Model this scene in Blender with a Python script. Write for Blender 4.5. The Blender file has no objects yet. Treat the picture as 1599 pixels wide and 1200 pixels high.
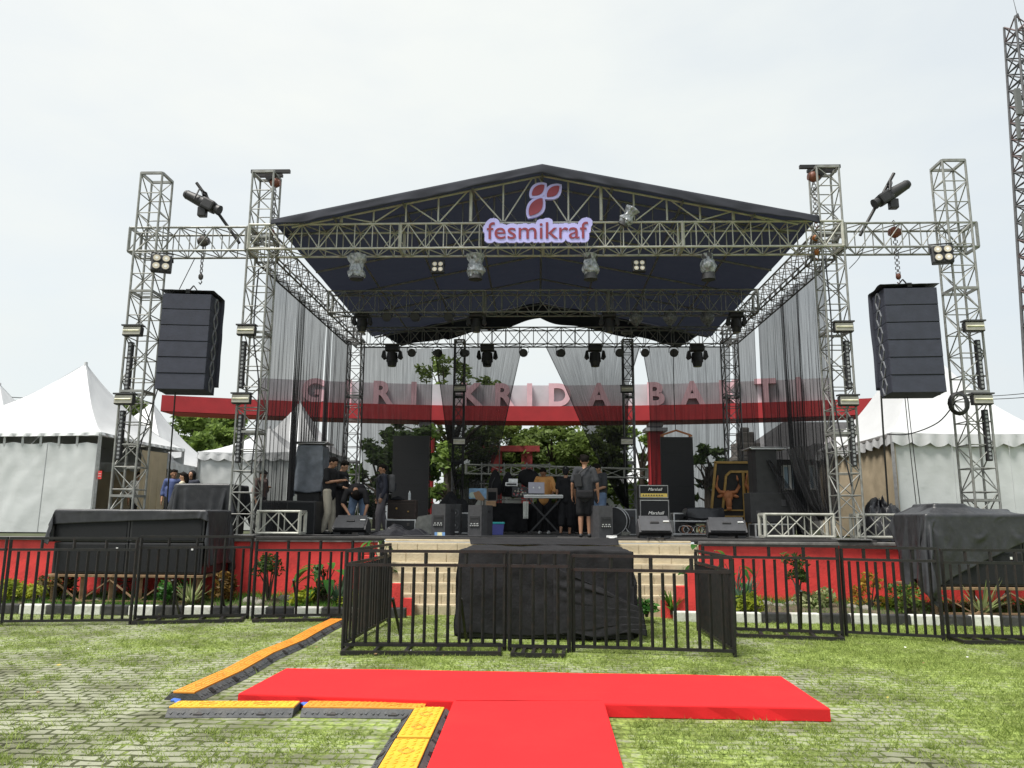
import bpy, bmesh, math, random
import numpy as np
from math import sin, cos, pi, radians, atan2, hypot, sqrt
from mathutils import Vector, Matrix, noise
random.seed(7); rng = np.random.default_rng(7)
SC = bpy.context.scene; COL = SC.collection

# ------------------------------------------------------------------ camera
F = 1201.0; CH = 1.6
cam = bpy.data.objects.new('camera', bpy.data.cameras.new('camera')); COL.objects.link(cam)
cam.data.sensor_width = 36; cam.data.lens = F / 1599 * 36
cam.data.clip_start = .05; cam.data.clip_end = 2000
CM = Matrix.Rotation(radians(1.9), 3, 'Z') @ Matrix.Rotation(radians(100.0), 3, 'X') @ Matrix.Rotation(radians(.35), 3, 'Z')
cam.matrix_world = Matrix.Translation((0, 0, CH)) @ CM.to_4x4()
SC.camera = cam
def at(px, py, Y):
    "world point seen at a photo pixel, at distance Y along the stage axis"
    r = CM @ Vector(((px - 799.5) / F, (600 - py) / F, -1)); t = Y / r.y
    return Vector((r.x * t, Y, CH + r.z * t))
def atz(px, py, z=0.0):
    r = CM @ Vector(((px - 799.5) / F, (600 - py) / F, -1)); t = (z - CH) / r.z
    return Vector((r.x * t, r.y * t, z))
S = 1.22            # height of the terrace and the stage floor

# ------------------------------------------------------------------ materials
MATS = {}
def nodes(m): return m.node_tree.nodes, m.node_tree.links
def mat(name, c, rough=.6, metal=0.0, var=.25, scale=6.0, bump=0.0, bscale=None, stretch=None, spec=.5, alpha=None, dirt=None, dscale=2.0, damt=.5):
    if name in MATS: return MATS[name]
    m = bpy.data.materials.new(name); m.use_nodes = True; N, L = nodes(m)
    b = N['Principled BSDF']; b.inputs['Roughness'].default_value = rough; b.inputs['Metallic'].default_value = metal
    b.inputs['Specular IOR Level'].default_value = spec
    tc = N.new('ShaderNodeTexCoord'); src = tc.outputs['Object']
    if stretch:
        mp = N.new('ShaderNodeMapping'); mp.inputs['Scale'].default_value = stretch; L.new(src, mp.inputs[0]); src = mp.outputs[0]
    n = N.new('ShaderNodeTexNoise'); n.inputs['Scale'].default_value = scale; n.inputs['Detail'].default_value = 5; L.new(src, n.inputs[0])
    r = N.new('ShaderNodeValToRGB'); e = r.color_ramp.elements
    e[0].position = .3; e[1].position = .7
    e[0].color = [max(0, x * (1 - var)) for x in c] + [1]; e[1].color = [min(1, x * (1 + var)) for x in c] + [1]
    L.new(n.outputs[0], r.inputs[0]); out = r.outputs[0]
    if dirt:
        n2 = N.new('ShaderNodeTexNoise'); n2.inputs['Scale'].default_value = dscale; n2.inputs['Detail'].default_value = 8; n2.inputs['Roughness'].default_value = .7
        L.new(src, n2.inputs[0])
        r2 = N.new('ShaderNodeValToRGB'); r2.color_ramp.elements[0].position = .5; r2.color_ramp.elements[1].position = .72
        r2.color_ramp.elements[1].color = (damt,) * 3 + (1,)
        L.new(n2.outputs[0], r2.inputs[0])
        mx = N.new('ShaderNodeMixRGB'); mx.inputs[2].default_value = (*dirt, 1); L.new(r2.outputs[0], mx.inputs[0]); L.new(out, mx.inputs[1]); out = mx.outputs[0]
    L.new(out, b.inputs['Base Color'])
    if bump:
        n3 = N.new('ShaderNodeTexNoise'); n3.inputs['Scale'].default_value = bscale or scale * 3; n3.inputs['Detail'].default_value = 4; L.new(src, n3.inputs[0])
        bp = N.new('ShaderNodeBump'); bp.inputs['Strength'].default_value = bump; bp.inputs['Distance'].default_value = .02
        L.new(n3.outputs[0], bp.inputs['Height']); L.new(bp.outputs[0], b.inputs['Normal'])
    MATS[name] = m; return m
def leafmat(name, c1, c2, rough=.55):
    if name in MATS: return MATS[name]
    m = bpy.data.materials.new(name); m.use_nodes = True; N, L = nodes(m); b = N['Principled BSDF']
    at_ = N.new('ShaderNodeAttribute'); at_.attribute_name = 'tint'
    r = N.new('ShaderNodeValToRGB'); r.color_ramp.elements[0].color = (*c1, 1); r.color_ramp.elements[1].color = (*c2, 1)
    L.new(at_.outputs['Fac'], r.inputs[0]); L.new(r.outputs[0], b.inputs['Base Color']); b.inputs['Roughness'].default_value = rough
    b.inputs['Specular IOR Level'].default_value = .25
    tr = N.new('ShaderNodeBsdfTranslucent'); L.new(r.outputs[0], tr.inputs[0])
    mx = N.new('ShaderNodeMixShader'); mx.inputs[0].default_value = .45
    L.new(b.outputs[0], mx.inputs[1]); L.new(tr.outputs[0], mx.inputs[2]); L.new(mx.outputs[0], N['Material Output'].inputs[0])
    MATS[name] = m; return m
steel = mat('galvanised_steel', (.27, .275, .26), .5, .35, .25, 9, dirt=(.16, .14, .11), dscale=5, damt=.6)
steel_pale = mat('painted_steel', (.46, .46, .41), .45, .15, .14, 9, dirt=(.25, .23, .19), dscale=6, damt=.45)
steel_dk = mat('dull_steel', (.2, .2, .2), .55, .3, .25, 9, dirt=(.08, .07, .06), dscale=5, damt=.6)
black_st = mat('black_painted_steel', (.010, .0095, .0095), .5, 0, .4, 12, dirt=(.04, .02, .014), dscale=9, damt=.5)
tarp_roof = mat('roof_tarpaulin', (.030, .032, .040), .85, 0, .15, 3, .15, 14, spec=.15)
tarp_blk = mat('black_tarpaulin', (.026, .027, .031), .42, 0, .3, 5, .35, 3.2, dirt=(.1, .1, .1), dscale=7, damt=.25)
cloth_blk = mat('black_cloth', (.016, .016, .018), .8, 0, .3, 7, .3, 20, spec=.25)
grey_tarp = mat('grey_tarpaulin', (.16, .18, .21), .5, 0, .25, 6, .4, 10)
blk = mat('black_plastic', (.022, .022, .024), .5, 0, .25, 10)
blk2 = mat('speaker_grille', (.013, .014, .016), .75, 0, .3, 60, .3, 180, spec=.3)
navy = mat('speaker_cover', (.032, .036, .055), .75, 0, .15, 6, .12, 25)
dkgrey = mat('dark_grey_plastic', (.052, .052, .056), .55, 0, .2, 14)
alu = mat('aluminium_edge', (.6, .6, .6), .35, .7, .15, 12)
white_p = mat('white_plastic', (.75, .75, .74), .4, 0, .05, 10)
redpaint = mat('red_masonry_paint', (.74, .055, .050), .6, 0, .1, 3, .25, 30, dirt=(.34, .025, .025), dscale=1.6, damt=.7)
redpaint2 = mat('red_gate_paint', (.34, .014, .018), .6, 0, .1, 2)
cream = mat('cream_brick_paint', (.50, .43, .30), .75, 0, .1, 5, .3, 24, dirt=(.30, .24, .15), dscale=3.2, damt=.6)
gatewhite = mat('gate_white_paint', (.50, .48, .51), .65, 0, .06, 2, dirt=(.4, .38, .38), dscale=1.2, damt=.5)
letterpink = mat('faded_pink_letter', (.66, .40, .44), .6, 0, .08, 4)
tentwhite = mat('white_tent_canvas', (.53, .54, .55), .5, 0, .02, 2.2, .3, 3.5)
tentwall = mat('tent_wall_canvas', (.60, .62, .62), .45, 0, .02, 2.5, .35, 5.0)
tentcream = mat('tent_lining_canvas', (.55, .45, .31), .7, 0, .1, 3, .4, 5)
carpet = mat('red_felt_carpet', (.72, .026, .030), .9, 0, .05, 120, .35, 320, spec=.1, dirt=(.55, .035, .035), dscale=1.1, damt=.55)
yellowp = mat('yellow_ramp_lid', (.80, .42, .035), .5, 0, .1, 9, dirt=(.45, .22, .03), dscale=6, damt=.5)
rubber = mat('black_rubber', (.055, .058, .062), .7, 0, .3, 15, .3, 60, dirt=(.18, .17, .15), dscale=6, damt=.4)
rust = mat('rusty_timber', (.22, .14, .075), .8, 0, .35, 8, .3, 20)
gold = mat('gold_painted_wood', (.50, .31, .09), .5, .1, .2, 8)
orangep = mat('orange_brown_paint', (.55, .21, .085), .55, 0, .2, 6)
clear = mat('grey_plastic_wrap', (.30, .32, .35), .25, 0, .55, 16, .8, 14)
chainm = mat('chain_steel', (.10, .09, .085), .5, .5, .3, 20)
hoistm = mat('hoist_red_brown', (.17, .055, .03), .5, 0, .3, 14)
lens = mat('lamp_lens', (.62, .55, .42), .2, .3, .15, 9)
led = mat('led_panel_grid', (.028, .028, .030), .6, 0, .12, 90)
bark = mat('tree_bark', (.075, .06, .047), .9, 0, .3, 6, .6, 12)
rock = mat('garden_rock', (.24, .22, .19), .9, 0, .3, 6, .6, 9)
soil = mat('garden_soil', (.10, .075, .05), .95, 0, .4, 5, .6, 12)
kerbw = mat('white_kerb_paint', (.62, .62, .58), .7, 0, .12, 8, .2, 20, dirt=(.28, .27, .22), dscale=5, damt=.7)
kerbb = mat('black_kerb_paint', (.03, .03, .032), .7, 0, .3, 8, .2, 20, dirt=(.12, .11, .1), dscale=5, damt=.5)
hairm = mat('black_hair', (.010, .008, .007), .8, 0, .4, 60, .3, 90, spec=.12)
skins = [mat('skin_%s' % w, c, .5, 0, .08, 20) for w, c in (('tan', (.36, .19, .115)), ('brown', (.26, .13, .08)), ('light', (.45, .26, .17)))]
L_TREE = leafmat('tree_leaves', (.045, .075, .020), (.19, .26, .065))
L_TREE2 = leafmat('bright_tree_leaves', (.06, .11, .025), (.22, .31, .07))
L_DARK = leafmat('dark_shrub_leaves', (.025, .05, .014), (.08, .13, .03))
L_YEL = leafmat('yellow_shrub_leaves', (.16, .22, .025), (.45, .48, .05))
L_SPIK = leafmat('striped_blade_leaves', (.14, .22, .06), (.5, .52, .28))
L_BRO = leafmat('broad_glossy_leaves', (.03, .11, .02), (.10, .26, .05), .35)
L_GR = leafmat('grass_blades', (.14, .20, .04), (.38, .46, .13))
L_GR2 = leafmat('garden_grass_blades', (.05, .15, .018), (.16, .34, .05))
eyem = mat('dark_eye', (.01, .008, .008), .2)

# ------------------------------------------------------------------ mesh builder
class MB:
    def __init__(s): s.v = []; s.f = []; s.m = []; s.sm = []
    def add(s, vs, fs, mi=0, smooth=False):
        o = len(s.v); s.v += [tuple(x) for x in vs]; s.f += [tuple(i + o for i in f) for f in fs]
        s.m += [mi] * len(fs); s.sm += [smooth] * len(fs); return s
    def box(s, c, d, rot=None, mi=0, bev=0.0):
        c = Vector(c)
        if bev:
            bm = bmesh.new(); bmesh.ops.create_cube(bm, size=1)
            for v in bm.verts: v.co = Vector((v.co.x * d[0], v.co.y * d[1], v.co.z * d[2]))
            bmesh.ops.bevel(bm, geom=bm.edges[:], offset=bev, segments=2, affect='EDGES', profile=.6)
            vs = [v.co.copy() for v in bm.verts]; bm.verts.index_update(); fs = [[v.index for v in f.verts] for f in bm.faces]; bm.free()
        else:
            vs = [Vector((x * d[0] / 2, y * d[1] / 2, z * d[2] / 2)) for x in (-1, 1) for y in (-1, 1) for z in (-1, 1)]
            fs = [(0, 1, 3, 2), (4, 6, 7, 5), (0, 4, 5, 1), (2, 3, 7, 6), (0, 2, 6, 4), (1, 5, 7, 3)]
        if rot is not None: vs = [rot @ v for v in vs]
        return s.add([v + c for v in vs], fs, mi)
    def _frame(s, d):
        d = d.normalized(); u = d.orthogonal().normalized() if abs(d.z) > .999 else Vector((-d.y, d.x, 0)).normalized()
        return u, d.cross(u)
    def tube(s, p, q, r, n=6, r2=None, mi=0, smooth=True, cap=True):
        p, q = Vector(p), Vector(q); r2 = r if r2 is None else r2
        if (q - p).length < 1e-6: return s
        u, w = s._frame(q - p)
        vs = [p + (u * cos(2 * pi * k / n) + w * sin(2 * pi * k / n)) * r for k in range(n)] + [q + (u * cos(2 * pi * k / n) + w * sin(2 * pi * k / n)) * r2 for k in range(n)]
        fs = [(k, (k + 1) % n, n + (k + 1) % n, n + k) for k in range(n)]
        s.add(vs, fs, mi, smooth)
        if cap: s.add(vs, [tuple(range(n))[::-1], tuple(range(n, 2 * n))], mi)
        return s
    def bar(s, p, q, w, h=None, mi=0):
        p, q = Vector(p), Vector(q); h = h or w; u, t = s._frame(q - p)
        vs = [b + u * (a * w / 2) + t * (c * h / 2) for b in (p, q) for a, c in ((-1, -1), (1, -1), (1, 1), (-1, 1))]
        return s.add(vs, [(0, 1, 5, 4), (1, 2, 6, 5), (2, 3, 7, 6), (3, 0, 4, 7), (3, 2, 1, 0), (4, 5, 6, 7)], mi)
    def path(s, pts, r, n=6, mi=0):
        pts = [Vector(p) for p in pts]; N = len(pts); rings = []
        for i, p in enumerate(pts):
            d = pts[min(i + 1, N - 1)] - pts[max(i - 1, 0)]; u, w = s._frame(d if d.length > 1e-6 else Vector((0, 0, 1)))
            rr = r[i] if isinstance(r, (list, tuple)) else r
            rings += [p + (u * cos(2 * pi * k / n) + w * sin(2 * pi * k / n)) * rr for k in range(n)]
        fs = [(i * n + k, i * n + (k + 1) % n, (i + 1) * n + (k + 1) % n, (i + 1) * n + k) for i in range(N - 1) for k in range(n)]
        s.add(rings, fs, mi, True); s.add(rings[:n] + rings[-n:], [tuple(range(n))[::-1], tuple(range(n, 2 * n))], mi); return s
    def ball(s, c, r, n=10, mi=0, rot=None):
        r = (r, r, r) if not isinstance(r, (tuple, list)) else r; c = Vector(c); vs = []; m = max(4, n // 2 + 1)
        for i in range(m + 1):
            t = pi * i / m
            for k in range(n):
                v = Vector((r[0] * sin(t) * cos(2 * pi * k / n), r[1] * sin(t) * sin(2 * pi * k / n), r[2] * cos(t)))
                vs.append(c + (rot @ v if rot is not None else v))
        return s.add(vs, [(i * n + k, (i + 1) * n + k, (i + 1) * n + (k + 1) % n, i * n + (k + 1) % n) for i in range(m) for k in range(n)], mi, True)
    def prism(s, poly, y0, y1, mi=0, ax='y'):
        "polygon in xz extruded along y (or in yz along x, or in xy along z)"
        n = len(poly)
        P = {'y': lambda a, b, t: (a, t, b), 'x': lambda a, b, t: (t, a, b), 'z': lambda a, b, t: (a, b, t)}[ax]
        vs = [P(a, b, y0) for a, b in poly] + [P(a, b, y1) for a, b in poly]
        fs = [tuple(range(n)), tuple(range(2 * n - 1, n - 1, -1))] + [(k, n + k, n + (k + 1) % n, (k + 1) % n) for k in range(n)]
        return s.add(vs, fs, mi)
    def grid(s, fn, nu, nv, mi=0, smooth=True):
        vs = [fn(i / nu, j / nv) for j in range(nv + 1) for i in range(nu + 1)]
        return s.add(vs, [(j * (nu + 1) + i, j * (nu + 1) + i + 1, (j + 1) * (nu + 1) + i + 1, (j + 1) * (nu + 1) + i) for j in range(nv) for i in range(nu)], mi, smooth)
    def disc(s, c, nrm, r, n=16, mi=0):
        u, w = s._frame(Vector(nrm)); c = Vector(c)
        return s.add([c + (u * cos(2 * pi * k / n) + w * sin(2 * pi * k / n)) * r for k in range(n)], [tuple(range(n))], mi)
    def build(s, name, m, parent=None, world=False, loc=None):
        me = bpy.data.meshes.new(name)
        vs = s.v
        if world and parent is not None:
            lx, ly, lz = parent.location; vs = [(a - lx, b - ly, c - lz) for a, b, c in vs]
        me.from_pydata(vs, [], s.f); 
        for q in (m if isinstance(m, (list, tuple)) else [m]): me.materials.append(q)
        me.polygons.foreach_set('material_index', s.m); me.polygons.foreach_set('use_smooth', s.sm); me.update()
        o = bpy.data.objects.new(name, me); COL.objects.link(o)
        if parent is not None: o.parent = parent
        if loc is not None: o.location = loc
        return o
def solidify(o, t, off=0):
    md = o.modifiers.new('thickness', 'SOLIDIFY'); md.thickness = t; md.offset = off; return o
def tag(o, label=None, cat=None, group=None, kind=None):
    if label: o['label'] = label
    if cat: o['category'] = cat
    if group: o['group'] = group
    if kind: o['kind'] = kind
    return o
def thing(name, label, cat, loc=(0, 0, 0), rz=0.0, group=None):
    o = bpy.data.objects.new(name, None); COL.objects.link(o); o.location = loc; o.rotation_euler = (0, 0, rz); o.empty_display_size = .2
    return tag(o, label, cat, group)
CHILD = {}
def dup(root, loc, rz=None, label=None, group=None, rot=None, scale=None):
    kids = {}
    for o in COL.objects:
        if o.parent: kids.setdefault(o.parent.name, []).append(o)
    def cp(o, par):
        c = o.copy(); COL.objects.link(c)
        if par: c.parent = par
        for k in kids.get(o.name, []): cp(k, c)
        return c
    r = cp(root, None); r.location = loc
    if rz is not None: r.rotation_euler = (0, 0, rz)
    if rot is not None: r.rotation_euler = rot
    if scale is not None: r.scale = scale
    if label: r['label'] = label
    if group: r['group'] = group
    return r
def attr_mesh(name, V, Fc, tint, m, parent=None, kind=None):
    "big leaf mesh from numpy arrays: V (n,3), Fc (m,k), tint per face"
    me = bpy.data.meshes.new(name); k = Fc.shape[1]
    me.vertices.add(len(V)); me.vertices.foreach_set('co', V.astype(np.float32).ravel())
    me.loops.add(Fc.size); me.loops.foreach_set('vertex_index', Fc.astype(np.int32).ravel())
    me.polygons.add(len(Fc)); me.polygons.foreach_set('loop_start', np.arange(0, Fc.size, k, dtype=np.int32))
    me.update(calc_edges=True)
    a = me.attributes.new('tint', 'FLOAT', 'FACE'); a.data.foreach_set('value', tint.astype(np.float32))
    me.materials.append(m); me.validate()
    o = bpy.data.objects.new(name, me); COL.objects.link(o)
    if parent is not None: o.parent = parent
    if kind: o['kind'] = kind
    return o
def text_mesh(name, s, size, ext, m, parent, loc, rot=(pi / 2, 0, 0), off=0.0, shear=0.0, sx=1.0, space=1.0):
    cu = bpy.data.curves.new(name, 'FONT'); cu.body = s; cu.size = size; cu.extrude = ext; cu.offset = off; cu.shear = shear
    cu.align_x = 'CENTER'; cu.align_y = 'BOTTOM_BASELINE'; cu.space_character = space; cu.resolution_u = 6
    t = bpy.data.objects.new(name + '_tmp', cu); COL.objects.link(t); bpy.context.view_layer.update()
    me = bpy.data.meshes.new_from_object(t.evaluated_get(bpy.context.evaluated_depsgraph_get()))
    bpy.data.objects.remove(t); bpy.data.curves.remove(cu)
    me.name = name; me.materials.clear(); me.materials.append(m)
    o = bpy.data.objects.new(name, me); COL.objects.link(o); o.location = loc; o.rotation_euler = rot; o.scale = (sx, 1, 1)
    if parent is not None: o.parent = parent
    return o
def nz(x, y, z=0.0): return noise.noise(Vector((x, y, z)))
def fbm(x, y, z=0.0): return nz(x, y, z) + .5 * nz(2.1 * x, 2.1 * y, z + 3) + .25 * nz(4.3 * x, 4.3 * y, z + 7)

# ------------------------------------------------------------------ world and sun
SUN_EL, SUN_AZ = radians(66), radians(-128)       # azimuth measured from +Y towards +X: high on the left, a little behind the camera
W = bpy.data.worlds.new('World'); SC.world = W; W.use_nodes = True; N, L = nodes(W)
bg = N['Background']; bg.inputs[1].default_value = .1
sky = N.new('ShaderNodeTexSky'); sky.sky_type = 'NISHITA'; sky.sun_disc = False; sky.sun_elevation = SUN_EL; sky.sun_rotation = SUN_AZ
sky.air_density = 1.2; sky.dust_density = 2.5
tc = N.new('ShaderNodeTexCoord')
mp = N.new('ShaderNodeMapping'); mp.inputs['Scale'].default_value = (1.0, 1.0, 2.6); L.new(tc.outputs['Generated'], mp.inputs[0])
n1 = N.new('ShaderNodeTexNoise'); n1.inputs['Scale'].default_value = 2.1; n1.inputs['Detail'].default_value = 7; n1.inputs['Roughness'].default_value = .55; L.new(mp.outputs[0], n1.inputs[0])
cr = N.new('ShaderNodeValToRGB'); e = cr.color_ramp.elements; e[0].position = .36; e[0].color = (.84, .84, .84, 1); e[1].position = .62; e[1].color = (1, 1, 1, 1)
L.new(n1.outputs[0], cr.inputs[0])
n2 = N.new('ShaderNodeTexNoise'); n2.inputs['Scale'].default_value = 1.3; n2.inputs['Detail'].default_value = 4; L.new(mp.outputs[0], n2.inputs[0])
# cloud brightness: brightest round the hidden sun, duller away from it
sd = Vector((cos(SUN_EL) * sin(SUN_AZ), cos(SUN_EL) * cos(SUN_AZ), sin(SUN_EL)))
dp = N.new('ShaderNodeVectorMath'); dp.operation = 'DOT_PRODUCT'; dp.inputs[1].default_value = Vector((-.38, .30, .87)).normalized(); L.new(tc.outputs['Generated'], dp.inputs[0])
c2 = N.new('ShaderNodeValToRGB'); e = c2.color_ramp.elements; e[0].position = .2; e[0].color = (3.7, 3.95, 4.05, 1); e[1].position = 1.0; e[1].color = (4.9, 4.95, 4.8, 1)
q = e.new(.62); q.color = (4.15, 4.34, 4.28, 1); q = e.new(.86); q.color = (4.4, 4.52, 4.40, 1)
ad = N.new('ShaderNodeMath'); ad.operation = 'MULTIPLY_ADD'; ad.inputs[1].default_value = .5; L.new(n2.outputs[0], ad.inputs[0]); L.new(dp.outputs['Value'], ad.inputs[2])
sb = N.new('ShaderNodeMath'); sb.operation = 'SUBTRACT'; sb.inputs[1].default_value = .25; L.new(ad.outputs[0], sb.inputs[0]); L.new(sb.outputs[0], c2.inputs[0])
mx = N.new('ShaderNodeMixRGB'); L.new(cr.outputs[0], mx.inputs[0]); L.new(sky.outputs[0], mx.inputs[1]); L.new(c2.outputs[0], mx.inputs[2])
L.new(mx.outputs[0], bg.inputs[0])
sun = bpy.data.objects.new('sun', bpy.data.lights.new('sun', 'SUN')); COL.objects.link(sun)
sun.data.energy = 2.6; sun.data.angle = radians(20); sun.data.color = (1, .96, .9)
sun.rotation_euler = sd.to_track_quat('Z', 'Y').to_euler()
SC.view_settings.view_transform = 'Standard'; SC.view_settings.look = 'None'; SC.view_settings.exposure = 1.1; SC.view_settings.gamma = 1
SC.cycles.transparent_max_bounces = 24; SC.cycles.max_bounces = 6

# ------------------------------------------------------------------ ground
def coverage(x, y):
    "how much of the paving the grass hides: the left foreground is bare, the back and the right are green"
    b = .80 + .03 * (y - 7) + .03 * x
    if x < -1.0: b -= .26 * min(1, (-1.0 - x) / 3) * max(0, min(1, (9.8 - y) / 2.5))
    b += .36 * fbm(x * .55, y * .55, 5) + .20 * nz(x * 2.1, y * 2.1, 9) + .16 * nz(x * 5.5, y * 5.5, 3)
    return b
gm = bpy.data.materials.new('overgrown_paving'); gm.use_nodes = True; N, L = nodes(gm); b = N['Principled BSDF']; b.inputs['Roughness'].default_value = .9; b.inputs['Specular IOR Level'].default_value = .2
tc = N.new('ShaderNodeTexCoord')
wob = N.new('ShaderNodeTexNoise'); wob.inputs['Scale'].default_value = 5; L.new(tc.outputs['Object'], wob.inputs[0])
wm = N.new('ShaderNodeMixRGB'); wm.blend_type = 'LINEAR_LIGHT'; wm.inputs[0].default_value = .05; L.new(tc.outputs['Object'], wm.inputs[1]); L.new(wob.outputs[1], wm.inputs[2])
br = N.new('ShaderNodeTexBrick'); br.inputs['Scale'].default_value = 1; br.inputs['Brick Width'].default_value = .21; br.inputs['Row Height'].default_value = .12
br.inputs['Mortar Size'].default_value = .018; br.inputs['Mortar Smooth'].default_value = .35; br.inputs['Color1'].default_value = (.30, .31, .225, 1); br.inputs['Color2'].default_value = (.26, .27, .195, 1); br.inputs['Mortar'].default_value = (.09, .10, .05, 1)
L.new(wm.outputs[0], br.inputs[0])
cov = N.new('ShaderNodeAttribute'); cov.attribute_name = 'cover'
fn_ = N.new('ShaderNodeTexNoise'); fn_.inputs['Scale'].default_value = 9; fn_.inputs['Detail'].default_value = 6; fn_.inputs['Roughness'].default_value = .7; L.new(tc.outputs['Object'], fn_.inputs[0])
sm = N.new('ShaderNodeMath'); sm.operation = 'MULTIPLY_ADD'; sm.inputs[1].default_value = 1.9; L.new(fn_.outputs[0], sm.inputs[0]); L.new(cov.outputs['Fac'], sm.inputs[2])
mo = N.new('ShaderNodeMath'); mo.operation = 'MULTIPLY_ADD'; mo.inputs[1].default_value = .35; L.new(br.outputs['Fac'], mo.inputs[0]); L.new(sm.outputs[0], mo.inputs[2])
rp = N.new('ShaderNodeValToRGB'); rp.color_ramp.elements[0].position = .60; rp.color_ramp.elements[1].position = .78
sc_ = N.new('ShaderNodeMath'); sc_.operation = 'MULTIPLY'; sc_.inputs[1].default_value = .5; L.new(mo.outputs[0], sc_.inputs[0]); L.new(sc_.outputs[0], rp.inputs[0])
gn = N.new('ShaderNodeTexNoise'); gn.inputs['Scale'].default_value = 26; gn.inputs['Detail'].default_value = 4; L.new(tc.outputs['Object'], gn.inputs[0])
gr = N.new('ShaderNodeValToRGB'); gr.color_ramp.elements[0].position = .32; gr.color_ramp.elements[0].color = (.12, .175, .036, 1); gr.color_ramp.elements[1].position = .66; gr.color_ramp.elements[1].color = (.36, .45, .12, 1)
L.new(gn.outputs[0], gr.inputs[0])
m1 = N.new('ShaderNodeMixRGB'); L.new(rp.outputs[0], m1.inputs[0]); L.new(br.outputs[0], m1.inputs[1]); L.new(gr.outputs[0], m1.inputs[2])
dn = N.new('ShaderNodeTexNoise'); dn.inputs['Scale'].default_value = 1.5; dn.inputs['Detail'].default_value = 6; L.new(tc.outputs['Object'], dn.inputs[0])
dr = N.new('ShaderNodeValToRGB'); dr.color_ramp.elements[0].position = .38; dr.color_ramp.elements[0].color = (.50, .50, .44, 1); dr.color_ramp.elements[1].position = .58
L.new(dn.outputs[0], dr.inputs[0])
m2 = N.new('ShaderNodeMixRGB'); m2.blend_type = 'MULTIPLY'; m2.inputs[0].default_value = 1; L.new(m1.outputs[0], m2.inputs[1]); L.new(dr.outputs[0], m2.inputs[2])
jn = N.new('ShaderNodeMapRange'); jn.inputs[3].default_value = 1; jn.inputs[4].default_value = .64; L.new(br.outputs['Fac'], jn.inputs[0]); m3 = N.new('ShaderNodeMixRGB'); m3.blend_type = 'MULTIPLY'; m3.inputs[0].default_value = 1; L.new(m2.outputs[0], m3.inputs[1]); L.new(jn.outputs[0], m3.inputs[2]); L.new(m3.outputs[0], b.inputs['Base Color'])
bp = N.new('ShaderNodeBump'); bp.inputs['Strength'].default_value = .5; bp.inputs['Distance'].default_value = .02; bh = N.new('ShaderNodeMath'); bh.operation = 'SUBTRACT'
L.new(gn.outputs[0], bh.inputs[0]); L.new(br.outputs['Fac'], bh.inputs[1]); L.new(bh.outputs[0], bp.inputs['Height']); L.new(bp.outputs[0], b.inputs['Normal'])
xs = np.unique(np.concatenate([np.array([-160, -80, -40, -25]), np.arange(-16, 16.1, .12), np.array([25, 40, 80, 160])]))
ys = np.unique(np.concatenate([np.array([-60, -20, -5, 0, 2]), np.arange(3, 15.01, .12), np.array([15.2, 16])]))
g = MB(); vs = [(x, y, 0) for y in ys for x in xs]; nx = len(xs)
g.add(vs, [(j * nx + i, j * nx + i + 1, (j + 1) * nx + i + 1, (j + 1) * nx + i) for j in range(len(ys) - 1) for i in range(nx - 1)])
ground = g.build('ground', gm); tag(ground, kind='structure')
a = ground.data.attributes.new('cover', 'FLOAT', 'POINT'); a.data.foreach_set('value', np.array([coverage(v[0], v[1]) - .42 for v in vs], dtype=np.float32))
# raised terrace behind the retaining wall, out to the horizon
tm = mat('terrace_paving', (.085, .095, .06), .95, 0, .25, 3, .2, 20, spec=.03)
t = MB(); t.add([(-160, 15.0, S - .02), (160, 15.0, S - .02), (900, 1200, S - .02), (-900, 1200, S - .02)], [(0, 1, 2, 3)]); tag(t.build('terrace_ground', tm), kind='structure')

def blades(name, pts, hmin, hmax, wid, m, lean=.5, kind='stuff', label=None, cat=None):
    n = len(pts); P = np.array(pts); a = rng.uniform(0, 2 * pi, n); h = rng.uniform(hmin, hmax, n) * P[:, 3]; l = rng.uniform(.15, lean, n) * h * 1.6
    w = wid * rng.uniform(.6, 1.3, n); b = rng.uniform(0, 2 * pi, n)
    dx, dy = np.cos(a) * w, np.sin(a) * w; lx, ly = np.cos(b) * l, np.sin(b) * l
    V = np.zeros((n, 3, 3)); V[:, 0] = P[:, :3] + np.stack([-dx, -dy, 0 * dx], 1); V[:, 1] = P[:, :3] + np.stack([dx, dy, 0 * dx], 1)
    V[:, 2] = P[:, :3] + np.stack([lx, ly, h], 1)
    o = attr_mesh(name, V.reshape(-1, 3), np.arange(3 * n).reshape(-1, 3), rng.uniform(0, 1, n) ** 1.2, m, kind=kind)
    return tag(o, label, cat)
def inside_block(x, y):
    if -2.85 < x < 2.6 and 6.62 < y < 8.25: return True
    if -.85 < x < .72 and y < 6.8: return True
    if -3.3 < x < -2.86 and 6.5 < y < 12.1: return True
    if -3.3 < x < -.8 and 6.2 < y < 6.72: return True
    if -1.25 < x < -.7 and y < 6.75: return True
    if -1.3 < x < 1.45 and y > 10.75: return True
    return False
pts = []
while len(pts) < 130000:
    y = 4.6 + 8.7 * random.random() ** .9; x = random.uniform(-1, 1) * (.74 * y + .6)
    if inside_block(x, y): continue
    c = coverage(x, y) - .36 + .45 * nz(x * 6, y * 6, 2)
    # sprout out of the joints where the paving still shows
    j = min(abs((y / .12) % 1 - .5), 1) > .38
    if random.random() < c * (1.0 if j else .72): pts.append((x, y, 0, .55 + .6 * max(0, min(1, c))))
    elif random.random() < .02: pts.append((x, y, 0, .4))
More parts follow.
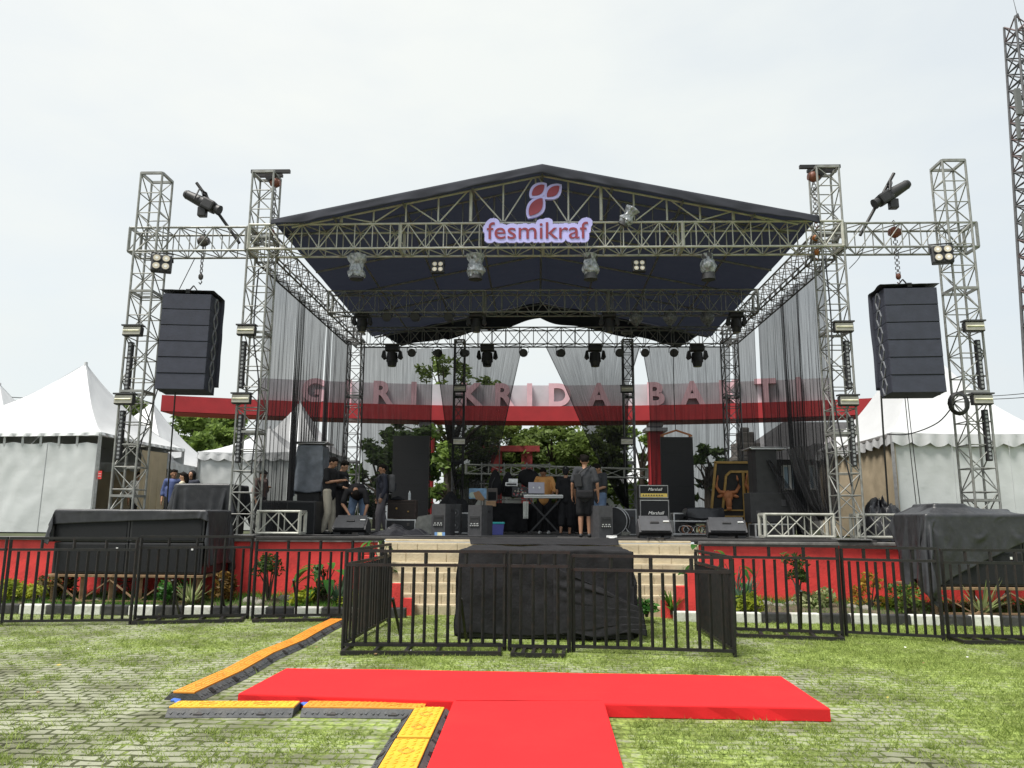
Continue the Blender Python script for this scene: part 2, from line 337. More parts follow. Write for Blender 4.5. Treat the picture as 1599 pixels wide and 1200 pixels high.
for _ in range(1500):
    y = 4.8 + 8 * random.random() ** 1.3; x = random.uniform(-1, 1) * (.74 * y + .6)
    if inside_block(x, y) or coverage(x, y) < .25: continue
    for q in range(26): pts.append((x + random.gauss(0, .035), y + random.gauss(0, .035), 0, random.uniform(.9, 1.9)))
blades('lawn_grass', pts, .010, .040, .0045, L_GR, 1.2, 'stuff', 'short yellow green grass growing over the paving in front of the stage', 'grass')

lt_ = MB()
for _ in range(70):
    y = 5 + 7.5 * random.random(); x = random.uniform(-1, 1) * (.72 * y)
    if inside_block(x, y): continue
    a = random.uniform(0, 6.28); w_ = random.uniform(.012, .03); mi = random.choice((0, 1, 1, 2))
    lt_.add([(x + w_ * cos(a), y + w_ * sin(a), .03), (x - w_ * .5 * sin(a), y + w_ * .5 * cos(a), .036), (x - w_ * cos(a), y - w_ * sin(a), .028), (x + w_ * .5 * sin(a), y - w_ * .5 * cos(a), .024)], [(0, 1, 2, 3)], mi)
tag(lt_.build('litter', [mat('paper_scrap', (.6, .6, .58), .8), mat('dead_leaf', (.20, .12, .05), .85), mat('yellow_leaf', (.4, .3, .06), .8)]), 'scattered dead leaves and paper scraps on the grass', 'litter', kind='stuff')
# garden bed and kerb
kb = MB()
def kerbline(kb, p, q):
    p, q = Vector(p), Vector(q); n = max(1, int((q - p).length / .46)); d = (q - p) / n; ang = atan2(d.y, d.x)
    for i in range(n):
        c = p + d * (i + .5); kb.box((c.x, c.y, .075), (d.length - .006, .16, .17), Matrix.Rotation(ang, 3, 'Z'), mi=i % 2, bev=.02)
kerbline(kb, (-16, 13.05, 0), (-2.15, 13.05, 0)); kerbline(kb, (2.2, 12.95, 0), (16, 12.45, 0))
tag(kb.build('kerb', [kerbw, kerbb]), kind='structure')
gb = MB()
def bed(x0, x1, ya):
    gb.grid(lambda u, v: (x0 + (x1 - x0) * u, ya(x0 + (x1 - x0) * u) + (14.85 - ya(x0 + (x1 - x0) * u)) * v, .07 + .13 * sin(pi * min(1, v * .8)) + .05 * fbm((x0 + (x1 - x0) * u) * 1.3, v * 2)), 70, 10)
bed(-16, -2.9, lambda x: 13.12); bed(2.9, 16, lambda x: 13.02 - .036 * (x - 2.2))
tag(gb.build('garden_bed', soil), kind='structure')
pts = []
while len(pts) < 26000:
    x = random.uniform(-13, 13); 
    if abs(x) < 2.95: continue
    y = random.uniform(13.15 if x < 0 else 13.05 - .036 * (x - 2.2), 14.7); c = .75 + .6 * nz(x * 1.1, y * 1.1, 4) - .45 * max(0, y - 13.7)
    if random.random() < c: pts.append((x, y, .08 + .1 * min(1, (y - 13.1)), 1))
blades('garden_grass', pts, .05, .14, .006, L_GR2, .7, 'stuff', 'bright green grass in the garden bed behind the painted kerb', 'grass')

# ------------------------------------------------------------------ retaining wall, stairs, stage
rw = thing('retaining_wall', 'long red painted retaining wall along the front of the terrace', 'wall', (0, 14.75, 0))
for sx in (-1, 1):
    w = MB()
    if sx < 0: w.box((-9.55, 14.95, S / 2 - .03), (13.1, .3, S - .06))
    else: w.box((9.55, 14.95, S / 2 - .03), (13.1, .3, S - .06))
    w.build('wall', redpaint, rw, True)
    w = MB(); w.box((sx * 9.55, 14.93, S - .03), (13.1, .4, .06), bev=.012); w.build('coping', mat('grey_coping', (.16, .155, .15), .8, 0, .3, 6, dirt=(.28, .28, .26), dscale=3, damt=.4, spec=.1), rw, True)
st = thing('stairs', 'cream brick stairs with red stepped cheek walls in the middle of the stage front', 'stairs', (0, 13, 0))
w = MB(); nst = 7
for i in range(nst):
    y0 = 13.5 + i * .16; z1 = (S - .05) * (i + 1) / nst
    w.box((0, (y0 + 14.9) / 2, z1 - (S - .05) / nst / 2 + .0), (5.9, 14.9 - y0, (S - .05) / nst - .004), bev=.008)
    for k in range(16):      # blocks of each riser stand a little proud
        x0 = -2.94 + k * .37 - (.18 if i % 2 else 0)
        a_, b_ = max(x0, -2.94), min(x0 + .355, 2.94)
        if b_ - a_ > .05: w.box(((a_ + b_) / 2, y0 - .004, z1 - .095), (b_ - a_, .016, .15), bev=.004)
w.build('flight', cream, st, True)
for sx in (-1, 1):
    w = MB(); prof = [(2.96, 0), (2.96, .98), (2.74, .98), (2.74, .74), (2.52, .74), (2.52, .52), (2.3, .52), (2.3, .28), (2.08, .28), (2.08, 0)]
    if sx < 0: prof = [(-a, b) for a, b in prof][::-1]
    w.prism(prof, 13.3, 13.48); w.build('cheek_wall', redpaint, st, True)
sg = thing('stage_floor', 'black carpeted stage floor under the truss roof', 'stage', (0, 19, S))
w = MB(); w.box((0, 19.2, S + .012), (12.6, 8.9, .05), bev=.01); 
for k in range(12): w.box((-5.8 + k * 1.05, 19.2, S + .0385), (1.035, 8.8, .006))
w.build('deck', mat('stage_carpet', (.035, .034, .034), .85, 0, .3, 3, .2, 40, dirt=(.09, .085, .08), dscale=1.6, damt=.5), sg, True)
w = MB(); w.box((0, 14.70, S - .015), (5.7, .12, .04), bev=.01); w.build('nosing', cream, sg, True)
SF = S + .042

# ------------------------------------------------------------------ trusses
def truss(name, label, p0, p1, wid, hgt, bay, m, group, up=(0, 0, 1), r=.024, rb=.012, plates=True, cat='truss', legs=None):
    "box truss: four chords, end frames, laced sides; local x is across, h is along 'up'"
    p0, p1, up = Vector(p0), Vector(p1), Vector(up); d = (p1 - p0); Ln = d.length; d /= Ln
    sd_ = d.cross(up).normalized(); up = sd_.cross(d).normalized()
    t = thing(name, label, cat, p0, 0, group)
    cor = [(-1, -1), (1, -1), (1, 1), (-1, 1)]
    P = lambda k, s: d * s + sd_ * (cor[k][0] * wid / 2) + up * (cor[k][1] * hgt / 2)
    for k in range(4): MB().tube(P(k, 0), P(k, Ln), r, 8).build('chord', m, t)
    b = MB(); n = max(1, round(Ln / bay)); s = Ln / n
    for f in range(4):
        a, c = f, (f + 1) % 4
        for i in range(n):
            if i: b.tube(P(a, i * s), P(c, i * s), rb, 5, cap=False)
            if (i + f) % 2: b.tube(P(a, i * s), P(c, (i + 1) * s), rb, 5, cap=False)
            else: b.tube(P(c, i * s), P(a, (i + 1) * s), rb, 5, cap=False)
    b.build('lacing', m, t)
    for e in (0, Ln):
        b = MB()
        for f in range(4): b.bar(P(f, e), P((f + 1) % 4, e), r * 2.1, r * 2.1)
        b.build('end_frame', m, t)
    if legs:
        for e in legs:
            b = MB()
            for f in range(4): b.bar(P(f, e), P((f + 1) % 4, e), r * 2, r * 2)
            b.build('joint_frame', m, t)
    return t
TF = 15.0; TX = 5.78; OX = 8.16; TB = 23.0; TOP = at(412, 268, 14.78).z; TOPL = at(222, 270, 14.36).z; TOPR = at(1483, 250, 14.36).z
CX = .10    # the stage stands a touch right of the camera axis
hb = .52; zt = (at(845, 349, 14.75).z + at(845, 386, 14.75).z) / 2
G1 = 'truss towers of the stage rig'
tw = {}
for nm, x, y, z0, z1, lab, m in (
    ('outer_left', at(205, 700, 14.56).x, TF, .0, TOPL, 'outermost truss tower on the left, beside the white tents', steel),
    ('inner_left', CX - TX, TF, SF, TOP, 'front truss tower at the left corner of the stage roof', steel),
    ('inner_right', CX + TX, TF, SF, TOP, 'front truss tower at the right corner of the stage roof', steel),
    ('outer_right', at(1529, 740, 14.56).x, TF, .0, TOPR, 'outermost truss tower on the right, beside the big white tent', steel),
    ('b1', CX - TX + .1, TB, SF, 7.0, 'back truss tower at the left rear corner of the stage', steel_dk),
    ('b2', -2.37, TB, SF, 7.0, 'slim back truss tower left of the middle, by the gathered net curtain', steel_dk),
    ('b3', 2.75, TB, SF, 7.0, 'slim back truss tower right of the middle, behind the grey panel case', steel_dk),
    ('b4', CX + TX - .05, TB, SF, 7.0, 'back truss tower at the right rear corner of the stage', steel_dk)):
    wd = .44 if y < 20 else (.42 if nm in ('b1', 'b4') else .30)
    yy = y + (.02 if nm.startswith('outer') else 0)
    yy += -.42 if nm.startswith('outer') else 0
    tw[nm] = truss('truss_tower', lab, (x, yy, z0), (x, yy, z1), wd, wd, .42, m, G1, up=(0, 1, 0), r=.023, rb=.012, cat='truss tower', legs=(2.0, 4.0, 6.0))
    b = MB(); b.box((0, 0, .012), (.62, .62, .024), bev=.005); b.build('base_plate', steel_dk, tw[nm])
for nm in ('inner_left', 'inner_right'):
    b = MB(); s_ = 1 if nm == 'inner_left' else -1; zz = TOP - SF + .05
    b.bar((-.3 * s_, -.1, zz), (.52 * s_, -.1, zz), .07, .07); b.bar((-.3 * s_, .1, zz), (.3 * s_, .1, zz), .06, .06)
    b.tube((.1 * s_, -.16, zz - .12), (.1 * s_, .16, zz - .12), .09, 10); b.build('head_block', black_st, tw[nm])
G2 = 'horizontal trusses of the stage rig'
yf = TF
front = truss('roof_truss', 'long front truss of the stage roof behind the lilac name sign', (CX - TX - .2, yf, zt), (CX + TX + .2, yf, zt), .5, hb, .36, steel_pale, G2, r=.025, rb=.013, legs=(3.1, 6.0, 8.8))
truss('roof_truss', 'left wing truss carrying the left line array', (at(203, 375, 14.8).x, yf - .0, zt - .03), (CX - TX - .26, yf - .0, zt - .03), .46, hb - .02, .36, steel, G2, r=.024, rb=.012)
truss('roof_truss', 'right wing truss carrying the right line array', (CX + TX + .26, yf, zt - .03), (at(1525, 370, 14.8).x, yf, zt - .03), .46, hb - .02, .36, steel, G2, r=.024, rb=.012)
truss('roof_truss', 'middle cross truss under the roof, half way to the back', (CX - TX + .3, 19.2, at(845, 474, 19.2).z), (CX + TX - .3, 19.2, at(845, 474, 19.2).z), .44, hb + .05, .40, steel, G2, r=.021, rb=.0115, legs=(4.0, 7.2))
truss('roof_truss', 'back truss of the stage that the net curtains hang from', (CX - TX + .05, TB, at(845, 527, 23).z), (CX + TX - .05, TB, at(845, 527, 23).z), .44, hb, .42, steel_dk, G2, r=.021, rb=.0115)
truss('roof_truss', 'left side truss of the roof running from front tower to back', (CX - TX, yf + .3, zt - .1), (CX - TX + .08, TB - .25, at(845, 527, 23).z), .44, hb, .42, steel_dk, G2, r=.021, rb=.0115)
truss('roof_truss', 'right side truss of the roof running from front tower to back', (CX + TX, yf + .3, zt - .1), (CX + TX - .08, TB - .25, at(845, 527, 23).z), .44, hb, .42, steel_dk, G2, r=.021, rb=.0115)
truss('low_truss', 'low horizontal truss rail behind the musicians at the back of the stage', (at(728, 733, 22.6).x, 22.6, at(728, 733, 22.6).z), (at(1010, 740, 22.6).x, 22.6, at(1010, 740, 22.6).z),   .28, .26, .62, steel_pale, 'low trusses at floor height', r=.02, rb=.011)
lt = at(400, 818, 15.6)
truss('low_truss', 'short white truss length lying by the left front tower', (CX - TX + .23, 15.25, SF + .26), (-4.62, 15.25, SF + .26), .36, .42, .4, steel_pale, 'low trusses at floor height', r=.024, rb=.014)
truss('low_truss', 'white truss length lying inside the right front tower', (4.35, 15.25, SF + .26), (CX + TX - .23, 15.25, SF + .26), .36, .42, .42, steel_pale, 'low trusses at floor height', r=.024, rb=.014)
truss('low_truss', 'short white truss stub outside the right front tower by the crumpled tarpaulin', (CX + TX + .23, 15.25, SF + .26), (7.05, 15.25, SF + .26), .36, .42, .4, steel_pale, 'low trusses at floor height', r=.024, rb=.014)

# gable frame and roof canopy
RZ, EZ = at(845, 258, 14.45).z, (at(430, 347, 14.45).z + at(1275, 341, 14.45).z) / 2 + .03; HW = 5.42
roofz = lambda x: EZ + (RZ - EZ) * (1 - abs(x) / HW)
gf = thing('gable_frame', 'pale lattice of struts filling the front gable of the roof', 'gable frame', (CX, yf, zt + hb / 2))
for yy, m_, rr, sh in ((-.26, steel_pale, .021, 0), (.24, steel_dk, .013, .45)):
    b = MB(); z0 = zt + hb / 2 + .03
    x = -4.75 + sh; k = 0
    while x < 4.9:
        zt_ = roofz(x) - .10
        if zt_ > z0 + .05: b.tube((CX + x, yf + yy, z0), (CX + x, yf + yy, zt_), rr * (1.7 if k % 4 == 1 else 1), 6)
        nxt = x + .66
        if abs(nxt) < 4.8:
            za, zb = roofz(x) - .1, roofz(nxt) - .1
            if k % 2: b.tube((CX + x + .06, yf + yy, za), (CX + nxt - .03, yf + yy, z0), rr * .8, 6)
            else: b.tube((CX + x + .03, yf + yy, z0), (CX + nxt - .06, yf + yy, zb), rr * .8, 6)
        x = nxt; k += 1
    b.build('strut_lattice', m_, gf, True)
    for sx in (-1, 1):
        MB().tube((CX, yf + yy, RZ - .1), (CX + sx * 5.1, yf + yy, roofz(5.1) - .1), .024, 8).build('rafter', m_, gf, True)
roofm = tarp_roof.copy(); roofm.name = 'thin_roof_tarpaulin'; N, L = nodes(roofm)
tr = N.new('ShaderNodeBsdfTranslucent'); tr.inputs[0].default_value = (.006, .007, .011, 1); mx = N.new('ShaderNodeAddShader'); L.new(N['Principled BSDF'].outputs[0], mx.inputs[0]); L.new(tr.outputs[0], mx.inputs[1]); L.new(mx.outputs[0], N['Material Output'].inputs[0])
RY0, RY1 = 14.45, 24.0
rc = thing('roof_canopy', 'dark grey tarpaulin roof of the stage with a hanging front edge', 'canopy', (CX, 19, EZ))
b = MB()
def roof_pt(u, v):
    x = -HW + 2 * HW * u; y = RY0 + (RY1 - RY0) * v
    bays = 4; s_ = abs(sin(pi * bays * v)); rid = 1 - abs(x) / HW
    sag = .07 * s_ * min(1, 4 * min(u, 1 - u)) * (1 if abs(x) > .1 else .3) + .035 * nz(x * .9, y * .6, 1)
    return (CX + x, y, roofz(x) - sag - .10 * v)
b.grid(roof_pt, 64, 48); o = b.build('roof_sheet', roofm, rc, True)
b = MB()
def fr(u, v):
    x = -HW + 2 * HW * u; dr = .22 + .018 * sin(x * 2.3) + .02 * nz(x * 1.7, 0, 3) - .12 * max(0, abs(x) - 4.6) + (.12 if x > 5.0 else 0) * (x - 5.0)
    w_ = .03 * sin(x * 5 + 2 * nz(x, v, 2)) * v + .03 * nz(x * 3, v * 2, 5) * v
    return (CX + x, RY0 - .012 - .05 * v + w_, roofz(x) + .015 - dr * v)
b.grid(fr, 140, 5); o = b.build('front_valance', tarp_roof, rc, True); solidify(o, .006)
b = MB()
def bk(u, v):
    top = 5.2; x = -top + 2 * top * u; bot = 4.45; xb = -bot + 2 * bot * u
    x2 = x + (xb - x) * v; dr = roofz(0) - .12 - at(845, 498, 24.0).z + .04 * sin(x * 3)
    z = (roofz(x) + .0) * (1 - v) + (roofz(xb) - .1 - dr - .07 * abs(sin(xb * 1.6)) * (abs(xb) < 3)) * v
    return (CX + x2, RY1 + .01 + .05 * sin(x * 4) * v, z)
b.grid(bk, 90, 5); o = b.build('back_valance', tarp_roof, rc, True); solidify(o, .006)
b = MB()
for xx in (-4.2, -2.8, -1.4, 0, 1.4, 2.8, 4.2): b.tube((CX + xx, RY0 + .1, roofz(xx) - .16), (CX + xx, RY1 - .1, roofz(xx) - .26), .028, 6)
b.build('purlin', steel_dk, rc, True)
for yy in (17.2, 19.2, 21.2, 23.8):
    b = MB()
    for sx in (-1, 1): b.tube((CX, yy, RZ - .22), (CX + sx * 5.3, yy, roofz(5.3) - .2), .026, 6)
    b.build('rafter', steel_dk, rc, True)

# name sign on the front truss
LIL = mat('lilac_board', (.50, .48, .90), .5, 0, .04, 3); MAR = mat('maroon_lettering', (.25, .035, .055), .5, 0, .06, 6)
sp = at(839, 373, 14.62)
ns = thing('name_sign', 'lilac cut out sign reading fesmikraf with three maroon leaves above', 'sign', sp)
H_ = .46
def fit(o, w):
    xs_ = [v.co.x for v in o.data.vertices]; k = w / (max(xs_) - min(xs_)); c = (max(xs_) + min(xs_)) / 2
    for v in o.data.vertices: v.co.x = (v.co.x - c) * k
o = text_mesh('lettering', 'fesmikraf', .50, .006, MAR, ns, (0, -.009, 0), off=.0); fit(o, 2.02)
P_ = []
for f in o.data.polygons:
    q = [o.data.vertices[k].co for k in f.vertices]
    for a in range(len(q)): 
        for t in range(5): P_.append(tuple(q[a].lerp(q[(a + 1) % len(q)], t / 5))[:2])
P_ = np.array(P_); gs = .011; rad_ = .085; gx0, gy0 = P_[:, 0].min() - .1, P_[:, 1].min() - .1; nX = int((P_[:, 0].max() + .1 - gx0) / gs) + 1; nY = int((P_[:, 1].max() + .1 - gy0) / gs) + 1
mk = np.zeros((nX, nY), bool); ii = np.arange(nX)[:, None]; jj = np.arange(nY)[None, :]; kr_ = int(rad_ / gs) + 1
for qx, qy in set((round(float(a), 2), round(float(c), 2)) for a, c in P_):
    ci, cj = int((qx - gx0) / gs), int((qy - gy0) / gs); i0, i1, j0, j1 = max(0, ci - kr_), ci + kr_ + 1, max(0, cj - kr_), cj + kr_ + 1
    di = np.arange(i0, min(i1, nX))[:, None] * gs + gx0 - qx; dj = np.arange(j0, min(j1, nY))[None, :] * gs + gy0 - qy
    mk[i0:i1, j0:j1] |= (di * di + dj * dj) < rad_ ** 2
bm = bmesh.new(); vd = {}
def gv(i, j):
    if (i, j) not in vd: vd[i, j] = bm.verts.new((gx0 + i * gs, 0, gy0 + j * gs))
    return vd[i, j]
for i_, j_ in zip(*np.nonzero(mk)): bm.faces.new((gv(i_, j_), gv(i_ + 1, j_), gv(i_ + 1, j_ + 1), gv(i_, j_ + 1)))
r_ = bmesh.ops.extrude_face_region(bm, geom=bm.faces[:])
for v in r_['geom']:
    if isinstance(v, bmesh.types.BMVert): v.co.y = .05
bmesh.ops.recalc_face_normals(bm, faces=bm.faces[:])
me = bpy.data.meshes.new('backing_board'); bm.to_mesh(me); bm.free(); me.materials.append(LIL); bo = bpy.data.objects.new('backing_board', me); COL.objects.link(bo); bo.parent = ns
def leafpoly(c, ang, ln, wd, gro=0.0, n=14):
    pts = []
    for i in range(n + 1):
        t = i / n; pts.append((-ln / 2 - gro + (ln + 2 * gro) * t, (wd / 2 + gro) * sin(pi * t) ** .7))
    for i in range(n, -1, -1):
        t = i / n
        if 0 < i < n: pts.append((-ln / 2 - gro + (ln + 2 * gro) * t, -(wd / 2 + gro) * sin(pi * t) ** .9))
    ca, sa = cos(ang), sin(ang)
    return [(c[0] + x * ca - y * sa, c[1] + x * sa + y * ca) for x, y in pts]
px2m = 14.66 / F * 1.02
for k, (cx, cy, an, ln, wd) in enumerate(((841.5, 296, 42, 27, 15), (865, 298, 42, 27, 15), (838, 322.5, 55, 36, 19))):
    c = ((cx - 840) * px2m * 1.03, (372 - cy) * px2m * 1.08)
    b = MB(); b.prism(leafpoly(c, radians(an), ln * px2m, wd * px2m, .062), .0 + .004 * k, .06); b.build('leaf_backing', LIL, ns)
    b = MB(); b.prism(leafpoly(c, radians(an), ln * px2m, wd * px2m), -.016, .002); b.build('leaf_emblem', MAR, ns)

# ------------------------------------------------------------------ net curtains
def netmat(name, lo, hi, seed):
    m = bpy.data.materials.new(name); m.use_nodes = True; N, L = nodes(m); N.remove(N['Principled BSDF'])
    uv = N.new('ShaderNodeUVMap'); mp = N.new('ShaderNodeMapping'); mp.inputs['Scale'].default_value = (42, 3.4, 1); mp.inputs['Location'].default_value = (seed, 0, 0); L.new(uv.outputs[0], mp.inputs[0])
    n = N.new('ShaderNodeTexNoise'); n.inputs['Scale'].default_value = 1.0; n.inputs['Detail'].default_value = 5; n.inputs['Roughness'].default_value = .75; L.new(mp.outputs[0], n.inputs[0])
    mr = N.new('ShaderNodeMapRange'); mr.inputs[1].default_value = .28; mr.inputs[2].default_value = .72; mr.inputs[3].default_value = lo; mr.inputs[4].default_value = hi; L.new(n.outputs[0], mr.inputs[0])
    de = N.new('ShaderNodeAttribute'); de.attribute_name = 'gather'
    ad = N.new('ShaderNodeMath'); ad.operation = 'ADD'; ad.use_clamp = True; L.new(mr.outputs[0], ad.inputs[0]); L.new(de.outputs['Fac'], ad.inputs[1])
    tr = N.new('ShaderNodeBsdfTransparent'); df = N.new('ShaderNodeBsdfDiffuse'); df.inputs[0].default_value = (.042, .042, .045, 1)
    mx = N.new('ShaderNodeMixShader'); L.new(ad.outputs[0], mx.inputs[0]); L.new(tr.outputs[0], mx.inputs[1]); L.new(df.outputs[0], mx.inputs[2])
    L.new(mx.outputs[0], N['Material Output'].inputs[0]); return m
NET = [netmat('black_net_%s' % w, lo, hi, sd_) for w, lo, hi, sd_ in (('fine', .42, .82, 0), ('thick', .52, .88, 11), ('folded', .50, .90, 23))]
def curtain(label, edgeA, edgeB, m, waves=9, amp=.05, nv=36, nu=90, grp='black net curtains round the stage', seed=0):
    "edgeA, edgeB: list of (x,y,z) down the two sides; the cloth is lofted between them with folds"
    def lerp(e, v):
        t = v * (len(e) - 1); i = min(int(t), len(e) - 2); f = t - i; return Vector(e[i]).lerp(Vector(e[i + 1]), f)
    w0 = (Vector(edgeB[0]) - Vector(edgeA[0])).length; vs = []; ga = []; uvs = []
    for j in range(nv + 1):
        v = j / nv; A, B = lerp(edgeA, v), lerp(edgeB, v); d = B - A; w = max(d.length, .02); nrm = Vector((-d.y, d.x, 0)); nrm = nrm.normalized() if nrm.length > 1e-5 else Vector((0, 1, 0))
        comp = max(0, 1 - w / w0)
        for i in range(nu + 1):
            u = i / nu; ph = 2 * pi * waves * (u + .09 * nz(u * 5, seed, 3)) + 2.4 * nz(u * 6, v * .9, seed)
            p = A + d * u + nrm * (amp * (1 + comp) * sin(ph) * (.35 + .65 * v)) + Vector((0, 0, -.02 * sin(pi * u * 6) * (1 - v)))
            vs.append(p); uvs.append((u * w0, v)); ga.append(.36 * comp + (.45 * max(0, 1 - min(u, 1 - u) * 70)) + .14 * max(0, sin(ph) * nz(u * 9, seed, 1) * 2) ** 2)
    b = MB(); b.add(vs, [(j * (nu + 1) + i, j * (nu + 1) + i + 1, (j + 1) * (nu + 1) + i + 1, (j + 1) * (nu + 1) + i) for j in range(nv) for i in range(nu)], 0, True)
    o = b.build('net_curtain', m); tag(o, label, 'curtain', grp)
    a = o.data.attributes.new('gather', 'FLOAT', 'POINT'); a.data.foreach_set('value', ga)
    ul = o.data.uv_layers.new(name='UVMap')
    for lp in o.data.loops: ul.data[lp.index].uv = uvs[lp.vertex_index]
    # give the cloth its object origin at the top edge
    return o
def e2(pts, Y): return [tuple(at(x, y, Y)) for x, y in pts]
CB = 22.85
curtain('black net curtain at the back left, hanging straight beside the left screen', e2([(562, 541), (563, 640), (565, 740), (566, 826)], CB), e2([(677, 545), (674, 640), (672, 740), (671, 826)], CB), NET[0], 10, .05, seed=1)
curtain('black net curtain swept into a tail left of the stage middle', e2([(678, 545), (688, 610), (700, 700), (712, 770), (722, 815)], CB - .08), e2([(816, 540), (800, 610), (783, 690), (757, 760), (728, 815)], CB - .08), NET[0], 11, .05, seed=2)
curtain('black net curtain swept to the right from the stage middle', e2([(851, 540), (880, 600), (915, 680), (945, 740), (972, 790)], CB - .04), e2([(1000, 540), (982, 600), (980, 680), (980, 745), (982, 795)], CB - .04), NET[0], 11, .05, seed=3)
curtain('black net curtain at the back right in front of the red pillar', e2([(1002, 540), (1013, 600), (1016, 690), (1018, 760), (1019, 826)], CB + .04), e2([(1140, 543), (1140, 640), (1138, 740), (1136, 826)], CB + .04), NET[0], 11, .05, seed=4)
xl, xr = CX - TX + .02, CX + TX - .02
def side(label, x, ya, yb, m, waves, zb=SF + .05, ztop=6.86, yab=None, ybb=None, bow=0, seed=0, amp=.03):
    yab = ya if yab is None else yab; ybb = yb if ybb is None else ybb
    A = [(x, ya + (yab - ya) * t ** 1.5, ztop + (zb - ztop) * t) for t in (0, .3, .6, 1)]; B = [(x, yb + (ybb - yb) * t ** 1.5, ztop + (zb - ztop) * t) for t in (0, .3, .6, 1)]
    return curtain(label, A, B, m, waves, amp, seed=seed)
side('black net curtain on the left side nearest the left front tower', xl, 15.35, 17.35, NET[0], 8, seed=5)
side('dark gathered net curtain on the left side, just behind the first panel', xl + .05, 17.2, 17.85, NET[2], 4, yab=17.38, ybb=17.52, seed=6)
side('second wide black net curtain on the left side of the stage', xl, 17.85, 19.9, NET[0], 8, zb=2.4, yab=18.2, ybb=19.4, seed=7)
side('dark gathered net curtain in the middle of the left side', xl + .05, 19.8, 20.3, NET[2], 3, yab=19.95, ybb=20.1, seed=8)
side('black net curtain on the left side nearest the back tower', xl + .02, 20.5, 22.7, NET[1], 9, seed=9)
side('black net curtain on the right side nearest the right front tower', xr, 15.35, 17.0, NET[0], 8, zb=SF + .35, seed=10)
side('dark doubled net curtain on the right side behind the tarped corner', xr - .05, 16.7, 18.0, NET[2], 6, yab=17.0, ybb=17.7, seed=11)
side('second wide black net curtain on the right side of the stage', xr, 17.9, 20.0, NET[1], 8, seed=12)
side('thin black net curtain on the right side nearest the back tower', xr - .02, 20.3, 22.7, NET[0], 9, seed=13)
pA = [at(1228, 700, 15.75), at(1240, 740, 15.75), at(1262, 790, 15.75), at(1280, 812, 15.75)]; pB = [at(1306, 690, 15.75), at(1311, 740, 15.75), at(1312, 780, 15.75), at(1304, 812, 15.75)]
curtain('swag of black net tied up beside the right front tower', [tuple(p) for p in pA], [tuple(p) for p in pB], NET[1], 7, .07, seed=14)

# ------------------------------------------------------------------ rigging: hoists, arrays, lamps
G3 = 'chain hoists on the rig'
def hoist(label, p, chain, m=hoistm, r=.13):
    t = thing('chain_hoist', label, 'chain hoist', p, 0, G3)
    b = MB(); b.ball((0, 0, 0), (r, r * .8, r), 12); b.tube((-r * .9, 0, 0), (r * .9, 0, 0), r * .62, 12); b.build('motor_body', m, t)
    b = MB()
    b.path([(0, 0, r * .9), (0, 0, r * 1.5), (.03, 0, r * 1.8), (.0, 0, r * 2.1), (-.035, 0, r * 1.8)], .012, 6); b.build('top_hook', chainm, t)
    b = MB(); n = int(chain / .055)
    for i in range(n):
        z = -r - i * .055; o = .018 if i % 2 else 0; b.tube((-.012 - o, o, z), (-.012 - o, o, z - .06), .010, 5); b.tube((.012 + o, -o, z), (.012 + o, -o, z - .06), .010, 5)
    b.build('chain', chainm, t)
    b = MB(); b.ball((.0, 0, -r - chain - .03), (.055, .05, .07), 8); b.path([(0, 0, -r - chain - .08), (.03, 0, -r - chain - .14), (0, 0, -r - chain - .19), (-.03, 0, -r - chain - .15)], .013, 6); b.build('hook_block', m, t)
    return t
hoist('dark chain hoist above the left line array', at(318, 377, 15.0), .62, chainm, .12)
hoist('red brown chain hoist above the right line array', at(1397, 363, 15.0), .78, hoistm, .12)
hoist('red brown chain hoist at the top of the left front tower', at(430, 286, 14.95), .95, hoistm, .11)
hoist('red brown chain hoist at the top of the right front tower', at(1270, 276, 14.95), .8, hoistm, .12)
hoist('small orange brown hoist inside the right end of the front truss', at(1274, 372, 15.1), .2, mat('hoist_orange', (.36, .13, .03), .5, 0, .2, 14), .07)
b = MB()
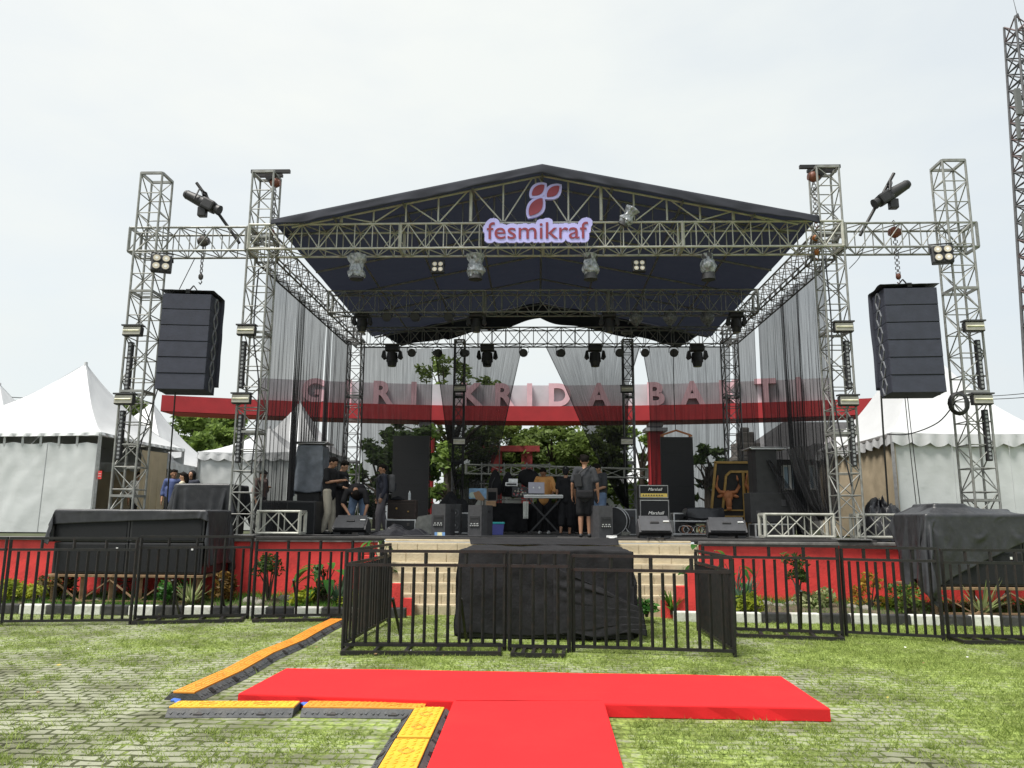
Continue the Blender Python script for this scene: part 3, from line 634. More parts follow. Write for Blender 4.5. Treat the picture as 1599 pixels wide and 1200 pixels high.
def line_array(label, ptop, pbot, w, d, yaw, n=6):
    t = thing('line_array', label, 'line array', (ptop.x, ptop.y, ptop.z), yaw, 'hanging line arrays')
    H = ptop.z - pbot.z; h = H / n; R = lambda a: Matrix.Rotation(a, 3, 'X')
    z = 0; y = 0
    for i in range(n):
        a = radians(-.4 - .55 * i)        # each box tilts a little more to the crowd
        cz = z - h / 2; b = MB(); mtr = R(a)
        prof = [(-d * .5, -h * .46), (-d * .5, h * .46), (d * .5, h * .40), (d * .5, -h * .40)]
        b.box((0, y, cz), (w, d, h * .99), mtr, bev=.008)
        c = b.build('cabinet', navy, t)
        g = MB()
        for k in range(1): g.box((0, y - d / 2 - .006, cz), (w * .985, .02, h * .955), mtr, bev=.006)
        g.build('grille', navy, c)
        for sx in (-1, 1):      # rigging plate: the pale diamond on the flank
            g = MB(); X = sx * (w / 2 + .008); q = [(-.10, 0), (-.02, h * .44), (.06, h * .44), (.14, 0), (.06, -h * .44), (-.02, -h * .44)]
            for k in range(6): 
                p1, p2 = q[k], q[(k + 1) % 6]; g.bar((X, y + p1[0], cz + p1[1]), (X, y + p2[0], cz + p2[1]), .016, .03)
            g.build('rigging_plate', mat('plate_grey', (.17, .18, .20), .5), c)
        z -= h; y += h * sin(a) * .4
    b = MB(); b.bar((-w * .42, 0, .05), (w * .42, 0, .05), .07, .09); b.bar((0, -d * .5, .06), (0, d * .5, .06), .08, .08); b.bar((-.12, 0, .1), (0, 0, .26), .02, .02); b.bar((.12, 0, .1), (0, 0, .26), .02, .02); b.build('fly_bar', black_st, t)
    # loose cover over the top and the back
    b = MB()
    def cov_(u, v):
        x = (u - .5) * (w + .10); s_ = v
        if s_ < .35: yy = -d / 2 - .03 + (d + .09) * s_ / .35; zz = .07 + .015 * nz(x * 5, s_ * 7, 1)
        else: yy = d / 2 + .06 + .03 * nz(x * 6, s_ * 5, 2); zz = .06 - (H - .1) * (s_ - .35) / .65
        return (x + .03 * nz(s_ * 5, x * 3, 4), yy, zz)
    b.grid(cov_, 14, 40); o = b.build('rain_cover', navy, t); solidify(o, .006)
    return t
line_array('tall dark line array of six speaker boxes hanging left of the stage', at(301, 466, 14.6), at(301, 613, 14.6), .93, .60, radians(6))
line_array('tall dark line array of six speaker boxes hanging right of the stage', at(1411, 457, 14.4), at(1415, 618, 14.4), .95, .60, radians(-4))

def lampthing(name, label, cat, p, rot, group): 
    t = thing(name, label, cat, p, 0, group); t.rotation_euler = rot; return t
def moving_head(t, s=1.0, m=blk):
    b = MB(); b.box((0, 0, -.07 * s), (.40 * s, .30 * s, .16 * s), bev=.03 * s); b.bar((-.2 * s, 0, .03 * s), (.2 * s, 0, .03 * s), .05 * s, .05 * s); b.build('base', m, t)
    for sx in (-1, 1):
        b = MB(); b.prism([(sx * .21 * s, -.13 * s), (sx * .27 * s, -.15 * s), (sx * .31 * s, -.33 * s), (sx * .25 * s, -.40 * s), (sx * .17 * s, -.36 * s)], -.08 * s, .08 * s); b.build('yoke_arm', m, t)
    b = MB(); b.tube((0, 0, -.20 * s), (0, 0, -.46 * s), .15 * s, 14, .17 * s); b.tube((0, 0, -.46 * s), (0, -.0, -.60 * s), .15 * s, 14, .12 * s); b.build('head', m, t)
    b = MB(); b.disc((0, 0, -.605 * s), (0, 0, 1), .11 * s); b.build('lens', lens, t)
GM = 'moving head lamps under the trusses'
for px, lab in ((613, 'leftmost dark moving head lamp under the back truss'), (761, 'dark moving head lamp under the back truss, above the gap in the curtains'), (929, 'dark moving head lamp under the back truss, just right of the middle'), (1088, 'rightmost dark moving head lamp under the back truss')):
    t = lampthing('moving_head', lab, 'stage lamp', at(px, 541, 22.9), (0, 0, 0), GM); moving_head(t, 1.05)
for px, lab in ((566, 'leftmost dark moving head lamp under the middle truss'), (744, 'second dark moving head lamp under the middle truss, left of centre'), (951, 'third dark moving head lamp under the middle truss, right of centre'), (1149, 'rightmost dark moving head lamp under the middle truss')):
    t = lampthing('moving_head', lab, 'stage lamp', at(px, 489, 19.2), (0, 0, 0), GM); moving_head(t, .85)
def wrapped(t, s=1.0, seed=0):
    b = MB(); b.box((0, 0, .0), (.26 * s, .2 * s, .14 * s), bev=.03); b.build('base', dkgrey, t)
    b = MB()
    def f(u, v):
        a = 2 * pi * u; z = .10 - .56 * v; r = (.17 + .035 * sin(v * 9 + seed)) * (1 if v < .8 else .85) + .05 * nz(3 * cos(a) + seed, 3 * sin(a), v * 5)
        r *= min(1, v * 9 + .25); return (r * s * cos(a), r * s * sin(a) * .8, z * s)
    b.grid(f, 26, 22, smooth=False); b.build('plastic_bag', clear, t)
    b = MB(); b.tube((0, 0, -.36 * s), (0, 0, -.5 * s), .13 * s, 12, .15 * s); b.disc((0, 0, -.505 * s), (0, 0, 1), .13 * s); b.build('lamp_head', dkgrey, t)
GB = 'lamps wrapped in clear plastic'
for i, (px, lab) in enumerate(((558, 'plastic wrapped lamp under the front truss, leftmost of the row'), (743, 'plastic wrapped lamp under the front truss, left of the name sign'), (922, 'plastic wrapped lamp under the front truss, right of the name sign'), (1105, 'plastic wrapped lamp under the front truss, rightmost of the row'))):
    t = lampthing('wrapped_lamp', lab, 'stage lamp', at(px, 402, 15.0), (0, 0, .4 * i), GB); wrapped(t, .95, i)
t = lampthing('wrapped_lamp', 'plastic wrapped lamp tilted on the front truss just right of the name sign', 'stage lamp', at(987, 328, 14.6), (radians(12), radians(32), 0), GB); wrapped(t, .72, 7)
GP = 'small round par lamps'
def par(t, s=1.0, m=blk):
    b = MB(); b.tube((0, .10 * s, 0), (0, -.10 * s, -.03 * s), .11 * s, 14, .13 * s); b.ball((0, .1 * s, 0), (.11 * s, .07 * s, .11 * s), 12); b.build('housing', m, t)
    b = MB(); b.disc((0, -.103 * s, -.031 * s), (0, -1, -.2), .115 * s, 16); b.build('lens', dkgrey, t)
    b = MB(); b.path([(-.14 * s, 0, 0), (-.14 * s, 0, .13 * s), (0, 0, .2 * s), (.14 * s, 0, .13 * s), (.14 * s, 0, 0)], .012 * s, 5); b.build('bracket', m, t)
for px, lab in ((643, 'par lamp under the back truss, first from the left'), (683, 'par lamp under the back truss, second from the left'), (726, 'par lamp under the back truss beside the slim left tower'), (818, 'par lamp under the back truss at the left edge of the curtain gap'),
                (875, 'par lamp under the back truss at the right edge of the curtain gap'), (967, 'par lamp under the back truss beside the slim right tower'), (1007, 'par lamp under the back truss in the narrow arch of open sky'), (1052, 'par lamp under the back truss, first from the right')):
    t = lampthing('par_lamp', lab, 'stage lamp', at(px, 551, 22.85), (0, 0, random.uniform(-.5, .5)), GP); par(t, 1.0)
for px, lab in ((993, 'bagged round lamp under the middle truss, left of three on the right half'), (1046, 'bagged round lamp under the middle truss, middle of three on the right half'), (1105, 'bagged round lamp under the middle truss, right of three on the right half'),
                (604, 'dark round lamp under the middle truss, left of three on the left half'), (650, 'dark round lamp under the middle truss, middle of three on the left half'), (702, 'dark round lamp under the middle truss, right of three on the left half')):
    t = lampthing('par_lamp', lab, 'stage lamp', at(px, 495, 19.1), (0, 0, random.uniform(-.4, .4)), GP); par(t, .95)
    if px > 900:
        b = MB(); b.grid(lambda u, v: ((.17 + .03 * sin(5 * u * 6.28 + px)) * sin(pi * (.12 + .86 * v)) * cos(2 * pi * u), (.16) * sin(pi * (.12 + .86 * v)) * sin(2 * pi * u), .16 - .42 * v), 16, 10, smooth=False)
        b.build('plastic_bag', mat('thin_plastic', (.13, .135, .145), .25, 0, .6, 20, .5, 20), t)
GL = 'four cell blinder lamps'
def blinder(t, s=1.0):
    b = MB(); b.box((0, .05 * s, 0), (.40 * s, .14 * s, .38 * s), bev=.03 * s); b.build('housing', blk, t)
    for x in (-1, 1):
        for z in (-1, 1):
            b = MB(); b.tube((x * .09 * s, -.02 * s, z * .088 * s), (x * .09 * s, -.05 * s, z * .088 * s), .082 * s, 16); b.build('lamp_ring', dkgrey, t)
            b = MB(); b.disc((x * .09 * s, -.053 * s, z * .088 * s), (0, -1, 0), .068 * s, 16); b.disc((x * .09 * s, -.055 * s, z * .088 * s), (0, -1, 0), .03 * s, 10, 1); b.build('lamp', [lens, white_p], t)
    b = MB(); b.path([(-.21 * s, .05 * s, .05 * s), (-.21 * s, .05 * s, .25 * s), (.21 * s, .05 * s, .25 * s), (.21 * s, .05 * s, .05 * s)], .018 * s, 5); b.build('bracket', blk, t)
for px, py, Y, rz, lab in ((683.5, 417.5, 14.9, 0, 'four cell blinder lamp under the front truss, left of centre'), (998, 415.5, 14.9, 0, 'four cell blinder lamp under the front truss, right of centre'),
                       (252, 411, 14.3, .35, 'four cell blinder lamp clamped to the left outermost tower'), (1472, 397, 14.3, -.2, 'four cell blinder lamp clamped to the right outermost tower')):
    t = lampthing('blinder_lamp', lab, 'stage lamp', at(px, py, Y), (radians(-8), 0, rz), GL); blinder(t, .66 if Y > 14.6 else .95)
GF = 'flat flood lamps on the towers'
def flood(t, s=1.0):
    b = MB(); b.box((0, .05 * s, 0), (.40 * s, .12 * s, .20 * s), bev=.015 * s); b.build('housing', blk, t)
    b = MB(); b.box((0, -.018 * s, 0), (.37 * s, .015, .165 * s)); b.build('reflector', mat('flood_reflector', (.42, .40, .33), .3, .4, .25, 8), t)
    b = MB(); b.tube((-.17 * s, -.035, 0), (.17 * s, -.035, 0), .016 * s, 8); b.build('tube_lamp', mat('flood_tube', (.8, .78, .6), .3), t)
    b = MB(); b.box((0, .03 * s, .125 * s), (.42 * s, .2 * s, .03 * s), Matrix.Rotation(.15, 3, 'X')); b.build('visor', dkgrey, t)
    b = MB(); b.bar((0, .1, 0), (0, .25, 0), .05, .05); b.build('clamp', chainm, t)
for px, py, Y, lab in ((206, 517, 14.25, 'flood lamp high on the left outermost tower'), (193, 624, 14.25, 'flood lamp low on the left outermost tower'), (384, 516, 14.68, 'flood lamp high on the left front tower'), (376, 623, 14.68, 'flood lamp low on the left front tower'),
                   (1318, 511, 14.68, 'flood lamp high on the right front tower'), (1326, 626, 14.68, 'flood lamp low on the right front tower'), (1522, 510, 14.25, 'flood lamp high on the right outermost tower'), (1535, 624, 14.25, 'flood lamp low on the right outermost tower')):
    t = lampthing('flood_lamp', lab, 'flood lamp', at(px, py, Y), (radians(-6), 0, 0), GF); flood(t, .92)
for px, py, lab in ((718, 607, 'flood lamp high on the slim left back tower'), (717, 690, 'flood lamp low on the slim left back tower'), (979, 608, 'flood lamp high on the slim right back tower'), (979, 690, 'flood lamp low on the slim right back tower')):
    t = lampthing('flood_lamp', lab, 'flood lamp', at(px, py, 22.7), (radians(-6), 0, 0), GF); flood(t, .92)
for px, py, Y, lab in ((202, 572, 14.4, 'black lighting bar upright in the left outermost tower, upper one'), (189, 680, 14.4, 'black lighting bar upright in the left outermost tower, lower one'), (379, 570, 14.8, 'black lighting bar upright in the left front tower, upper one'), (374, 685, 14.8, 'black lighting bar upright in the left front tower, lower one'),
                   (1323, 570, 14.8, 'black lighting bar upright in the right front tower, upper one'), (1331, 690, 14.8, 'black lighting bar upright in the right front tower, lower one'), (1529, 570, 14.4, 'black lighting bar upright in the right outermost tower, upper one'), (1541, 680, 14.4, 'black lighting bar upright in the right outermost tower, lower one')):
    t = lampthing('lighting_bar', lab, 'stage lamp', at(px, py, Y), (0, 0, 0), 'upright lighting bars in the towers')
    b = MB(); b.box((0, 0, 0), (.09, .09, .95), bev=.012); b.build('housing', blk, t)
    b = MB()
    b.box((0, -.046, 0), (.07, .006, .92))
    for k in range(12): b.disc((0, -.0505, -.42 + k * .076), (0, -1, 0), .026, 10, 1)
    b.build('led_row', [blk, mat('led_dots', (.28, .29, .30), .25)], t)
# profile spots on leaning poles above the wing trusses
for sx, pb, pt, pc, lab in ((-1, (374, 380), (307, 286), (316, 316), 'black profile spot on a leaning pole above the left wing truss'), (1, (1343, 368), (1396, 271), (1392, 303), 'black profile spot on a leaning pole above the right wing truss')):
    A, B, C = at(*pb, 14.9), at(*pt, 14.9), at(*pc, 14.8)
    t = thing('profile_spot', lab, 'stage lamp', A, 0, 'profile spots on leaning poles')
    MB().tube((0, 0, 0), B - A, .032, 8).build('pole', black_st, t)
    ax = Vector((-sx * 1, 0, -.62 if sx < 0 else -.75)).normalized(); ax = Vector((1, 0, -.50)).normalized() if sx < 0 else Vector((-1, 0, -.62)).normalized()
    c = C - A; b = MB(); b.tube(c - ax * .36, c + ax * .05, .095, 12, .125); b.tube(c - ax * .42, c - ax * .36, .075, 12, .10); b.box(c + ax * .17, (.27, .25, .23), ax.to_track_quat('X', 'Z').to_matrix(), bev=.04); b.tube(c + ax * .3, c + ax * .42, .085, 12, .11); b.build('barrel', blk, t)
    b = MB(); b.box(c + Vector((.02, 0, -.22)), (.17, .14, .2), bev=.02); b.build('gel_frame', blk, t)
    b = MB(); q = c + Vector((-.02 * sx, 0, .15)); b.path([c + Vector((-.1, -.16, 0)), q + Vector((-.05, -.12, .08)), q + Vector((0, .1, .1)), c + Vector((.1, .16, 0))], .018, 6); b.bar(q, q + Vector((-sx * -.08, .1, .14)), .05, .05); b.build('bracket', blk, t)

# cables hanging on the rig
def cable(label, pts, r=.012, m=blk, grp='cables of the rig'):
    P = [Vector(p) for p in pts]; out = []
    for i in range(len(P) - 1):
        a, b_, c, d = P[max(i - 1, 0)], P[i], P[i + 1], P[min(i + 2, len(P) - 1)]
        for k in range(6):
            t = k / 6; out.append(.5 * ((2 * b_) + (c - a) * t + (2 * a - 5 * b_ + 4 * c - d) * t * t + (3 * b_ - a - 3 * c + d) * t ** 3))
    out.append(P[-1]); o = MB().path(out, r, 5).build('cable', m); return tag(o, label, 'cable', grp)
cable('pair of thin black cables hanging from the left line array to the covered boxes', [at(274, 612, 14.6), at(268, 690, 15), at(262, 770, 15.6), at(260, 800, 15.8)], .016)
cable('slack rope from the left line array down to the outermost left tower', [at(252, 590, 14.6), at(236, 640, 14.5), at(215, 710, 14.4)], .012)
cable('thin tag line slanting from the left wing truss to the left array', [at(304, 404, 14.9), at(280, 452, 14.7)], .009)
cable('thick black cable dropping from the right line array to the tarpaulin', [at(1376, 618, 14.4), at(1381, 700, 14.6), at(1387, 790, 14.9)], .018)
cable('first thin wire under the right line array', [at(1413, 620, 14.4), at(1421, 700, 14.4), at(1431, 790, 14.5)], .008)
cable('second thin wire under the right line array', [at(1417, 620, 14.4), at(1426, 700, 14.4), at(1437, 790, 14.5)], .008)
cable('black cable sagging from the coil on the right outermost tower to the tent', [at(1492, 628, 14.2), at(1465, 660, 14.6), at(1420, 678, 15.2), at(1385, 678, 15.8)], .012)
cable('thin wire slanting below the right wing truss', [at(1348, 390, 15.0), at(1340, 405, 15.1), at(1326, 420, 15.2)], .008)
cable('black cable running up inside the left front tower', [at(404, 420, 14.75), at(396, 520, 14.75), at(404, 610, 14.75), at(392, 740, 14.75)], .015)
cable('black cable running up inside the right front tower', [at(1288, 400, 14.75), at(1298, 500, 14.75), at(1302, 620, 14.75), at(1330, 760, 14.75)], .015)
cable('black wire hanging down the screen at the back right', [at(1052, 545, 22.7), at(1052, 600, 22.7), at(1055, 672, 22.7)], .012)
b = MB(); c = at(1497, 628, 14.15)
for k in range(5): b.path([c + Vector(((.13 + .015 * k) * cos(a * pi / 8) + .01 * k, .02 * k, (.17 + .01 * k) * sin(a * pi / 8) - .02)) for a in range(17)], .013, 5)
tag(b.build('cable_coil', blk), 'coil of black cable hung on the right outermost tower', 'cable', 'cables of the rig')

# ------------------------------------------------------------------ screens
for x0, x1, y0, lab in ((615, 671, 681, 'tall dark grey led screen at the back left of the stage'), (1031, 1081, 683, 'tall dark grey led screen hung on an orange bracket at the back right')):
    a, c = at(x0, y0, 22.4), at(x1, y0, 22.4); w = c.x - a.x; h = a.z - SF - .35
    t = thing('led_screen', lab, 'screen', ((a.x + c.x) / 2, 22.4, SF), 0, 'upright led screens')
    b = MB(); 
    for k in range(5): b.box((0, 0, .35 + h * (k + .5) / 5), (w, .12, h / 5 - .001), bev=.001)
    b.build('panel_stack', led, t)
    b = MB(); b.bar((-w * .4, 0, .02), (w * .4, 0, .02), .3, .04); b.bar((-w * .35, .1, .04), (-w * .35, .1, h * .6), .05, .05); b.bar((w * .35, .1, .04), (w * .35, .1, h * .6), .05, .05); b.bar((-w * .42, 0, .18), (w * .42, 0, .18), .1, .32); b.build('stand', black_st, t)
    if x0 > 900:
        b = MB(); z = .35 + h; b.bar((-.42, 0, z + .06), (0, 0, z + .20), .045, .05); b.bar((.42, 0, z + .06), (0, 0, z + .20), .045, .05); b.bar((-.46, 0, z + .05), (-.36, 0, z + .02), .05, .05); b.bar((.46, 0, z + .05), (.36, 0, z + .02), .05, .05); b.build('bracket', orangep, t)

# ------------------------------------------------------------------ gate and other buildings behind
gt = thing('entrance_gate', 'wide red and white gate beam lettered GIRI KRIDA BAKTI on pillars behind the stage', 'gate', (0, 34, S))
def arcY(x): return 35.0 - .0125 * x * x
def gx(px, py=630):
    Y = 34
    for _ in range(8): Y = arcY(at(px, py, Y).x)
    return at(px, py, Y)
b = MB(); w = MB(); N_ = 30
xa, xb = gx(258).x, gx(1396).x; wa, wb = gx(402).x, gx(1300).x
ztop, zmid, zbot = at(845, 603.5, 35).z, at(845, 637, 35).z, at(845, 660, 35).z
b.grid(lambda u, v: (lambda x: (x, arcY(x) - .35, zmid + .02 + (zbot - zmid) * v))(xa + (xb - xa) * u), N_, 1, smooth=False)
b.grid(lambda u, v: (lambda x: (x, arcY(x) - .35 + 1.6 * v, zbot))(xa + (xb - xa) * u), N_, 1, smooth=False)
b.grid(lambda u, v: (lambda x: (x, arcY(x) - .35 + 1.6 * v, zmid + .02))(xa + (xb - xa) * u), N_, 1, smooth=False)
b.grid(lambda u, v: (lambda x: (x, arcY(x) + 1.25, zmid + .02 + (zbot - zmid) * v))(xa + (xb - xa) * u), N_, 1, smooth=False)
for x in (xa, xb): b.add([(x, arcY(x) - .35, zmid + .02), (x, arcY(x) + 1.25, zmid + .02), (x, arcY(x) + 1.25, zbot), (x, arcY(x) - .35, zbot)], [(0, 1, 2, 3)])
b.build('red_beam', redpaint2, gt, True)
w.grid(lambda u, v: (lambda x: (x, arcY(x) - .05, zmid + .03 + (ztop - zmid) * v))(wa + (wb - wa) * u), N_, 1, smooth=False)
w.grid(lambda u, v: (lambda x: (x, arcY(x) - .05 + .9 * v, ztop + .03))(wa + (wb - wa) * u), N_, 1, smooth=False)
w.grid(lambda u, v: (lambda x: (x, arcY(x) + .85, zmid + .03 + (ztop - zmid) * v))(wa + (wb - wa) * u), N_, 1, smooth=False)
for x in (wa, wb): w.add([(x, arcY(x) - .05, zmid + .03), (x, arcY(x) + .85, zmid + .03), (x, arcY(x) + .85, ztop + .03), (x, arcY(x) - .05, ztop + .03)], [(0, 1, 2, 3)])
w.build('white_band', gatewhite, gt, True)
for ch, px in zip('GIRIKRIDABAKTI', (491, 546, 597, 647, 735, 786, 827, 873, 935, 1022, 1080, 1137, 1194, 1246)):
    p = gx(px); Y = arcY(p.x)
    text_mesh('letter', ch, (ztop - zmid) * 1.42, .12, letterpink, gt, (p.x, Y - .22 - 34, zmid + .06 - S), rot=(pi / 2, 0, math.atan(-.025 * p.x)), off=.05)
for px in (664, 1026):
    p = gx(px, 700); b = MB(); Y = arcY(p.x); z1 = at(px, 672, Y).z
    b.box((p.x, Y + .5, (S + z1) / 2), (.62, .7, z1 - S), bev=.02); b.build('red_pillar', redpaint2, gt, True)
    b = MB(); b.box((p.x, Y + .5, (z1 + zbot) / 2 + .08), (.66, .74, zbot - z1 - .2), bev=.02); b.box((p.x, Y + .5, z1 + .04), (1.0, 1.05, .16), bev=.02); b.build('capital', gatewhite, gt, True)
hs = thing('tiled_house', 'dark roofed house with pale blue windows behind the net on the right', 'house', (13.5, 39, S))
hm = mat('dark_roof_tile', (.05, .048, .05), .8, 0, .3, 5, .4, 14); hw_ = mat('dull_house_wall', (.085, .08, .078), .85, 0, .2, 2)
p0, p1 = at(1182, 735, 38), at(1340, 735, 38)
b = MB(); b.box(((p0.x + 20) / 2, 41.5, S + 1.75), (20 - p0.x, 7, 3.5)); b.build('wall', hw_, hs, True)
b = MB(); za = S + 3.3; zr = at(1290, 655, 38).z + .3; xl_ = p0.x - .5
b.add([(xl_, 37.4, za), (21, 37.4, za), (21, 45.6, za), (xl_, 45.6, za), (xl_ + 3.0, 41.5, zr), (19, 41.5, zr)], [(0, 1, 5, 4), (1, 2, 5), (2, 3, 4, 5), (3, 0, 4), (0, 3, 2, 1)]); b.build('roof', hm, hs, True)
for a_, c_ in ((1222, 1246), (1262, 1282)):
    q0, q1 = at(a_, 728, 37.9), at(c_, 764, 37.9); b = MB(); b.box(((q0.x + q1.x) / 2, 37.95, (q0.z + q1.z) / 2), (q1.x - q0.x, .06, q0.z - q1.z)); f = b.build('window', mat('pale_blue_pane', (.33, .47, .60), .25, 0, .15, 2), hs, True)
    b = MB(); X0, X1, Z0, Z1 = q0.x, q1.x, q1.z, q0.z
    for s_, e_ in (((X0, Z0), (X1, Z0)), ((X0, Z1), (X1, Z1)), ((X0, Z0), (X0, Z1)), ((X1, Z0), (X1, Z1)), (((X0 + X1) / 2, Z0), ((X0 + X1) / 2, Z1))): b.bar((s_[0], 37.9, s_[1]), (e_[0], 37.9, e_[1]), .1, .08)
    o = b.build('frame', white_p, hs, True)
mo_ = thing('stone_monument', 'stepped dark stone monument seen through the net on the right', 'monument', (at(1166, 740, 31).x, 31, S))
b = MB(); z0 = S; zt_ = at(1166, 668, 31).z - S; cum = 0
for wd, hh in ((1.5, .40), (1.15, .26), (1.3, .05), (.95, .14), (.6, .11), (.3, .05)):
    b.box((0, 0, zt_ * cum + zt_ * hh / 2), (wd, wd, zt_ * hh - .01), bev=.05); cum += hh * .99
b.build('stone_tiers', mat('dark_carved_stone', (.09, .082, .075), .9, 0, .35, 3, .5, 8), mo_)
pp = at(1312, 695, 30); pg = thing('gate_pillar', 'red and white gate pillar behind the right front tower', 'pillar', (pp.x, 30, S))
b = MB(); zc = at(1312, 700, 30).z - S; b.box((0, 0, zc / 2), (.75, .75, zc), bev=.02); b.build('shaft', redpaint2, pg)
b = MB(); b.box((0, 0, zc + .08), (1.0, 1.0, .16), bev=.02); b.prism([(-.5, zc + .17), (.5, zc + .17), (.3, zc + .5), (-.3, zc + .5)], -.4, .4); b.build('capital', gatewhite, pg)
kr = thing('red_kiosk', 'small red framed kiosk far behind the keyboard player', 'kiosk', (at(806, 740, 39.5).x, 39.5, S))
b = MB(); 
for x in (-1.0, .55): b.box((x, 0, 1.9), (.55, .5, 3.8))
b.box((-.25, 0, 3.95), (2.9, .7, .3)); b.build('frame', mat('dull_red_frame', (.22, .025, .025), .7), kr)
# gold frame with a bull's head
bx0, bx1 = at(1107, 780, 20.9), at(1188, 780, 20.9); zt_ = at(1140, 722, 20.9).z
bf = thing('bull_backdrop', 'dark board with gold frame and two orange bull heads at the right rear of the stage', 'backdrop', ((bx0.x + bx1.x) / 2, 21, SF)); W_ = bx1.x - bx0.x; H_ = zt_ - SF
b = MB(); b.prism([(-W_ / 2, 0), (W_ / 2, 0), (W_ / 2, H_), (-W_ / 2 + .22, H_)], .03, .09); b.build('board', mat('charcoal_board', (.03, .028, .026), .7, 0, .2, 5), bf)
b = MB()
for p, q in (((-W_ / 2, 0), (-W_ / 2 + .24, H_)), ((-W_ / 2 + .2, H_), (W_ / 2, H_)), ((-W_ / 2 + .3, .1), (-W_ / 2 + .5, H_ - .36)), ((-W_ / 2 + .5, H_ - .36), (-W_ / 2 + .62, H_ - .25)), ((-W_ / 2 + .62, H_ - .25), (W_ / 2, H_ - .25)), ((.28, .1), (.28, H_ - .25)), ((.40, .1), (.40, H_ - .25))): b.bar((p[0], 0, p[1]), (q[0], 0, q[1]), .055, .06)
for k in range(4): b.bar((-.28, -.02, .14 + .16 * k), (.25, -.02, .14 + .16 * k), .035, .035)
b.build('gold_frame', gold, bf)
for hx, hz, s_ in ((-.16, H_ * .52, 1.0), (.62, H_ * .55, 1.0)):
    b = MB()
    b.ball((hx, -.05, hz), (.13 * s_, .09, .16 * s_), 12); b.ball((hx, -.08, hz - .18 * s_), (.085 * s_, .09, .16 * s_), 12); b.ball((hx, -.1, hz - .32 * s_), (.075 * s_, .07, .06 * s_), 10)
    for sx in (-1, 1):
        b.path([(hx + sx * .08, -.03, hz + .1), (hx + sx * .22, -.03, hz + .12), (hx + sx * .30, -.04, hz + .26), (hx + sx * .27, -.05, hz + .46), (hx + sx * .25, -.05, hz + .56)], [.055, .05, .042, .028, .008], 8)
        b.ball((hx + sx * .2, -.03, hz + .01), (.1, .03, .045), 8, rot=Matrix.Rotation(sx * .3, 3, 'Y'))
    b.build('bull_head', orangep, bf)

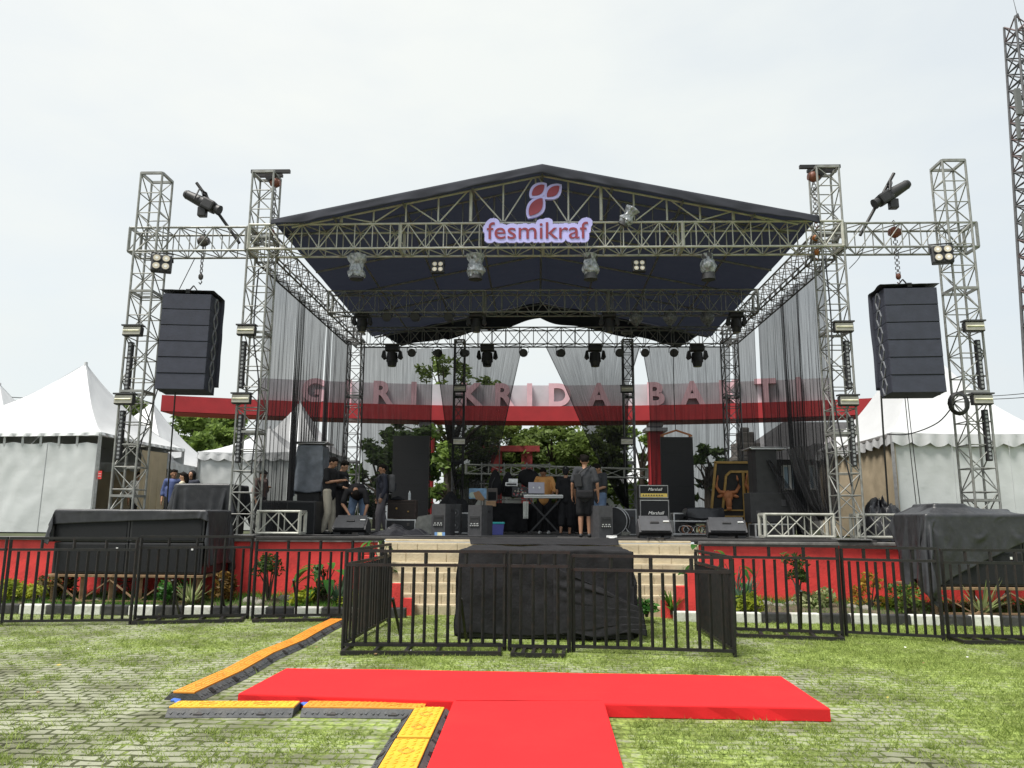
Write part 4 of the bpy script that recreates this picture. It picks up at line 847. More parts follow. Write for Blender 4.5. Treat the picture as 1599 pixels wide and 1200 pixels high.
# ------------------------------------------------------------------ tents
def pagoda(label, x0, x1, y0, y1, zb, ze, zp, walls=(1, 1, 1, 1), scallop=True, peak=None, grp='white pagoda tents', wallm=tentwall, seed=0, val=.28):
    cx, cy = (x0 + x1) / 2, (y0 + y1) / 2; t = thing('pagoda_tent', label, 'tent', (cx, cy, zb), 0, grp)
    hx, hy = (x1 - x0) / 2, (y1 - y0) / 2; pk = peak or (0, 0)
    b = MB(); n = 16; sides = [((-hx, -hy), (hx, -hy)), ((hx, -hy), (hx, hy)), ((hx, hy), (-hx, hy)), ((-hx, hy), (-hx, -hy))]
    for k, (A, B) in enumerate(sides):
        def f(u, v, A=A, B=B):
            x = A[0] + (B[0] - A[0]) * u; y = A[1] + (B[1] - A[1]) * u; s_ = 1 - v
            prof = (1 - s_) ** 1.0 * 0 + (v ** 1.9 * .62 + v * .38 if v < 1 else 1)
            z = ze + (zp - ze) * prof - zb; dip = -.10 * sin(pi * u) * s_ * (1 if v > 0 else .4) + .03 * nz(u * 5, v * 5, k + seed)
            wx = .012 * sin(u * 40) * (1 - v)
            return (x * s_ + pk[0] * v + wx, y * s_ + pk[1] * v, z + dip)
        b.grid(f, n, 26)
    b.build('roof', tentwhite, t)
    b = MB(); b.tube((pk[0], pk[1], zp - zb - .12), (pk[0], pk[1], zp - zb + .04), .06, 10, .045); b.build('peak_cap', tentwhite, t)
    b = MB(); sw = .42
    for A, B in sides:
        L_ = hypot(B[0] - A[0], B[1] - A[1]); ns = max(3, round(L_ / sw)); nu = ns * 8
        nx_, ny_ = (B[1] - A[1]) / L_, -(B[0] - A[0]) / L_
        def f(u, v, A=A, B=B, ns=ns):
            dr = val * (.72 + .28 * abs(sin(pi * u * ns))) if scallop else val * .8
            wob_ = .03 * sin(u * ns * pi * 2.3) * v + .02 * v
            return (A[0] + (B[0] - A[0]) * u + nx_ * wob_, A[1] + (B[1] - A[1]) * u + ny_ * wob_, ze - zb + .02 - dr * v - .04 * sin(pi * u))
        b.grid(f, nu, 4)
    b.build('valance', tentwhite if scallop else tentwall, t)
    for k, (A, B) in enumerate(sides):
        if not walls[k]: continue
        tp_ = (ze - zb - val * .55) if scallop else (ze - zb - .26)
        b = MB(); L_ = hypot(B[0] - A[0], B[1] - A[1]); nx_, ny_ = (B[1] - A[1]) / L_, -(B[0] - A[0]) / L_
        def f(u, v, A=A, B=B):
            q = .022 * abs(nz(u * L_ * 1.1 + v * 1.2, v * 2.6 - u, seed + 9)) + .012 * nz(u * L_ * 2.2, v * 2.5, seed + k) - .02 * abs(nz(u * L_ * 1.6 + v * 2.2, (v - u) * 1.2, seed + 3)) ** .6 + .016 * sin(u * L_ * 4.5 + 2 * nz(u * 3, v * 2, 4)) * (.3 + .7 * v) + .008 * nz(u * L_ * 5, v * 6, seed)
            return (A[0] + (B[0] - A[0]) * u - nx_ * .06 + nx_ * q, A[1] + (B[1] - A[1]) * u - ny_ * .06 + ny_ * q, (tp_ - (0 if scallop else .05 * abs(sin(u * L_ * 3.4)) * (1 - v))) * (1 - v) + .03)
        b.grid(f, int(L_ * 14), 22); sw_ = b.build('side_wall', wallm if walls[k] == 1 else tentcream, t)
        if k == 0:
            b = MB()
            for q in range(1, int(L_ / 1.25) + 1):
                x_ = A[0] + 1.25 * q; b.bar((x_, A[1] - .125, .04), (x_ + .01, A[1] - .115, tp_ - .02), .022, .006)
            b.build('seam', tentwhite, sw_)
            if not scallop:
                b = MB(); b.bar((A[0] + .1, A[1] + .03, ze - zb - .03), (A[0] + L_ - .1, A[1] + .03, ze - zb - .03), .03, .02)
                for q in range(int(L_ / .46)): b.bar((A[0] + .25 + .46 * q, A[1] + .05, tp_ - .06), (A[0] + .26 + .46 * q, A[1] + .02, ze - zb - .02), .05, .01)
                b.build('hanging_loops', tentwhite, sw_)
    for x, y in ((-hx, -hy), (hx, -hy), (hx, hy), (-hx, hy)):
        b = MB(); b.bar((x * .985, y * .985, 0), (x * .985, y * .985, ze - zb - .02), .07, .07); b.build('leg', alu, t)
    b = MB()
    for A, B in sides: b.bar((A[0] * .985, A[1] * .985, ze - zb - .05), (B[0] * .985, B[1] * .985, ze - zb - .05), .07, .06)
    b.build('eave_rail', alu, t)
    return t
ya = 18.6
cR = at(158, 676, ya); cL = at(-55, 679, ya); pkp = at(131, 567, ya + 2.2)
tl = pagoda('big white pagoda tent at the far left with a crinkled side wall', cR.x - 5.0, cR.x, ya, ya + 4.6, S - .02, cR.z, pkp.z, (1, 0, 1, 1), scallop=False, peak=(pkp.x - cR.x + 2.5, 0), val=.10, seed=1)
sg_ = thing('red_notice', 'small red notice on the cream cloth beside the big left tent', 'notice', at(156, 742, ya - .06)); b = MB(); b.box((0, 0, 0), (.09, .012, .2)); b.build('plate', redpaint, sg_); b = MB(); b.box((0, -.009, -.03), (.07, .006, .012)); b.box((0, -.009, .03), (.06, .006, .012)); b.build('stripe', white_p, sg_)
a_, c_ = at(190, 690, 23.5), at(309, 712, 22.0); pq = at(238, 628, 24.3)
pagoda('white pagoda tent behind the left outermost tower', pq.x - 2.3, pq.x + 1.75, 22.2, 26.4, S - .02, at(300, 722, 22.2).z, pq.z, (2, 0, 1, 1), True, (-(-2.3 + 1.75) / 2, 0), seed=2)
cc = thing('tent_curtain', 'beige curtain wall hanging at the side of the big left tent', 'curtain', (at(245, 800, 19.6).x, 19.6, S)); b = MB()
q0, q1 = at(222, 703, 19.6), at(263, 697, 20.6)
b.grid(lambda u, v: (q0.x - cc.location.x + (q1.x - q0.x) * u, (q1.y - q0.y) * u + .07 * sin(u * 22) * (.4 + .6 * v), (q0.z - S) * (1 - v)), 60, 10); b.build('cloth', tentcream, cc)
q0, q1 = at(309, 706, 24), at(470, 706, 24)
pagoda('low white tent behind the left front tower', q0.x, q1.x - .2, 24, 28, S - .02, q0.z, at(400, 668, 26).z, (1, 1, 1, 1), True, seed=3)
pq = at(432, 627, 30); q0 = at(372, 702, 28); q1 = at(505, 702, 28)
pagoda('tall white pagoda tent seen through the left net curtains', q0.x, q1.x, 28, 32, S - .02, q0.z, pq.z, (1, 1, 1, 1), True, seed=4)
ya = 17.6; cL = at(1392, 678, ya); pkp = at(1452, 548, ya + 2.6)
pagoda('big white pagoda tent with scalloped edge on the right', cL.x, cL.x + 3.7, ya, ya + 4.8, S - .02, cL.z + .02, at(1440, 520, ya + 2.4).z, (1, 1, 1, 2), True, None, seed=5, val=.30)
q0 = at(-40, 672, 27); q1 = at(16, 672, 27)
pagoda('far white tent whose roof edge shows at the left margin', q0.x - 2.2, q0.x + 2.2, 26, 30, S - .02, at(10, 678, 26).z, at(-60, 600, 28).z, (1, 1, 1, 1), True, seed=6)
for px, Y, lab in ((775, 40, 'distant white tent behind the band, left of the red kiosk'), (948, 42, 'distant white tent behind the band, right of the cap wearer'), (1000, 47, 'distant pale tent by the right slim back tower')):
    p = at(px, 745, Y); pagoda(lab, p.x - 1.9, p.x + 1.9, Y, Y + 3.8, S - .02, S + 2.2, S + 4.6, (1, 1, 1, 1), True, seed=7)

# ------------------------------------------------------------------ trees and plants
def leaf_cloud(centres, per, leaf, spread, m, name, parent, sun_bias=.35, flat=.75):
    V = []; T = []
    for (c, r, tint) in centres:
        n = int(per * (r / spread) ** 2) + 8
        d = rng.normal(0, 1, (n, 3)); d /= np.linalg.norm(d, axis=1)[:, None]; rad = r * rng.uniform(.35, 1.12, n) ** .6
        p = np.array(c) + d * rad[:, None] * np.array([1, 1, flat])
        a = rng.normal(0, 1, (n, 3)); a[:, 2] *= .6; a /= np.linalg.norm(a, axis=1)[:, None]
        bq = np.cross(a, rng.normal(0, 1, (n, 3))); bq /= np.linalg.norm(bq, axis=1)[:, None]
        L_ = leaf * rng.uniform(.6, 1.4, n); w_ = L_ * .42
        q = np.stack([p - a * L_[:, None], p + bq * w_[:, None], p + a * L_[:, None], p - bq * w_[:, None]], 1)
        V.append(q); T.append(np.clip(tint + rng.normal(0, .22, n), 0, 1))
    V = np.concatenate(V); T = np.concatenate(T)
    return attr_mesh(name, V.reshape(-1, 3), np.arange(4 * len(V)).reshape(-1, 4), T, m, parent)
def tree(label, base, h, cr, m=None, seed=0, per=70, leaf=.17, trunk_r=.16, crown0=.35, grp='trees behind the stage', n=26, sparse=1.0, lean=0.0):
    R = random.Random(seed); t = thing('leafy_tree', label, 'tree', base, 0, grp); b = MB(); cl = []
    top = Vector((lean, 0, h * .72)); pts = [Vector((0, 0, -.1)), Vector((lean * .3, R.uniform(-.1, .1), h * .3)), Vector((lean * .7, 0, h * .52)), top]
    b.path(pts, [trunk_r * 1.25, trunk_r, trunk_r * .7, trunk_r * .35], 9)
    for k in range(n):
        a = R.uniform(0, 2 * pi); f = R.uniform(crown0, 1); rr = cr * R.uniform(.35, 1) * (1 - .55 * abs(f - .62) / .5)
        s0 = pts[1].lerp(top, max(0, (f - .35)) * .9); e = Vector((lean * f + rr * cos(a), rr * sin(a), h * (f * .96)))
        mid = s0.lerp(e, .5) + Vector((R.uniform(-.2, .2), R.uniform(-.2, .2), .12 * rr))
        b.path([s0, mid, e], [trunk_r * .38, trunk_r * .22, trunk_r * .07], 6)
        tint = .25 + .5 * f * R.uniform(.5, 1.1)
        for q in range(3): cl.append((tuple(e + Vector((R.uniform(-.5, .5), R.uniform(-.5, .5), R.uniform(-.3, .3))) * cr * .36), cr * R.uniform(.13, .27) * sparse, tint))
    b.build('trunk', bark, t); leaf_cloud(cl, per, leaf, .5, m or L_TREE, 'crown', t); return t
def tr(px, ptop, Y, crpx, label, **k):
    p = at(px, 760, Y); h = (at(px, ptop, Y).z - S) / .98
    return tree(label, (p.x, Y, S), h, crpx * Y / F, **k)
tr(702, 568, 38, 88, 'tall open crowned tree rising above the gate beam left of centre', seed=1, n=24, per=46, crown0=.45, trunk_r=.3, sparse=.62)
tr(640, 668, 30, 62, 'dark leafy tree behind the left led screen', m=L_DARK, seed=2, n=26, crown0=.2)
tr(700, 690, 27.5, 40, 'bright green young tree between the left screen and the slim tower', m=L_TREE2, seed=3, n=26, crown0=.1, leaf=.13)
tr(785, 668, 41, 70, 'leafy tree behind the left swept curtain', seed=4, n=34, crown0=.3)
tr(862, 655, 43, 78, 'broad leafy tree behind the band in the open gap of the curtains', seed=5, n=36, per=60, crown0=.28, trunk_r=.2, sparse=.8)
tr(935, 660, 40, 66, 'leafy tree behind the right swept curtain', seed=6, n=34, crown0=.3)
tr(1003, 668, 37, 34, 'green tree seen just left of the red pillar', m=L_TREE2, seed=7, n=24, crown0=.15)
tr(1105, 695, 30, 34, 'small tree behind the net right of the right led screen', m=L_DARK, seed=8, n=20, crown0=.25)
tr(590, 690, 33, 55, 'dark leafy tree behind the back left curtain', m=L_DARK, seed=9, n=26, crown0=.2)
tr(535, 735, 31, 34, 'low round tree behind the left back tower', m=L_TREE2, seed=10, n=18, crown0=.15)
tr(318, 638, 46, 62, 'tree with feathery top between the left tents', m=L_TREE2, seed=11, n=34, crown0=.3, leaf=.2)
tr(345, 664, 42, 60, 'light green tree behind the low white tent', m=L_TREE2, seed=12, n=30, crown0=.2, leaf=.2)
tr(272, 628, 50, 46, 'dark tree top behind the second white tent', seed=13, n=26, crown0=.3, leaf=.2)
tr(190, 618, 44, 42, 'dark tree behind the left outermost tower', seed=14, n=26, crown0=.3, leaf=.2)
tr(14, 656, 60, 22, 'small tree far off at the left margin', m=L_DARK, seed=15, n=16, crown0=.3, leaf=.25)
tr(890, 700, 55, 90, 'far leafy tree closing the view between the back towers', m=L_TREE, seed=16, n=34, crown0=.1, leaf=.28, per=22, sparse=.75)
tr(770, 715, 56, 80, 'far leafy tree left behind the red kiosk', m=L_TREE, seed=17, n=34, crown0=.1, leaf=.28, per=22, sparse=.75)
tr(955, 720, 58, 60, 'far dark tree behind the distant tents', m=L_DARK, seed=18, n=28, crown0=.1, leaf=.28, per=22, sparse=.75)

def gz(x, y): return .1
GPL = 'garden plants in the bed before the red wall'
def bush(label, px, py, wpx, hpx, m, Y=13.7, leaf=.05, seed=0, stem=False, per=70):
    p = at(px, py, Y); s = Y / F; h = hpx * s; w = wpx * s / 2; R = random.Random(seed)
    t = thing('garden_shrub', label, 'shrub', (p.x, Y, .12), 0, GPL); z0 = .45 * h if stem else .05
    cl = [((R.uniform(-w, w) * .7, R.uniform(-.25, .25), z0 + (h - z0) * R.uniform(.15, .9)), w * R.uniform(.28, .5), R.random()) for _ in range(12)]
    b = MB()
    for c, r, q in cl[:8]: b.path([(0, 0, -.03), (c[0] * .35, c[1] * .3, z0 * .8 + .04), c], [.022, .016, .006], 5)
    b.build('stem', bark, t); leaf_cloud(cl, per, leaf, .15, m, 'foliage', t, flat=.9)
def spiky(label, px, py, wpx, hpx, m=L_SPIK, Y=13.6, n=34, seed=0):
    p = at(px, py, Y); s = Y / F; h = hpx * s; w = wpx * s / 2; R = random.Random(seed); t = thing('bladed_plant', label, 'plant', (p.x, Y, .12), 0, GPL)
    V = []; Fc = []; T = []
    for k in range(n):
        a = R.uniform(0, 2 * pi); el = R.uniform(.35, 1.0); wd = .018 + .012 * R.random(); dx, dy = cos(a), sin(a); px_, py_ = -dy, dx; o = len(V); L_ = R.uniform(.7, 1.05); tt = R.random()
        for i in range(6):
            u = i / 5; r = w * u * (1.15 - .55 * el) * L_ * 1.35; z = h * L_ * (u * (.35 + .75 * el) - .35 * (1 - el) * u * u * 1.4); ww = wd * (1 - u ** 2.2) + .002
            V += [(dx * r + px_ * ww, dy * r + py_ * ww, z), (dx * r - px_ * ww, dy * r - py_ * ww, z)]
        for i in range(5): Fc.append((o + 2 * i, o + 2 * i + 1, o + 2 * i + 3, o + 2 * i + 2)); T.append(min(1, tt * .8 + .2 * R.random()))
    attr_mesh('blade_rosette', np.array(V, float), np.array(Fc), np.array(T), m, t)
    b = MB(); b.tube((0, 0, -.05), (0, 0, .05), .04, 8, .03); b.build('stem', bark, t)
def broad(label, px, py, wpx, hpx, Y=13.9, n=16, seed=0):
    p = at(px, py, Y); s = Y / F; h = hpx * s; w = wpx * s / 2; R = random.Random(seed); t = thing('broad_leaf_plant', label, 'plant', (p.x, Y, .12), 0, GPL)
    V = []; Fc = []; T = []; b = MB()
    for k in range(n):
        a = R.uniform(0, 2 * pi); f = R.uniform(.3, 1); e = Vector((w * R.uniform(.25, .75) * cos(a), .35 * sin(a) * R.random(), h * f * .9)); b.path([(0, 0, -.03), (e.x * .4, e.y * .4, e.z * .7), tuple(e)], [.014, .011, .006], 5)
        L_ = w * R.uniform(.55, .8); dn = -.35 * R.random() - .15; o = len(V); tt = R.random(); dx, dy = cos(a), sin(a) * .6; qx, qy = -dy, dx
        for i in range(7):
            u = i / 6; wd = L_ * .36 * sin(pi * min(.98, u * .93 + .05)) ** .8; q = e + Vector((dx, dy, 0)) * L_ * u + Vector((0, 0, .25 * u * L_ + dn * u * u * L_ * 2.2))
            V += [(q.x + qx * wd, q.y + qy * wd, q.z + .12 * wd), tuple(q), (q.x - qx * wd, q.y - qy * wd, q.z + .12 * wd)]
        for i in range(6):
            for j in (0, 1): Fc.append((o + 3 * i + j, o + 3 * i + j + 1, o + 3 * i + j + 4, o + 3 * i + j + 3)); T.append(min(1, max(0, tt + R.uniform(-.1, .1))))
    attr_mesh('leaf_fan', np.array(V, float), np.array(Fc), np.array(T), L_BRO, t); b.build('stem', bark, t)
bush('yellow green shrub at the left margin before the red wall', 18, 935, 62, 26, L_YEL, seed=1)
bush('second yellow green shrub from the left margin', 62, 938, 50, 30, L_YEL, seed=2)
bush('reddish brown leaved shrub by the rusty legs of the left speaker stand', 90, 938, 45, 42, leafmat('reddish_leaves', (.07, .05, .02), (.20, .16, .04)), seed=3)
bush('small fresh green shrub under the left speaker stand', 265, 938, 40, 36, L_BRO, seed=4, Y=13.4)
spiky('pale striped bladed plant in front of the left speaker stand', 297, 945, 56, 46, seed=5, Y=13.4)
bush('rust coloured bush right of the left speaker stand', 345, 936, 50, 44, leafmat('rust_leaves', (.12, .07, .02), (.30, .19, .04)), seed=6)
bush('small dark clipped tree with bare stem before the red wall on the left', 420, 930, 46, 74, L_DARK, seed=7, stem=True, per=110, leaf=.035)
bush('yellow ground cover mound left of the stairs', 476, 942, 50, 20, L_YEL, seed=8)
bush('dark upright bush beside the big leaved plant', 506, 940, 36, 66, L_DARK, seed=9, per=110, leaf=.035)
broad('big glossy leaved plant against the wall left of the stairs', 508, 932, 86, 70, seed=10)
spiky('grey green agave left of the stairs', 528, 944, 40, 48, leafmat('agave_leaves', (.05, .11, .07), (.16, .26, .17)), seed=11)
broad('tall glossy leaved plant whose tip reaches the stage edge beside the stairs', 592, 932, 56, 108, seed=12, n=14)
bush('yellow ground cover at the foot of the left cheek wall', 545, 946, 40, 18, L_YEL, seed=13)
spiky('tuft of long grass at the right foot of the stairs', 1050, 962, 40, 34, L_GR2, Y=13.3, n=44, seed=14)
bush('small green weed at the right foot of the stairs', 1010, 972, 28, 20, L_BRO, Y=12.8, seed=15)
broad('tall glossy leaved plant right of the stairs beside the pen', 1098, 930, 66, 106, seed=16, n=16)
broad('glossy leaved plant against the red wall just right of the pen', 1150, 930, 60, 70, seed=17, n=14)
spiky('grey green agave just right of the pen', 1163, 948, 64, 62, leafmat('agave_leaves', (.05, .11, .07), (.16, .26, .17)), seed=18)
bush('yellow green ground cover at the kerb right of the pen', 1164, 962, 52, 22, L_YEL, Y=13.2, seed=19)
bush('small twisted tree with tufted crown before the right red wall', 1247, 940, 44, 84, L_DARK, seed=20, stem=True, leaf=.04)
bush('pale variegated ground cover under the small twisted tree', 1272, 950, 56, 24, L_SPIK, seed=21)
bush('thin orange leaved sapling in the middle of the right bed', 1357, 948, 44, 62, leafmat('orange_leaves', (.22, .12, .02), (.45, .32, .05)), seed=22, per=26)
bush('round fresh green bush left of the right speaker stand', 1420, 960, 58, 44, L_TREE2, Y=13.2, seed=23, leaf=.04)
spiky('pale striped bladed plant under the right speaker stand', 1535, 968, 72, 54, Y=13.0, seed=24)
bush('low yellow shrub beside the orange sapling', 1385, 950, 30, 18, L_YEL, seed=25)
for i, (px, py, Y, s_, lab) in enumerate(((390, 940, 13.7, .15, 'pale rock left of the small clipped tree'), (402, 946, 13.5, .11, 'small pale rock in front of the clipped tree'), (445, 936, 13.9, .17, 'grey rock right of the small clipped tree'), (150, 942, 13.6, .1, 'small stone under the left speaker stand'), (1195, 940, 13.9, .14, 'grey rock near the agave on the right'), (1215, 943, 13.7, .12, 'pale rock left of the twisted tree'),
                               (1330, 950, 13.7, .12, 'grey rock left of the orange sapling'), (1352, 956, 13.5, .12, 'pale rock at the foot of the orange sapling'), (1235, 938, 13.9, .14, 'rock behind the foot of the twisted tree'))):
    p = at(px, py, Y); b = MB(); b.grid(lambda u, v: (lambda n_: (s_ * n_ * sin(pi * v) * cos(2 * pi * u), s_ * .8 * n_ * sin(pi * v) * sin(2 * pi * u), s_ * .7 * n_ * cos(pi * v)))(1 + .35 * nz(2 * cos(2 * pi * u), 2 * sin(2 * pi * u) + i, 3 * v)), 14, 9)
    tag(b.build('garden_rock', rock, loc=(p.x, Y, .14)), lab, 'rock', 'rocks in the garden bed')

# ------------------------------------------------------------------ telecom mast and power lines
TY = 62.0; m0 = at(1612, 700, TY); mt = at(1597, 34, TY)
tm_ = thing('telecom_mast', 'tall lattice telecom mast with panel antennas at the right margin', 'mast', (at(1570, 50, TY).x + 1.25, TY, S)); HM = mt.z - S; w0, w1 = 2.1, .8
wv = lambda z: w0 + (w1 - w0) * min(1, z / HM)
mastm = mat('mast_steel', (.11, .11, .115), .6, .2, .25, 3); mastr = mat('mast_red', (.12, .085, .085), .6, 0, .2, 3)
b = MB(); cr_ = ((-1, -1), (1, -1), (1, 1), (-1, 1))
for c in cr_: b.path([(c[0] * wv(z), c[1] * wv(z), z) for z in (0, HM * .5, HM)], [.16, .13, .10], 6)
b.build('corner_post', mastm, tm_)
b = MB(); z = 0
while z < HM - .5:
    s_ = 1.5; z2 = min(HM, z + s_)
    for f in range(4):
        A, B = cr_[f], cr_[(f + 1) % 4]; mi = int(z / 6) % 2
        b.tube((A[0] * wv(z), A[1] * wv(z), z), (B[0] * wv(z2), B[1] * wv(z2), z2), .07, 4, mi=mi, cap=False); b.tube((B[0] * wv(z), B[1] * wv(z), z), (A[0] * wv(z2), A[1] * wv(z2), z2), .07, 4, mi=mi, cap=False)
        b.tube((A[0] * wv(z), A[1] * wv(z), z), (B[0] * wv(z), B[1] * wv(z), z), .07, 4, mi=mi, cap=False)
    z = z2
b.build('lacing', [mastm, mastr], tm_)
b = MB(); b.tube((0, 0, HM), (-.3, 0, HM + 2.6), .04, 5, .015)
for k in range(4): b.path([(-w1, -w1, HM), (0, 0, HM + .5 + .1 * k), (w1, w1, HM)], .04, 5)
b.build('lightning_rod', mastm, tm_)
am = mat('antenna_shell', (.13, .135, .13), .5, 0, .1, 3)
for px, y0, y1, wd in ((1571, 155, 195, .42), (1590, 132, 172, .5), (1571, 200, 232, .24), (1581, 252, 292, .2), (1580, 345, 395, .16), (1597, 80, 115, .4)):
    A, B = at(px, y0, TY), at(px + 2, y1, TY); c = (A + B) / 2 - tm_.location; b = MB(); b.box((c.x, c.y - 1.6, c.z), (wd * 1.15, .25, A.z - B.z), bev=.05); o = b.build('panel_antenna', am, tm_)
    b = MB()
    for dz in (-.6, .6): b.tube((c.x, c.y - 1.1, c.z + dz), (-wv(c.z) * .8, -wv(c.z), c.z + dz), .05, 5)
    b.tube((c.x + .25, c.y - 1.05, c.z - 1.3), (c.x + .25, c.y - 1.05, c.z + 1.1), .06, 6); b.build('mount', mastm, o)
for i, (pa, pb, Y1, Y2, lab) in enumerate((((-40, 609), (96, 621), 40, 44, 'upper power line at the left margin'), ((-40, 616), (96, 624), 40, 44, 'lower power line at the left margin'), ((1550, 612), (1640, 606), 45, 40, 'upper power line at the right margin'), ((1550, 617), (1640, 613), 45, 40, 'lower power line at the right margin'))):
    A, B = at(*pa, Y1), at(*pb, Y2); A2, B2 = A + (A - B) * 1.5, B + (B - A) * .6
    o = MB().path([A2.lerp(B2, t) - Vector((0, 0, .25 * sin(pi * t))) for t in [k / 16 for k in range(17)]], .022, 5).build('power_line', blk); tag(o, lab, 'power line', 'power lines')

# ------------------------------------------------------------------ barriers
def barrier(label, p, q, h=1.2, feet=None, post=(.0, 1.0), gap=.17, nb=None, brace=False, ext=.0):
    p, q = Vector((p[0], p[1], 0)), Vector((q[0], q[1], 0)); d = q - p; L_ = d.length; ang = atan2(d.y, d.x)
    t = thing('crowd_barrier', label, 'barrier', p, ang, 'black crowd barriers'); zb = .07; tub = .036
    b = MB(); 
    for z in (h - .02, h - gap - .02, zb): b.bar((0, 0, z), (L_, 0, z), tub, tub)
    for x in (tub / 2, L_ - tub / 2): b.bar((x, 0, 0), (x, 0, h - .041), tub, tub)
    b.build('frame', black_st, t)
    n = nb or max(4, round(L_ / .165)); b = MB()
    for k in range(1, n): x = L_ * k / n; b.bar((x, .0, zb + .02), (x, 0, h - gap - .046), .036, .022)
    b.build('upright_bars', black_st, t)
    for f in (.25, .5, .75): b = MB(); b.bar((L_ * f, 0, h - gap), (L_ * f, 0, h - .04), .034, .034); b.build('top_strut', black_st, t)
    if feet:
        b = MB(); y0, y1 = feet
        for y in (y0, y1): b.bar((.06, y, .03), (L_ - .06, y, .03), .045, .045)
        for k in range(6): x = .08 + (L_ - .16) * k / 5; b.bar((x, min(y0, y1) + .02, .031), (x, max(y0, y1) - .02, .031), .04, .04)
        b.build('ground_frame', black_st, t)
    if brace:
        for x in (L_ * .3, L_ * .72): b = MB(); b.bar((x, .03, .62), (x + .05, .62, .03), .03, .03); b.build('brace', black_st, t)
    return t
PA = atz(533, 1016); PB = atz(606, 972); PC = atz(1150, 1027); PD = atz(1090, 986); M1 = atz(790, 1017); M2 = atz(887, 1019)
barrier('front barrier of the pen, left panel', PA, M1, 1.22, (-.35, .3), nb=14, brace=True)
barrier('narrow middle front barrier of the pen before the black draped block', M1 + Vector((.03, -.04, 0)), M2 + Vector((.03, -.04, 0)), 1.22, (-.38, .2), nb=5)
barrier('front barrier of the pen, right panel, hanging a little lower', M2 + Vector((.05, .02, 0)), PC, 1.18, None, nb=14)
barrier('left side barrier of the pen seen edge on', PA + Vector((.0, .05, 0)), PB, 1.22, None, nb=17)
barrier('right side barrier of the pen seen edge on', PC + Vector((0, .06, 0)), PD, 1.18, None, nb=15)
Q = [atz(x, y) for x, y in ((-150, 976), (0, 978), (208, 976))]
barrier('leftmost barrier at the edge of the photograph', Q[0], Q[1] - Vector((.03, 0, 0)), 1.3)
barrier('barrier in front of the left half of the left speaker stand', Q[1], Q[2] - Vector((.03, 0, 0)), 1.3, nb=13)
barrier('barrier with ground frame in front of the right half of the left speaker stand', atz(208, 971), atz(388, 967), 1.32, (-.4, .25), nb=12, brace=True)
barrier('barrier between the left speaker stand and the pen', atz(392, 969), atz(596, 966), 1.28, (-.3, .3), nb=12, brace=True)
barrier('barrier with ground frame just right of the pen', atz(1100, 988), atz(1318, 996), 1.27, (-.38, .3), nb=13, brace=True)
barrier('barrier before the left end of the right speaker stand', atz(1320, 995), atz(1476, 1003), 1.26, None, nb=11)
barrier('barrier at the right margin before the right speaker stand', atz(1480, 1001), atz(1640, 1004), 1.24, (-.3, .3), nb=11)

# ------------------------------------------------------------------ red carpet, cable ramps
ch = .11
def cz(px, py): return atz(px, py, ch)
FL, FR, BL, BR = cz(372, 1083), cz(1296, 1106), cz(447, 1043), cz(1220, 1056); S1, S2 = cz(708, 1094), cz(945, 1099); E1, E2 = cz(640, 1262), cz(993, 1262)
poly = [(FL.x, FL.y), (S1.x, S1.y), (E1.x, E1.y), (E2.x, E2.y), (S2.x, S2.y), (FR.x, FR.y), (BR.x, BR.y), (BL.x, BL.y)]
rcar = thing('carpet_platform', 'low T shaped platform covered in bright red carpet', 'platform', (0, 7.4, 0))
bm = bmesh.new(); vt = [bm.verts.new((x, y, ch)) for x, y in poly]; f = bm.faces.new(vt); r_ = bmesh.ops.extrude_face_region(bm, geom=[f]); 
for v in [e for e in r_['geom'] if isinstance(e, bmesh.types.BMVert)]: v.co.z = .006
bmesh.ops.recalc_face_normals(bm, faces=bm.faces[:])
bmesh.ops.bevel(bm, geom=[e for e in bm.edges if abs(e.verts[0].co.z - ch) < 1e-4 and abs(e.verts[1].co.z - ch) < 1e-4] , offset=.014, segments=3, affect='EDGES', profile=.5)
bmesh.ops.triangulate(bm, faces=[f for f in bm.faces if len(f.verts) > 4])
bmesh.ops.subdivide_edges(bm, edges=[e for e in bm.edges if e.calc_length() > .3], cuts=10, use_grid_fill=True)
for v in bm.verts:
    if v.co.z < ch - .03: v.co.y += .022 * nz(v.co.x * 3.5, v.co.z * 6, 1); v.co.x += .008 * nz(v.co.y * 3.5, v.co.z * 6, 2)
    elif v.co.z > ch - .002: v.co.z += .007 * nz(v.co.x * 1.1, v.co.y * 1.6, 3) + .003 * nz(v.co.x * 4, v.co.y * 4, 6)
me = bpy.data.meshes.new('carpet_cover'); bm.to_mesh(me); bm.free(); me.materials.append(carpet); o = bpy.data.objects.new('carpet_cover', me); COL.objects.link(o); o.parent = rcar; o.location = (0, -7.4, 0)
b = MB(); b.bar((S1.x + .02, S1.y + .0, ch + .004), (S2.x - .02, S2.y + .09, ch + .004), .012, .004); b.build('seam', mat('carpet_seam', (.42, .015, .02), .9), rcar, True)
orangel = mat('orange_ramp_lid', (.74, .29, .035), .5, 0, .12, 9, dirt=(.40, .16, .03), dscale=6, damt=.5)
